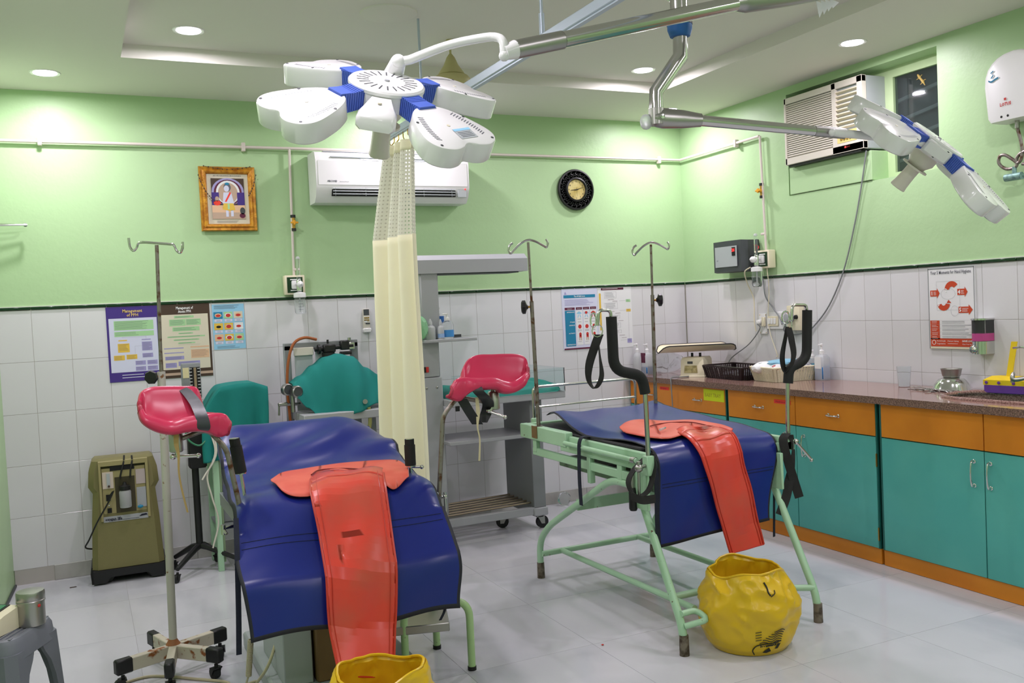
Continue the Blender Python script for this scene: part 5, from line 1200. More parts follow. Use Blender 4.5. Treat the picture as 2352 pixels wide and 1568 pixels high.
MB().cyl(at(396, 1049, Y=-2.56), at(456, 1046, Y=-2.56), .006, seg=10).sphere(at(397, 1049, Y=-2.56), .011).sphere(at(456, 1046, Y=-2.56), .009).cyl(at(404, 1030, Y=-2.56), at(408, 1050, Y=-2.56), .007, seg=8).build('clamp_handle', 'steel', f)
k_ = at(513, 1214, Y=-2.6); MB().cyl(k_, at(548, 1206, Y=-2.58), .007, seg=10).cyl(k_ + V((0, 0, .014)), k_ - V((0, 0, .02)), .009, seg=10).cyl(k_, at(521, 1226, Y=-2.62), .005, seg=8).build('clamp_screw', 'steel', f)
MB().span((-3.875, -2.62, .62), (-3.83, -2.56, .76), bev=.004).build('clamp_block', 'grey2', f)
f, p = rest([(1012, 1240), (1008, 1150), (1017, 955), (1050, 912), (1125, 924)], -2.55, (1134, 918),
    [((1212, 846), (1210, 858), (1211, 864)), ((1206, 826), (1200, 870), (1203, 884)), ((1190, 818), (1176, 885), (1178, 898)), ((1160, 817), (1154, 882), (1155, 897)), ((1130, 818), (1136, 875), (1140, 889)), ((1100, 819), (1106, 876), (1108, 891)), ((1079, 828), (1086, 875), (1086, 894)), ((1067, 846), (1067, 873), (1069, 904)), ((1061, 866), (1049, 876), (1055, 915)), ((1046, 877), (1037, 890), (1034, 909))])
MB().ribbon([at(1082, 870, Y=-2.58), at(1090, 884, Y=-2.61), at(1100, 900, Y=-2.63), at(1112, 912, Y=-2.62), at(1121, 925, Y=-2.58), at(1118, 945, Y=-2.54), at(1106, 970, Y=-2.54)], tuple(RT * .048), .004).ribbon([at(1060, 915, Y=-2.57), at(1078, 945, Y=-2.58), at(1097, 974, Y=-2.58)], tuple(RT * .045), .003).build('strap', mat('black strap', (30, 32, 36), .45), p)
MB().ribbon([at(1095, 912, Y=-2.59), at(1098, 945, Y=-2.59), at(1097, 980, Y=-2.59), at(1102, 1010, Y=-2.59), at(1101, 1058, Y=-2.59)], [tuple(RT * .012), tuple(RT * .016), tuple(RT * .007), tuple(RT * .006), tuple(RT * .008)], .003).build('lace', mat('pale lace', (196, 184, 150), .7), p)
MB().cyl(at(1122, 944, Y=-2.56), at(1160, 958, Y=-2.58), .006, seg=10).sphere(at(1160, 958, Y=-2.58), .009).sphere(at(1122, 943, Y=-2.56), .01).cyl(at(1133, 930, Y=-2.56), at(1126, 944, Y=-2.56), .008, seg=8).build('clamp_handle', 'steel', f)
MB().cyl(at(1130, 905, Y=-2.55), at(1132, 888, Y=-2.55), .008, seg=10).build('rest_bracket', 'brushed', f)
k_ = at(1022, 1140, Y=-2.58); MB().cyl(at(1004, 1144, Y=-2.56), k_, .007, seg=10).cyl(k_ + V((0, 0, .018)), k_ - V((0, 0, .062)), .006, seg=10).sphere(k_, .01).build('clamp_screw', 'steel', f)
MB().span((-3.17, -2.62, .62), (-3.125, -2.56, .76), bev=.004).build('clamp_block', 'grey2', f)
# hand grips
for top, bot, base, Y0 in (((538, 1007), (553, 1085), (566, 1160), -2.48), ((940, 1008), (943, 1068), (944, 1110), -2.42)):
    a, b = at(*top, Y=Y0), at(*bot, Y=Y0)
    g = MB().cyl(b, a.lerp(b, .22), .0225, seg=16).cyl(a.lerp(b, .25), a, .0195, seg=16).build('hand_grip', 'foam', t)
    MB().cyl(at(*base, Y=Y0), b, .006, seg=10).cyl(a, a + V((0, 0, .002)), .018, seg=14).cyl(b - V((0, 0, .004)), b, .02, seg=14).build('grip_stem', 'steel', g)
b = at(944, 1072, Y=-2.42); MB().cyl(b, b + RT * .045, .005, seg=8).sphere(b + RT * .045, .009).build('grip_bolt', 'steel', t)
# ================================================================== FLOOR EQUIPMENT
def caster(par, c, r=.03, yaw=0, nm='caster', w_=.02):
    c = V(c); d = V((cos(yaw), sin(yaw), 0)); s_ = V((-sin(yaw), cos(yaw), 0)); h = c + V((0, 0, r)) + d * r * .5
    m = MB().lathe([(r * .3, -w_ / 2), (r, -w_ / 2 + .002), (r, w_ / 2 - .002), (r * .3, w_ / 2)], h, s_, 18).cyl(c + V((0, 0, r * 1.9)), c + V((0, 0, r * 2.6)), r * .32, seg=10)
    m.m(1)
    for q in (-1, 1): m.prism([h + s_ * q * (w_ / 2 + .002) + x for x in (d * r * .3 - V((0, 0, r * .3)), -d * r * .3 - V((0, 0, r * .25)), -d * r * .9 + V((0, 0, r * .95)), d * r * .3 + V((0, 0, r * 1.0)))], s_ * q * .003)
    m.box(c + V((0, 0, r * 1.95)), (r * 1.1, w_ + .01, r * .25), (d, s_, V((0, 0, 1))))
    return m.build(nm, ['rubber', 'black' if r < .04 else 'brushed'], par)
# drip stand at the left
bx, by = -4.087, -1.917
t = thing('drip_stand', 'grey drip stand on a rusty five armed castor base at left', 'drip stand', (bx, by, 0))
tp_ = V((bx + .032, by, 1.80)); mid = V((bx + .019, by, 1.274)); bot = V((bx, by, .1))
MB().cyl(bot, mid, .0165, seg=16).build('pole', mat('grey painted pole', (186, 182, 172), .4, rgb2=(126, 84, 52), vscale=36, lo=.66, hi=.72), t)
MB().cyl(mid, tp_, .0075, seg=10).build('inner_pole', 'rust', t)
MB().tube([tp_ + ca * u + V((0, 0, h)) for u, h in ((-.115, .035), (-.112, .0), (-.1, -.018), (-.085, -.008), (-.075, .012), (-.05, .014), (0, .008), (.05, .002), (.07, -.003), (.08, -.026), (.095, -.036), (.106, -.018), (.108, .008))], .0052, 8, sm=4).build('hook_bar', 'steel', t)
kq = mid - V((0, 0, .02)); k_ = MB().cyl(kq, kq - ca * .02 - FW * .02, .006, seg=8); k_.m(1).lathe([(.0, .0), (.027, .0), (.03, .008), (.026, .018), (0, .02)], kq - ca * .03 - V((FW.x, FW.y, 0)) * .024, -V((FW.x, FW.y, 0)), 7); k_.build('knob', ['brass', 'black'], t)
armm = mat('rusty cream arm', (198, 190, 172), .45, rgb2=(140, 82, 38), vscale=22, lo=.56, hi=.64)
for k in range(5):
    tg = [(293, 1510), (388, 1522), (512, 1490), (482, 1450), (367, 1460)][k]; e = at(*tg, Z=.128); d = V((e.x - bx, e.y - by, 0)); L_ = .245; d.normalize(); s_ = V((-d.y, d.x, 0))
    ar = MB().box(V((bx, by, .1)) + d * .1, (.2, .032, .055), (d, s_, V((0, 0, 1))), bev=.003).build('base_arm', armm, t)
    MB().box(V((bx, by, .1)) + d * .21, (.07, .037, .06), (d, s_, V((0, 0, 1))), bev=.006).build('end_cap', 'black', ar)
    caster(t, V((bx, by, 0)) + d * .215, .024, random.uniform(0, 6), 'castor', .03)
MB().lathe([(.03, .128), (.022, .14), (.017, .15)], (bx, by, 0), seg=16).build('hub', mat('rusty hub', (150, 96, 58), .6), t)

# oxygen concentrator, slightly turned
t = thing('oxygen_concentrator', 'olive oxygen concentrator on a black base against the back wall at left', 'oxygen concentrator', (-4.19, -.2, 0))
ex = V((.995, -.03, 0)).normalized(); ey = V((.03, .995, 0)).normalized(); o0 = V((-4.186, -.285, 0)); ez = V((0, 0, 1))
def cp(u, d, z): return o0 + ex * u + ey * d + ez * z
sec = lambda w_, z, d0=0, d1=.22, ch=.03: [cp(u, d, z) for u, d in ((-w_ + ch, d0), (w_ - ch, d0), (w_, d0 + ch), (w_, d1), (-w_, d1), (-w_, d0 + ch))]
def loft(m, secs): return m.skin([[m.bm.verts.new(p) for p in s_] for s_ in secs])
loft(MB(), [sec(.193, .085, .0), sec(.18, .36, .01), sec(.166, .53, .02)]).build('lower_case', 'olive', t, ang=30)
m = loft(MB(), [sec(.166, .515, .025), sec(.19, .555, .03), sec(.184, .64, .035), sec(.165, .7, .045), sec(.15, .712, .06)]); m.build('upper_case', 'olive', t, ang=30)
m = MB(); m.prism([cp(u, .03, z) for u, z in ((-.2, 0), (-.1, 0), (-.08, .03), (.09, .03), (.11, 0), (.2, 0), (.205, .06), (.2, .098), (-.2, .098), (-.205, .06))], ey * .24); m.build('base', 'black', t, ang=30)
MB().prism([cp(u, -.012, z) for u, z in ((-.19, .01), (-.12, .008), (-.1, .04), (.1, .04), (.12, .008), (.19, .01), (.19, .082), (-.19, .082))], ey * .04).build('bumper', 'rubber', t)
fy = .012
def fp(u0, u1, z0, z1, d=.0, th=.006): return cp((u0 + u1) / 2, fy + d, (z0 + z1) / 2), (abs(u1 - u0), th, abs(z1 - z0)), (ex, ey, ez)
MB().box(*fp(-.115, .115, .4, .66, .004, .012)).build('recess_panel', 'olive2', t)
MB().box(*fp(-.13, -.118, .36, .69, -.0, .03)).box(*fp(.118, .132, .36, .69, -.0, .03)).box(*fp(-.13, .132, .675, .7, .012, .05)).build('handle_frame', 'olive2', t)
MB().box(*fp(-.07, .06, .645, .672, -.003)).build('handle_slot', 'dark', t)
MB().box(*fp(-.112, -.055, .545, .64, -.004)).build('flow_panel', mat('pale pink panel', (206, 192, 178), .5), t); MB().box(*fp(-.09, -.072, .555, .632, -.009)).build('flow_tube', 'lgrey', t)
MB().cyl(cp(-.08, -.004, .56), cp(-.08, -.012, .56), .006, seg=10).build('flow_knob', 'brownp', t)
MB().box(*fp(.065, .115, .555, .64, -.004)).build('notice_plate', mat('grey pink plate', (184, 170, 168), .5), t); MB().box(*fp(.065, .115, .42, .535, -.004)).build('grey_plate', 'grey', t)
MB().box(*fp(-.048, .058, .4, .605, -.002)).build('bottle_recess', mat('dark olive recess', (62, 56, 34), .6), t)
b = cp(.003, -.018, .432); MB().lathe([(.03, 0), (.032, .004), (.032, .09), (.027, .1)], b, seg=20).build('humidifier_bottle', 'frost', t); MB().lathe([(.03, .1), (.03, .122), (.012, .13), (.008, .145)], b, seg=18).build('bottle_lid', 'black', t)
MB().box(*fp(-.098, -.076, .475, .51, -.006)).build('power_inlet', 'dark', t); MB().box(*fp(-.095, -.072, .405, .432, -.006)).build('switch', 'dark', t); MB().sphere(cp(-.085, -.002, .45), .006, seg=8).build('indicator', 'chrome', t)
MB().cyl(cp(.08, -.0, .425), cp(.08, -.02, .425), .009, seg=12).box(cp(.08, -.02, .427), (.03, .012, .012), (ex, ey, ez), bev=.003).build('outlet_valve', 'pteal', t)
MB().box(*fp(-.118, .12, .352, .384, -.0045, .004)).build('name_strip', 'grey', t)
m = MB(); m.text('oxygen life', cp(-.11, -.001 + fy - .01, .362), ex, ez, .022, .09, bold=.0006).poly([cp(.07, fy - .008, .366), cp(.115, fy - .008, .37), (cp(.11, fy - .008, .38)), cp(.085, fy - .008, .378)]).poly([cp(-.08, fy - .008, .3585), cp(.07, fy - .008, .3585), cp(.07, fy - .008, .3605), cp(-.08, fy - .008, .3605)]); m.build('lettering', 'navyweb', t, smooth=False, recalc=False)
MB().tube([cp(-.02, -.02, .6), cp(-.01, -.015, .64), cp(.005, .0, .69), cp(.01, .02, .725)], .005, 8, sm=4).tube([cp(.035, -.02, .6), cp(.04, -.015, .65), cp(.05, 0, .69), cp(.05, .02, .72)], .005, 8, sm=4).build('hose', 'black', t)
MB().tube([cp(-.087, -.01, .49), cp(-.07, -.03, .52), cp(-.06, -.035, .53), cp(-.09, -.035, .47), cp(-.15, -.03, .37), cp(-.2, -.02, .27), cp(-.222, .02, .225), cp(-.2, .07, .2), cp(-.15, .1, .19)], .0045, 7, sm=5).build('power_cord', 'black', t)

# mercury sphygmomanometer on black stand
px, py_ = -3.795, -.3
t = thing('blood_pressure_stand', 'mercury blood pressure gauge on a black four castor stand behind the left bed', 'blood pressure gauge', (px, py_, 0))
MB().cyl((px, py_, .14), (px, py_, .9), .02, seg=14).build('pole', 'black', t)
for k in range(4):
    a = radians(52 + 90 * k); d = V((cos(a), sin(a), 0)); s_ = V((-d.y, d.x, 0))
    if k in (0, 1): L_ = .17
    else: L_ = .24
    e = V((px, py_, .075)) + d * L_
    MB().tube([(px, py_, .15), V((px, py_, .14)) + d * .05, e], [.02, .018, .013], 8).build('leg', 'black', t); caster(t, V((e.x, e.y, 0)), .022, a)
bxm = V((-3.79, -.33, 1.13)); R = MX.Rotation(radians(6), 3, 'Z')
MB().box(bxm, (.105, .05, .21), R, bev=.008, seg=2).build('case', 'grey2', t); fb = lambda u, z: bxm + R @ V((u, -.026, z))
MB().box(fb(.018, -.005), (.056, .003, .17), R).build('scale_slot', 'dark', t); MB().box(fb(.018, -.005) + V((0, -.002, 0)), (.014, .003, .165), R).build('mercury_tube', mat('tan tube', (150, 132, 104), .4), t)
m = MB()
for k in range(9):
    for q in (-.012, .033): m.box(fb(q + .006, -.08 + .019 * k) + V((0, -.002, 0)), (.014, .002, .003), R)
m.build('scale_marks', 'textw', t); MB().box(fb(-.033, .05), (.034, .003, .06), R).build('maker_plate', mat('cream plate', (214, 204, 160), .5), t)
MB().span((px - .04, py_ - .09, .62), (px + .06, py_ + .0, .9), bev=.01).build('basket_box', 'black', t)
MB().tube([(px - .02, py_ - .1, .95), (px - .05, py_ - .12, .82), (px + .02, py_ - .14, .76), (px + .08, py_ - .12, .84), (px + .03, py_ - .1, .95)], .0055, 7, sm=6).build('rubber_tube', mat('green tube', (48, 120, 84), .4), t)
MB().tube([(px + .05, py_ - .1, .93), (px + .09, py_ - .13, .8), (px + .1, py_ - .14, .7), (px + .05, py_ - .14, .58), (px + .07, py_ - .14, .45), (px + .1, py_ - .12, .3), (px + .06, py_ - .12, .15)], .005, 7, sm=6).tube([(px + .06, py_ - .1, .95), (px + .11, py_ - .14, .72), (px + .02, py_ - .15, .56)], .005, 7, sm=6).build('rubber_tube', 'offwhite', t)

# small green trolley under a teal drape
t = thing('instrument_trolley', 'mint green legged trolley standing behind the left bed under a teal drape', 'trolley', (-3.56, -.3, 0))
for x, y in ((-3.69, -.385), (-3.4, -.385), (-3.69, -.1), (-3.4, -.1)): MB().box((x, y, .36), (.034, .034, .72), bev=.002).build('leg', 'mint', t)
MB().span((-3.71, -.08, .72), (-3.38, -.41, .75), bev=.003).build('top', 'mint', t); MB().span((-3.7, -.09, .26), (-3.39, -.4, .275)).build('shelf', 'grey2', t)
MB().span((-3.68, -.36, .276), (-3.42, -.12, .45), bev=.006).span((-3.66, -.34, .45), (-3.45, -.14, .6), bev=.01).build('instrument', 'grey2', t)
MB().span((-3.64, -.37, .751), (-3.4, -.12, 1.04), bev=.03, seg=2).build('covered_monitor', 'grey2', t)
MB().span((-3.69, -.39, .05), (-3.66, -.385, .7)).build('side_panel', mat('dull green panel', (128, 150, 116), .5), t)
def drape(name, label, outline, ytop, yfront, zt, fn, nx=44, nz=44, mt='drape'):
    """cloth over a box: rows run from the back edge over the top and down the front"""
    P = [[fn(i / nz, j / nx) for j in range(nx + 1)] for i in range(nz + 1)]
    return tag(MB().grid(P).build(name, mt, loc=P[nz // 2][nx // 2], solid=.003), label, 'drape', 'teal surgical drapes')
def d1(f, u):
    x = -3.752 + .385 * u
    top = 1.062 + .035 * sin(min(1, u * 1.5) * pi / 2) - .055 * max(0, (.34 - u) / .34) ** 1.4 - .03 * max(0, (u - .8) / .2) - .0
    if u < .3: top -= .10 * (1 - u / .3) ** 1.5
    yb, yf = -.08, -.41
    if f < .35: q = f / .35; return V((x, yb + (yf - yb) * q, top - .25 * max(0, .2 - q) ))
    q = (f - .35) / .65; fold_ = .018 * sin(u * 13 + .8) * q + .012 * sin(u * 29) * q * q
    return V((x + .022 * sin(q * 2) * (u - .5) - .03 * q * (1 if u > .75 else 0) * (u - .75) * 4, yf - .02 * math.sqrt(q) - fold_, top - .005 - q * (top - (.66 + .1 * u * u))))
drape('surgical_drape', 'teal drape over the small mint trolley behind the crimson leg rest', None, 0, 0, 0, d1)

# anaesthesia machine with teal drape
t = thing('anaesthesia_machine', 'grey anaesthesia machine frame with brown hose between left bed and curtain', 'anaesthesia machine', (-2.98, -.3, 0))
fx0, fx1, fyy = -3.235, -2.77, -.28
MB().span((fx0, fyy - .02, 1.27), (fx1, fyy + .02, 1.315), bev=.003).span((fx0, fyy - .02, .1), (fx0 + .04, fyy + .02, 1.3), bev=.003).span((fx1 - .045, fyy - .02, .1), (fx1, fyy + .02, 1.3), bev=.003).build('frame', 'grey2', t)
MB().span((fx0 + .06, fyy - .03, .88), (fx0 + .17, fyy - .02, 1.27)).span((fx0 + .19, fyy - .025, .9), (fx0 + .3, fyy - .018, 1.26)).build('flow_panel', 'lgrey', t); MB().span((fx0 + .055, fyy - .045, 1.235), (fx0 + .175, fyy - .02, 1.285), bev=.003).build('panel_head', 'offwhite', t)
MB().cyl((fx0 + .18, fyy - .05, 1.268), (fx1 - .04, fyy - .05, 1.28), .014, seg=12).build('manifold', 'black', t); m = MB()
m.cyl((fx0 + .2, fyy - .05, 1.268), (fx0 + .215, fyy - .05, 1.268), .03, seg=12).box((fx0 + .27, fyy - .055, 1.27), (.075, .05, .05), bev=.006).box((fx0 + .37, fyy - .05, 1.285), (.055, .05, .06), bev=.006).box((fx0 + .375, fyy - .05, 1.235), (.07, .05, .02), bev=.004).cyl((fx0 + .265, fyy - .05, 1.245), (fx0 + .265, fyy - .05, 1.205), .04, seg=16); m.build('vaporiser', 'black', t)
MB().lathe([(.036, 0), (.04, -.02), (.04, -.12), (.03, -.13)], (fx0 + .265, fyy - .05, 1.205), seg=18).build('vapour_jar', 'clear', t); MB().lathe([(.0405, -.045), (.0405, -.1)], (fx0 + .265, fyy - .05, 1.205), seg=18).build('jar_label', 'pyellow', t)
MB().span((fx1 - .09, fyy - .06, 1.255), (fx1 - .03, fyy - .02, 1.3), bev=.004).cyl((fx1 - .06, fyy - .04, 1.3), (fx1 - .06, fyy - .04, 1.33), .012, seg=8).cyl((fx1 - .11, fyy - .05, 1.28), (fx1 - .09, fyy - .05, 1.28), .016, seg=12).build('pipe_block', 'steel', t)
MB().cyl((fx0 + .265, fyy - .05, 1.3), (fx0 + .265, fyy - .05, 1.325), .007, seg=8).build('valve_pin', 'black', t)
MB().tube([(fx0 + .2, fyy - .03, 1.33), (fx0 + .12, fyy - .05, 1.345), (fx0 + .05, fyy - .06, 1.31), (fx0 + .01, fyy - .07, 1.2), (fx0 - .005, fyy - .075, 1.05), (fx0 + .0, fyy - .075, .9), (fx0 + .01, fyy - .075, .7)], .009, 8, sm=6).build('brown_hose', 'amberhose', t)
MB().span((fx0 + .03, fyy - .34, .845), (fx1 + .17, fyy + .0, .895), bev=.004).build('table_top', 'grey', t)
MB().span((fx0 + .06, fyy - .26, .7), (fx0 + .13, fyy - .1, .845), bev=.004).build('cylinder_yoke', 'lgrey', t)
g1 = at(656, 898, Y=-.46)
for c_ in (g1 + V((0, 0, .01)), g1 + V((.05, -.03, -.005))): MB().lathe([(.033, 0), (.036, .004), (.036, .03), (.03, .034), (.03, .03), (0, .03)], c_, V((.35, -.93, 0)), 20).build('pressure_gauge', 'brushed', t); MB().lathe([(0, .0305), (.029, .0305), (.029, .0), (0, 0)], c_, V((.35, -.93, 0)), 20).build('gauge_face', 'dgrey', t)
MB().cyl(g1 + V((.04, 0, -.03)), g1 + V((.04, 0, -.13)), .012, seg=10).cyl(at(640, 930, Y=-.4), at(690, 927, Y=-.4), .009, seg=8).cyl(at(641, 926, Y=-.4), at(641, 954, Y=-.4), .006, seg=8).box(at(650, 928, Y=-.4), (.06, .02, .02), bev=.004).build('yoke_screw', 'brushed', t)
MB().lathe([(.035, 0), (.036, .1), (.03, .14), (.015, .16), (.015, .2)], (fx0 + .04, fyy - .1, .55), seg=16).build('gas_cylinder', mat('dark cylinder', (54, 50, 54), .4, rgb2=(120, 60, 40), vscale=10), t)
for x in (-2.72, -2.6): MB().span((x - .014, -.4, .12), (x + .014, -.37, .85)).build('leg', 'grey2', t)
for x in (fx0 + .02, fx1 - .02): MB().span((x - .02, -.6, .06), (x + .02, -.1, .1)).build('foot_bar', 'grey2', t); caster(t, (x, -.57, 0), .022, 1.2); caster(t, (x, -.13, 0), .022, 1.2)
MB().span((fx0 + .02, -.3, .06), (fx1 - .02, -.26, .1)).build('foot_bar', 'grey2', t)
a_ = at(763, 930, Y=-.5); MB().tube([a_, a_ + V((.02, 0, -.08)), a_ + V((.03, .02, -.2))], .008, 8, sm=4).build('brown_hose', 'amberhose', t)
MB().cyl(at(893, 928, Y=-.62), at(893, 928, Y=-.6), .02, seg=14).cyl(at(839, 922, Y=-.62), at(839, 922, Y=-.6), .015, seg=12).build('outlet_port', 'brushed', t)
MB().tube([at(847, 935, Y=-.6), at(850, 970, Y=-.6), at(842, 1010, Y=-.58)], .012, 8, sm=4).build('corrugated_hose', mat('olive hose', (150, 150, 90), .5), t)
DTab = [(660, 880), (672, 868), (700, 845), (735, 822), (760, 818), (795, 820), (820, 842), (850, 857), (885, 872)]
def d2(f, u):
    # silhouette along the top, hem along the bottom, cloth bulging over the hidden equipment
    tops = [(0, 1.075), (.1, 1.11), (.22, 1.17), (.34, 1.22), (.45, 1.235), (.58, 1.215), (.7, 1.14), (.84, 1.085), (1, 1.03)]
    hem = [(0, 1.0), (.08, .93), (.2, .83), (.32, .85), (.5, .885), (.75, .925), (1, .905)]
    x = -3.225 + .66 * u; zt_, zh = interp(tops, u), interp(hem, u)
    if f < .3: q = f / .3; return V((x + .0, -.24 - .17 * q, zt_ - .3 * max(0, .35 - q) ** 1.5))
    q = (f - .3) / .7
    bulge = .2 * math.sqrt(q) * (.45 + .55 * sin(min(1, u * 1.3) * pi * .8)) + .02 * sin(u * 12 + 1) * q + .014 * sin(u * 23 + q * 3) * q
    return V((x + .03 * q * sin(u * 5) - .05 * q * (1 - u) * 0, -.41 - bulge, zt_ - (zt_ - zh) * q))
drape('surgical_drape', 'teal drape heaped over the anaesthesia machine table', None, 0, 0, 0, d2)
MB_ = MB().span((-2.95, -.38, .9), (-2.72, -.32, 1.0), bev=.02).build('ventilator_box', 'grey2', t)

# radiant baby warmer
t = thing('radiant_warmer', 'grey radiant baby warmer with overhead heater right of the curtain', 'baby warmer', (-1.95, -.4, 0))
wy = -.42
MB().span((-2.44, wy - .1, .06), (-2.29, wy + .1, 1.05), bev=.006).span((-2.435, wy - .095, 1.052), (-2.3, wy + .09, 1.29), bev=.006).build('column', 'grey', t)
MB().span((-2.4, wy - .08, 1.29), (-2.28, wy + .07, 1.72), bev=.006).build('upper_column', 'grey', t)
m = MB(); y0, y1 = wy - .1, wy + .14
m.skin([[m.bm.verts.new(p) for p in ((x + dx, y0, 1.71), (x + dx, y1, 1.71), (x + dx, y1, 1.80), (x + dx * 3, y1 - .03, 1.828), (x + dx * 3, y0 + .045, 1.828), (x + dx, y0, 1.795))] for x, dx in ((-2.42, .0), (-2.405, .006), (-1.66, -.006), (-1.645, 0))]); m.build('heater_hood', 'grey', t, ang=25)
MB().span((-2.36, y0 + .03, 1.703), (-1.7, y1 - .03, 1.711)).build('heater_guard', 'dgrey', t, smooth=False)
MB().span((-2.42, wy - .17, 1.273), (-2.065, wy + .1, 1.292), bev=.003).build('tray_shelf', 'grey', t)
MB().span((-2.2, wy + .075, 1.29), (-2.075, wy + .085, 1.31)).build('shelf_lip', 'dgrey', t, smooth=False)
for x, y in ((-2.4, wy - .101), (-2.33, wy - .101)): MB().sphere((x, y, .985), .008, (1, .4, 1), 8).build('screw', 'brushed', t)
MB().span((-2.425, wy - .103, 1.085), (-2.4, wy - .097, 1.12), bev=.001).build('rocker_switch', 'black', t); MB().span((-2.398, wy - .103, 1.085), (-2.38, wy - .097, 1.12), bev=.001).build('red_switch', 'pred', t)
MB().span((-2.29, wy - .26, .862), (-1.49, wy + .3, .905), bev=.004).build('bed_frame', 'grey', t)
P = []
for i in range(15):
    for_ = []
    for j in range(31):
        u, v = j / 30, i / 14; e = min(u, 1 - u, v * .6, (1 - v) * .6) * 12; e = min(1, e)
        for_.append((-2.27 + .77 * u, wy - .25 + .52 * v, .905 + .062 * math.sqrt(e) + .006 * sin(u * 19) * sin(v * 9) + (.012 * sin(u * 40 + v * 6) if u > .85 else 0)))
    P.append(for_)
MB().grid(P).build('mattress', mat('teal mattress sheet', (20, 138, 126), .6), t, ang=60)
for a, b in (((-2.29, wy - .262), (-1.5, wy - .256)), ((-1.497, wy - .26), (-1.49, wy + .3))): MB().span((*a, .9), (*b, 1.06), bev=.001).build('acrylic_wall', 'glassy', t, smooth=False)
MB().span((-1.73, wy - .2, .095), (-1.64, wy + .22, .865), bev=.004).build('end_leg', 'grey2', t)
MB().span((-2.3, wy - .2, .615), (-1.66, wy + .2, .64), bev=.004).build('shelf', 'grey', t)
MB().span((-2.4, wy - .2, .1), (-1.64, wy - .16, .15), bev=.003).span((-2.4, wy + .2, .1), (-1.64, wy + .24, .15), bev=.003).build('base_rail', 'grey', t)
for k in range(6): MB().cyl((-2.36, wy - .15 + .065 * k, .165), (-1.68, wy - .15 + .065 * k, .175), .007, seg=8).build('rack_bar', mat('grimy steel bar', (140, 128, 108), .4, metal=.7), t)
MB().span((-1.735, wy - .21, .09), (-1.63, wy - .12, .145), bev=.006).span((-1.735, wy + .17, .09), (-1.63, wy + .25, .145), bev=.006).build('castor_block', 'grey', t)
for x, y, a in ((-1.68, wy - .165, 0), (-1.86, wy - .02, 2.6), (-2.38, wy - .15, 1), (-2.38, wy + .2, 1)): caster(t, (x, y, 0), .042, a, 'castor', .028)
for z, y in ((.15, wy - .165),): MB().cyl((-1.68, y, .09), (-1.68, y, .1), .02, seg=12).build('castor_stem', 'black', t)
MB().span((-2.275, wy - .27, .84), (-2.25, wy - .26, .872)).build('catch', 'black', t)
# bottles on the warmer tray
def sbot(label, x, y, h, r, body, cap, band=None, pump=False):
    return bottle('plastic_bottle', label, (x, y, 1.292), h, r, body, cap, None, band, pump, 'bottles on the warmer tray')
sbot('white dropper bottle with pointed cap at the left of the warmer tray', -2.365, wy - .13, .135, .03, 'frost', 'frost')
sbot('slim white dropper bottle with faint blue print in the middle of the warmer tray', -2.3, wy - .14, .13, .021, 'frost', 'frost', (.01, .035, mat('pale blue print', (150, 180, 226), .5)))
sbot('clear pump bottle with blue swirl label at the right of the warmer tray', -2.245, wy - .12, .17, .038, 'clear', 'white', (.012, .055, mat('blue label', (64, 138, 206), .5)), True)
sbot('taller white bottle with deep blue label behind the pump bottle on the tray', -2.25, wy + .02, .215, .034, 'white', 'white', (.075, .145, mat('deep blue label', (36, 96, 170), .5)), True)
crumple('plastic_bag', 'pale green plastic bag of supplies on the warmer tray beside the curtain', (-2.43, wy - .13, 1.294), .045, .05, .15, mat('green film', (168, 226, 178), .2, trans=.6, rgb2=(226, 110, 70), vscale=9, lo=.62, hi=.64), 21)

# step stool
t = thing('step_stool', 'pale green tubular step stool with a steel tread beside the left bed', 'step stool', (-3.12, -2.35, 0))
f0, f1 = at(1077, 1543, Z=0), at(938, 1500, Z=0)
A0 = V((-3.02, -2.56, 0)); dx = V((.7, -.715, 0)).normalized(); q0, q1 = V((-3.19, -2.41, 0)), V((-3.015, -2.56, 0))
pth = [at(935, 1530, Y=-2.47), at(935, 1440, Y=-2.47), at(955, 1402, Y=-2.47), at(1045, 1383, Y=-2.52), at(1075, 1420, Y=-2.55), at(1078, 1540, Y=-2.56)]
pA = V((-3.25, -2.47, 0)); pB = V((-2.995, -2.55, 0)); zt_ = .29
MB().tube(fillet([pA, pA + V((0, 0, zt_)), pB + V((0, 0, zt_)), pB], .075, 7), .0155, 12).build('leg_frame', 'mint2', t)
bk = V((-.04, .3, 0)); MB().tube(fillet([pA + bk, pA + bk + V((0, 0, zt_)), pB + bk + V((0, 0, zt_)), pB + bk], .075, 7), .0155, 12).build('leg_frame', 'mint2', t)
u_ = (pB - pA).normalized(); v_ = bk.normalized(); L_ = (pB - pA).length
MB().box((pA + pB + bk) / 2 + V((0, 0, .19)), (L_ - .04, bk.length - .0, .035), (u_, (v_ - u_ * u_.dot(v_)).normalized(), ez), bev=.003).build('tread', 'brushed', t)
for p in (pA, pB, pA + bk, pB + bk): MB().cyl(p, p + V((0, 0, .016)), .018, seg=12).build('foot', 'rubber', t)

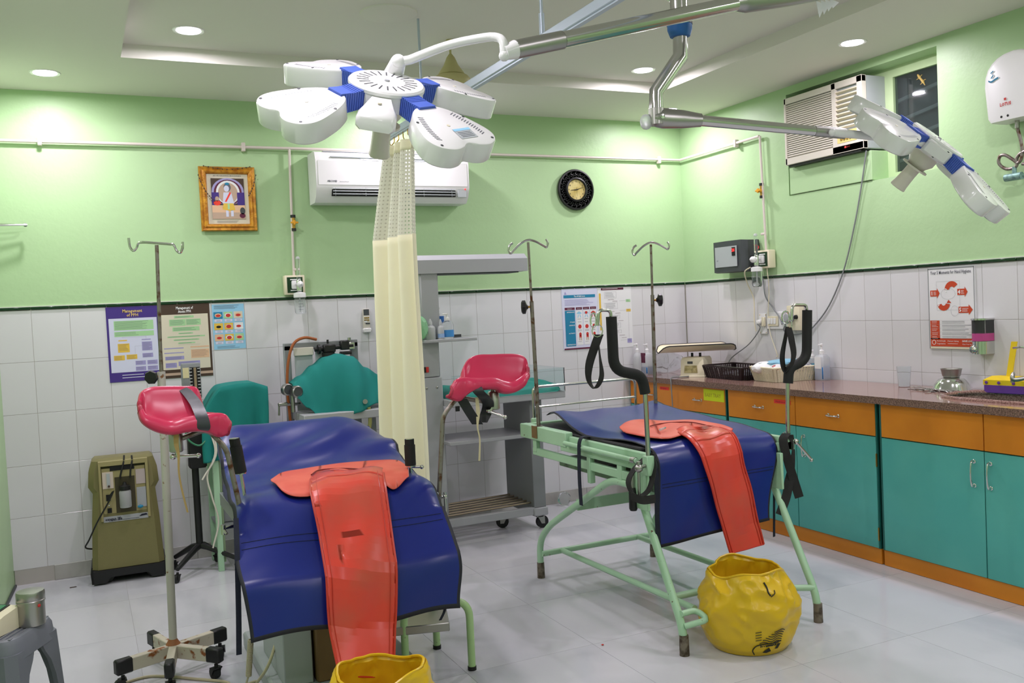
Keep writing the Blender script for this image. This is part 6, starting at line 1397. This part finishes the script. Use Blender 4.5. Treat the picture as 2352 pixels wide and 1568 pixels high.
# grey plastic stool with steel canister and doppler unit
sxx, syy, sz = -4.695, -2.36, .445
t = thing('plastic_stool', 'grey moulded plastic stool in the bottom left corner', 'stool', (sxx, syy, 0))
SR = MX.Rotation(radians(-27), 3, 'Z')
def sw(x, y, z): return V((sxx, syy, 0)) + SR @ V((x, y, z))
def rr_(hw, z, n=8, e=.16):
    out = []
    for k in range(4 * n):
        a = 2 * pi * (k + .5) / (4 * n); c_, s_ = cos(a), sin(a); out.append(sw(hw * math.copysign(abs(c_) ** .38, c_), hw * math.copysign(abs(s_) ** .38, s_), z))
    return out
loft(MB(), [rr_(.02, sz - .004), rr_(.122, sz - .003), rr_(.132, sz), rr_(.142, sz - .004), rr_(.15, sz - .02), rr_(.156, sz - .075), rr_(.152, sz - .075), rr_(.143, sz - .022), rr_(.02, sz - .02)]).build('seat', 'stool', t)
for k in range(13): MB().box(sw(-.116 + .02 * k, 0, sz - .002), (.008, .24, .003), SR).build('seat_rib', 'stool', t, smooth=False)
for qx, qy in ((1, 1), (1, -1), (-1, 1), (-1, -1)):
    def L(z, f): hw = .15 + (sz - z) * .05; return [sw(qx * (hw - a), qy * (hw - b), z) for a, b in ((0, .03), (.03, 0), (.11 * f, 0), (.1 * f, .02), (.03, .03), (.02, .1 * f), (0, .11 * f))]
    loft(MB(), [L(z, f) for z, f in ((sz - .05, 1.25), (sz - .1, 1.05), (sz - .14, .8), (sz - .2, .64), (.1, .52), (0, .48))]).build('leg', 'stool', t, ang=30)
c = at(74, 1432, Z=sz - .0); c = V((c.x, c.y, sz - .0005)); R0 = 28 * 3.3 / 2100
t = thing('steel_canister', 'lidded stainless steel canister standing on the grey stool', 'canister', c)
MB().lathe([(0, 0), (R0 * .98, 0), (R0, .004), (R0, .082)], c, seg=32).build('body', 'brushed', t); MB().lathe([(R0, .08), (R0 * 1.06, .081), (R0 * 1.06, .086), (R0 * 1.02, .088), (R0 * 1.05, .09), (R0 * 1.05, .112), (R0 * 1.0, .118), (R0 * .5, .12), (0, .121)], c, seg=32).build('lid', 'brushed', t)
q = c + V((R0 * .62, -R0 * .8, .07)); MB().sphere(q, .006, (1, .4, 1), 8, MX.Rotation(.6, 3, 'Z')).build('red_dot', 'pred', t)
c = V((-4.735, -2.42, sz)); t = thing('doppler_unit', 'cream desktop instrument with green display at the bottom left corner', 'instrument', c)
R = MX.Rotation(radians(-36), 3, 'Z'); dp = lambda x, y, z: c + R @ V((x, y, z))
m = MB(); m.skin([[m.bm.verts.new(dp(x, y, z)) for y, z in ((-.12, 0), (-.12, .02), (.02, .062), (.1, .075), (.125, .06), (.125, 0))] for x in (-.085, -.08, .08, .085)]); m.build('case', 'cream', t, ang=30)
n_ = (dp(0, .02, .062) - dp(0, -.12, .02)).normalized(); nn = (R @ V((1, 0, 0))).cross(n_)
MB().box(dp(-.01, .06, .071), (.1, .06, .004), (R @ V((1, 0, 0)), R @ V((0, .988, .16)), R @ V((0, -.16, .988)))).build('display', 'bluedisp', t); MB().box(dp(-.01, .06, .0695), (.115, .075, .004), (R @ V((1, 0, 0)), R @ V((0, .988, .16)), R @ V((0, -.16, .988)))).build('display_frame', 'black', t)
MB().box(dp(0, -.05, .044), (.12, .1, .004), (R @ V((1, 0, 0)), n_, nn)).build('face_plate', 'offwhite', t); MB().cyl(dp(.05, -.06, .042), dp(.05, -.062, .052), .007, seg=12).build('button', 'yellowk', t)

# yellow waste bags
def bag(label, c, rx, ry, H, seed, rims, pr=True):
    c = V(c); t = thing('waste_bag', label, 'waste bag', c, 'yellow waste bags'); rnd = random.Random(seed); nA, nZ = 150, 64
    ph = [(rnd.randint(2, 13), rnd.uniform(3, 16), rnd.uniform(0, 6.28), rnd.uniform(.4, 1)) for _ in range(16)]
    def pt(a, f, inner=0):
        # f 0 bottom .. 1 rim
        pf = .84 + .2 * sin(min(1, f * 1.6) * pi * .5) - .3 * max(0, (f - .5) / .5) ** 1.4 - .06 * max(0, (.08 - f) / .08)
        wr_ = sum(k3 * abs(sin(k0 * a + k1 * f + k2)) for k0, k1, k2, k3 in ph) / 16 - .45
        r_ = pf * (1 + wr_ * (.02 + .03 * f)) * (1 - inner)
        zz = H * f * (1 + .04 * sin(2 * a + seed) * f + .018 * sin(5 * a + 1) * f ** 3)
        p = c + V((rx * r_ * cos(a), ry * r_ * sin(a), .003 + zz)); g_ = min(1, f * 4) * (.35 + .65 * min(1, f * 1.6)) * (1 if not inner else .6)
        q = (p - c) * 7.5 + V((seed, 0, 0)); k_ = (1 - 2.2 * abs(NZ.noise(q))) * .5 + (1 - 2.2 * abs(NZ.noise(q * 2.1))) * .28
        return p + V((cos(a), sin(a), .15)) * ((k_ - .3) * .034 * g_)
    P = [[pt(2 * pi * k / nA, i / nZ) for k in range(nA)] for i in range(nZ + 1)]
    for i in range(1, 13): P.append([pt(2 * pi * k / nA, 1 - i * .05, .05 + .006 * i + .012 * sin(k * .7)) for k in range(nA)])
    m = MB(); Q = [[P[i][k] for i in range(len(P))] for k in range(nA)]; m.grid(Q, loopu=True); m.poly([pt(2 * pi * k / nA, 0) for k in range(nA)][::-1]); m.poly([P[-1][k] for k in range(nA)])
    m.build('bag', 'yellowbag', t, ang=28, weld=.0005)
    MB().tube([pt(2 * pi * k / nA, 1.0, .02) + V((0, 0, .002)) for k in range(nA)], .005, 6, closed=True).build('rolled_rim', 'yellowbag', t)
    return t, pt
t, pt = bag('open yellow biohazard bag on the floor at the foot of the right bed', (-1.868, -2.915, 0), .205, .2, .32, 5, None)
m = MB(); ac = math.atan2(CAMP.y + 2.915, CAMP.x + 1.868)
def bp2(u, v): p = pt(ac + .42 + u * 1.0, v); q = (p - V((-1.868, -2.915, p.z))).normalized(); return p + q * .0035
def blob(pts): m.poly([bp2(*q) for q in pts])
for k in range(6):
    z = .2 + .03 * k; m.tube([bp2(-.2 + .06 * k + j * .045, z + .014 * sin(j * .9 + k)) for j in range(12 - k)], .0016, 4)
for k in range(4): m.tube([bp2(-.28, .24 + .035 * k), bp2(-.16, .25 + .035 * k)], .0014, 4)
blob([(-.12, .06), (-.02, .05), (.08, .075), (.02, .13), (-.06, .1)]); blob([(.16, .1), (.24, .1), (.3, .17), (.22, .165)]); blob([(-.06, .14), (.12, .155), (.1, .175), (-.05, .165)])
m.tube([bp2(-.3, .03), bp2(-.34, .1), bp2(-.26, .165), bp2(-.1, .185), (bp2(.1, .19)), bp2(.3, .2)], .0022, 5, sm=4)
m.build('biohazard_print', 'ink', t, smooth=False)
m = MB().text('BIOHAZARD', bp2(-.18, .142) + V((0, 0, 0)), (bp2(.15, .15) - bp2(-.18, .142)), (0, 0, 1), .02, .08, bold=.0006); m.build('lettering', 'ink', t, smooth=False, recalc=False)
m = MB().tube([bp2(.0, .93), bp2(.04, .87), bp2(.03, .82), bp2(.07, .78)], .0035, 5, sm=4).tube([bp2(.08, .765), bp2(.16, .8), bp2(.2, .83)], .002, 5, sm=3); m.build('tie_cord', 'ink', t)
t, pt = bag('open yellow bag at the bottom edge catching the left apron strip', (-3.55, -3.14, 0), .185, .18, .32, 9, None)

# cords and bits on the floor by the left bed
m = MB(); a_, b_ = at(576, 1468, Y=-2.5), at(571, 1552, Y=-2.5)
m.tube([a_.lerp(b_, k / 260) + V((cos(k * .8) * .009, sin(k * .8) * .009, 0)) for k in range(261)], .0028, 5); m.tube([b_, b_ + V((-.015, 0, -.05)), b_ + V((0, -.02, -.12))], .004, 6, sm=3)
tag(m.build('coiled_cord', mat('grey beige cord', (170, 162, 136), .5), loc=b_), 'coiled grey beige handset cord hanging under the left bed', 'cord')
tag(MB().tube([(-4.36, -1.95, .006), at(330, 1555, Z=.006), at(385, 1553, Z=.006), at(440, 1558, Z=.006), at(520, 1566, Z=.006), (-3.9, -2.22, .006), (-3.8, -2.2, .006)], .006, 7, sm=6).build('power_cable', mat('dirty cream cable', (186, 176, 146), .6), loc=(-4.1, -2.1, 0)), 'dirty cream cable lying on the floor round the drip stand base', 'cable')
tag(MB().tube([at(590, 1568, Z=.02), at(615, 1530, Y=-2.35), at(632, 1480, Y=-2.3), at(640, 1440, Y=-2.25)], .006, 7, sm=6).build('power_cable', mat('cream cable', (196, 186, 150), .6), loc=(-3.8, -2.3, .1)), 'cream cable rising from the floor to the left bed base', 'cable')
P = [[V((-3.735 + .05 * sin(v * 3) * (1 - u) + .055 * u, -2.25 - .12 * u + .02 * sin(v * 9), .02 + .42 * v)) for u in (0, .25, .5, .75, 1)] for v in [k / 14 for k in range(15)]]
tag(MB().grid(P).build('plastic_sheet', 'frost', loc=P[0][2], solid=.002), 'translucent plastic sheet hanging at the left of the bed pedestal', 'plastic sheet')
crumple('plastic_scrap', 'clear crumpled plastic scrap on the floor by the skirting', (at(1290, 1158, Z=0).x, -.09, 0), .05, .03, .1, 'clear', 33, 'scrap')
tag(MB().box(at(168, 1348, Z=.002), (.035, .006, .004)).build('floor_scrap', 'brownp', loc=at(168, 1348, Z=0)), 'tiny brown scrap on the floor in front of the olive concentrator', 'scrap')
tag(MB().sphere(at(1384, 1480, Z=.003), .006, (1, 1, .4), 8).build('floor_scrap', 'pred', loc=at(1384, 1480, Z=0)), 'tiny red speck on the floor between the two beds', 'scrap')
# ================================================================== OPERATING LAMPS
HEART = [(0, 0), (.01, .10), (.06, .2), (.16, .29), (.32, .38), (.5, .45), (.68, .5), (.82, .49), (.93, .42), (.99, .31), (1.0, .22), (.975, .12), (.93, .05), (.91, 0)]
HEART = [V((a, b, 0)) for a, b in HEART] + [V((a, -b, 0)) for a, b in HEART[::-1][1:-1]]
HS = spline(HEART, 3, True)
def lamp_head(t, c, n, e1, e2, petals=(136, -134.4, -44.5, 45.7), sticker=None, full=True):
    n, e1, e2 = n.normalized(), e1.normalized(), e2.normalized(); L_, Wd, r0, tlt, th = .208, .222, .157, radians(10.45), .058
    hub = MB().lathe([(0, 0), (.07, 0), (.1, -.001), (.105, -.006), (.105, -.014)], c, n, 40, e1); hub.lathe([(.102, -.014), (.103, -.058), (.09, -.064), (0, -.064)], c, n, 40, e1)
    hub.build('hub', 'white', t)
    m = MB()
    for k in range(22):
        a = 2 * pi * k / 22; d = e1 * cos(a) + e2 * sin(a); s_ = n.cross(d); m.poly([c + n * .0006 + d * r + s_ * w_ for r, w_ in ((.05, -.002), (.05, .002), (.083, .002), (.083, -.002))])
    m.build('hub_vents', 'dgrey', t, smooth=False); MB().lathe([(.008, 0), (.007, .004), (0, .005)], c, n, 12, e1).build('hub_screw', 'grey', t)
    for pi_, az in enumerate(petals):
        a = radians(az); d = e1 * cos(a) + e2 * sin(a); s_ = n.cross(d); d2 = d * cos(tlt) - n * sin(tlt); n2 = (n * cos(tlt) + d * sin(tlt)); o = c + d * r0 - n * .016
        P_ = lambda u, v, h=0: o + d2 * (u * L_) + s_ * (v * Wd) + n2 * h
        m = MB()
        ctr = V((.55, 0, 0)); rings = []
        for f, h in ((.02, 0), (.955, 0), (.985, -.0015), (1.0, -.006), (1.0, -th + .004), (.97, -th), (.9, -th - .001), (.02, -th - .001)):
            rings.append([m.bm.verts.new(P_(ctr.x + (q.x - ctr.x) * f, q.y * f, h)) for q in HS])
        m.skin(rings); pe = m.build('petal', 'white', t, ang=40)
        m = MB()
        for sg in (-1, 1):
            for k in range(14):
                f = .12 + .74 * k / 13; u = .16 + .68 * f; v = sg * (.24 + .13 * sin(min(1, f * 1.2) * pi * .5)); dd = .09
                q = [P_(u - .007 + .03, v - sg * dd * .6, .0006), P_(u + .007 + .03, v - sg * dd * .6, .0006), P_(u + .007, v + sg * dd * .1, .0006), P_(u - .007, v + sg * dd * .1, .0006)]
                m.poly(q)
        m.build('petal_vents', 'lgrey' if pi_ == 1 else 'textg', pe, smooth=False, kind='stuff')
        m = MB()
        for u, v in ((.35, .36), (.35, -.36), (.88, .4), (.88, -.4)): m.lathe([(.004, 0), (.004, .0012), (0, .0014)], P_(u, v), n2, 8)
        m.m(1).lathe([(.005, 0), (.005, .0012), (0, .0014)], P_(.5, 0), n2, 8); m.build('screws', ['dgrey', 'beigep'], pe)
        MB().prism([P_(ctr.x + (q.x - ctr.x) * .88, q.y * .88, -th - .0012) for q in HS], n2 * -.002).build('light_window', 'frost', pe)
        # ribbed blue joint
        m = MB(); jo = c + d * .083
        for k in range(12):
            x = .006 + k * .0075; m.box(jo + d * x - n * (.032 + .001 * k), (.0055, .06, .05), (d, s_, n)); 
        m.box(jo + d * .045 - n * .036, (.09, .056, .046), (d, s_, n)); m.build('blue_joint', 'lampblue', t, smooth=False)
        if sticker == pi_:
            m = MB(); m.poly([P_(.6, -.02, .001), P_(.6, .24, .001), P_(.82, .22, .001), P_(.82, -.04, .001)]); m.m(1).poly([P_(.6, -.02, .0014), P_(.6, .24, .0014), P_(.65, .235, .0014), P_(.65, -.022, .0014)])
            m.m(2)
            for k in range(4): m.poly([P_(.68 + .032 * k, 0, .0014), P_(.68 + .032 * k, .2, .0014), P_(.69 + .032 * k, .2, .0014), P_(.69 + .032 * k, 0, .0014)])
            m.build('sticker', ['lgrey', 'psky', 'textg'], pe, smooth=False)
    # control pod opposite the arm
    d = -e2; s_ = n.cross(d); m = MB(); Q = lambda u, v, h: c + d * u + s_ * v + n * h
    def sec_(u, hw, top, bot): return [m.bm.verts.new(Q(u, v, h)) for v, h in ((-hw, bot + .01), (-hw, top - .012), (-hw * .8, top), (hw * .8, top), (hw, top - .012), (hw, bot + .01), (hw * .8, bot), (-hw * .8, bot))]
    m.skin([sec_(u, hw, tp__, bt) for u, hw, tp__, bt in ((.095, .03, -.018, -.06), (.11, .032, -.016, -.062), (.17, .05, -.026, -.075), (.2, .052, -.034, -.078), (.212, .046, -.046, -.074))]); m.build('control_pod', 'white', t, ang=50)
    MB().lathe([(.006, 0), (.005, .003), (0, .004)], Q(.145, 0, -.0205), n, 10).build('pod_screw', 'beigep', t)
    hb = c - n * .064
    MB().lathe([(.05, 0), (.05, .03), (.036, .05), (.032, .06)], hb, -n, 24).lathe([(.05, .058), (.05, .064), (.03, .066)], hb, -n, 24).build('handle_socket', 'offwhite', t)
    MB().lathe([(.026, .064), (.0255, .09), (.028, .135), (.031, .15), (.029, .153), (0, .153)], hb, -n, 10).build('handle', 'offwhite', t)
def bnd(t, a, b, ra, mt, nm, rb=None, seg=24): return MB().cyl(a, b, ra, rb, seg).build(nm, mt, t)
# big lamp in front
c1 = at(889, 186, D=2.5); n1 = V((-.0093, -.5212, .8534)); e11 = V((.918, -.342, -.199)); e12 = n1.cross(e11)
if e12.dot(FW) < 0: e12 = -e12
t = thing('operating_lamp', 'large white operating lamp head with four heart shaped petals, nearest the camera', 'operating lamp', c1, 'twin operating lamps')
lamp_head(t, c1, n1, e11, e12, sticker=2)
D1 = 2.56
s0 = c1 + e12 * .13 - n1 * .04; s1 = at(915, 142, D=D1)
yk = MB().cyl(s0, s1, .033, .022, 20).sphere(s1, .0215, seg=16).box(c1 + e12 * .1 - n1 * .035, (.09, .07, .04), (e11, e12, n1), bev=.01).build('yoke', 'white', t)
el = at(1160, 128, D=2.5); pth = [s1, at(940, 138, D=2.56), at(1030, 104, D=2.55), at(1110, 87, D=2.52), at(1142, 86, D=2.5), at(1156, 98, D=2.49), at(1158, 128, D=2.49)]
MB().tube([pth[0]] + spline(pth[1:], 6), [.013, .0125, .0125, .012, .012, .012], 14).sphere(at(1158, 128, D=2.49), .0155, seg=12).build('curved_arm', 'white', t)
ja, jb, jc, jd, je = at(1172, 117, D=2.5), at(1184, 114, D=2.51), at(1291, 92, D=2.57), at(1700, 6, D=2.85), at(1905, -24, D=3.0)
MB().cyl(at(1158, 122, D=2.49), jb, .019, .026, 20).build('arm_joint', 'white', t)
MB().cyl(jb, jc, .0258, seg=28).cyl(jc, jc + (jd - jc) * .004, .0258, .0228, 28).build('arm_sleeve', 'brushed', t)
MB().cyl(jc, jd, .0228, seg=28).build('spring_arm', 'steel', t)
ax = (je - jd).normalized(); up_ = (V((0, 0, 1)) - ax * ax.z).normalized(); sd = ax.cross(up_)
m = MB(); m.skin([[m.bm.verts.new(jd + ax * (x * (je - jd).length) + sd * (cos(a) * r_ * w_) + up_ * sin(a) * r_) for a in [2 * pi * k / 16 for k in range(16)]] for x, r_, w_ in ((-.06, .0235, 1), (0, .03, 1), (.04, .034, 1), (.5, .034, .7), (.9, .03, .8), (1, .026, .8))]); m.build('elbow_housing', 'brushed', t)
m = MB(); r = random.Random(2)
for k in range(4): q = je - ax * .02 * k + V((0, 0, -.03)); m.poly([q, q + V((.03, 0, -.012)) + sd * .01, q + V((.012, 0, -.03 - .008 * k))])
m.build('tape_scrap', 'frost', t, smooth=False, solid=.001)
hz_ = V((-2.47, -3.41, 2.62)); MB().tube(fillet([je, je + V((0, 0, .17)), hz_], .04), .026, 16).build('horizontal_arm', 'steel', t)
# second lamp, on the ceiling spindle
spx, spy = -2.468, -3.412
c2 = at(2158, 318, D=3.28)
t = thing('operating_lamp', 'smaller looking operating lamp seen edge on in front of the window', 'operating lamp', c2, 'twin operating lamps')
MB().cyl((spx, spy, ZT), (spx, spy, 2.5), .045, seg=28).lathe([(.11, ZT), (.11, ZT - .02), (.06, ZT - .05)], (spx, spy, 0), seg=32).sphere((spx, spy, 2.5), .045, (1, 1, .5), 20).build('spindle', 'steel', t)
MB().cyl((spx, spy, 2.5), (spx, spy, 2.395), .03, seg=24).build('spindle_tube', 'steel', t)
MB().lathe([(.028, 2.42), (.042, 2.405), (.042, 2.385), (.034, 2.362), (.028, 2.36)], (spx, spy, 0), seg=24).build('blue_sleeve', mat('blue sleeve', (34, 92, 160), .5), t); MB().lathe([(.0325, 2.404), (.0435, 2.406), (.0435, 2.4)], (spx, spy, 0), seg=24).build('sleeve_band', 'black', t)
k0, k1, k2, k3 = V((spx, spy, 2.37)), at(1563, 130, D=3.1), at(1507, 212, D=3.08), at(1507, 250, D=3.08)
MB().tube([k0, k1, k2, k3], .0245, 20).build('cranked_tube', 'steel', t)
k4 = at(1508, 272, D=3.08); MB().cyl(k3, k4 + V((0, 0, -.022)), .0262, seg=24).build('knuckle', 'brushed', t)
k5, k6, k7 = at(1610, 277, D=3.1), at(1905, 304, D=3.2), at(1940, 307, D=3.21)
ax = (k5 - k4).normalized(); up_ = (V((0, 0, 1)) - ax * ax.z).normalized(); sd = ax.cross(up_); L_ = (k5 - k4).length
m = MB(); m.skin([[m.bm.verts.new(k4 + ax * (x * L_) + sd * (cos(a) * w_) + up_ * (sin(a) * r_ * (1.1 if sin(a) > 0 else 1))) for a in [2 * pi * (k + .5) / 12 for k in range(12)]] for x, r_, w_ in ((-.08, .015, .026), (-.02, .028, .028), (.15, .033, .028), (.6, .029, .026), (.97, .0215, .0215), (1.0, .0215, .0215))]); m.build('arm_housing', 'brushed', t, ang=50)
MB().lathe([(.008, .027), (.008, .031), (0, .032)], k4 + ax * .012 + up_ * .002, -sd if sd.dot(FW) > 0 else sd, 14).build('pivot_screw', 'chrome', t)
q = at(1484, 280, D=3.08); MB().sphere(q, .022, (1, 1, 1.2), 10).build('tape_wrap', 'frost', t)
MB().cyl(k5, k6, .0185, .017, 24).build('spring_arm', 'steel', t); MB().cyl(k6 - (k6 - k5) * .12, k7, .0188, seg=24).build('arm_sleeve', 'brushed', t)
k8, k9 = at(1912, 304, D=3.17), at(2102, 322, D=3.22)
MB().tube([k8, k8.lerp(k9, .1), k9], [.011, .0145, .0142], 16).sphere(k8, .0135, seg=12).build('white_arm', 'white', t)
k10 = at(2140, 335, D=3.26); MB().cyl(k9 - RT * .012 + FW * -.01, k10, .0225, .019, 20).build('yoke_joint', 'white', t)
n2_ = (RT * .56 + UP * .80 - FW * .50).normalized(); e2_ = (-FW + n2_ * FW.dot(n2_)).normalized(); e1_ = e2_.cross(n2_)
if e1_.dot(RT) < 0: e1_ = -e1_
lamp_head(t, c2, n2_, e1_, e2_, petals=(45, 135, -45, -135))
m = MB()
for u, v in ((-.035, -.03), (.03, -.02), (.0, -.05)): q = c2 + e1_ * u + e2_ * .1 + n2_ * (v); m.lathe([(.008, 0), (.008, .006), (.004, .008), (0, .008)], q, e2_, 10)
m.build('yoke_bolt', 'dgrey', t)
MB().box(c2 - n2_ * .035 + e2_ * .09, (.1, .04, .05), (e1_, e2_, n2_), bev=.008).build('yoke', 'white', t)
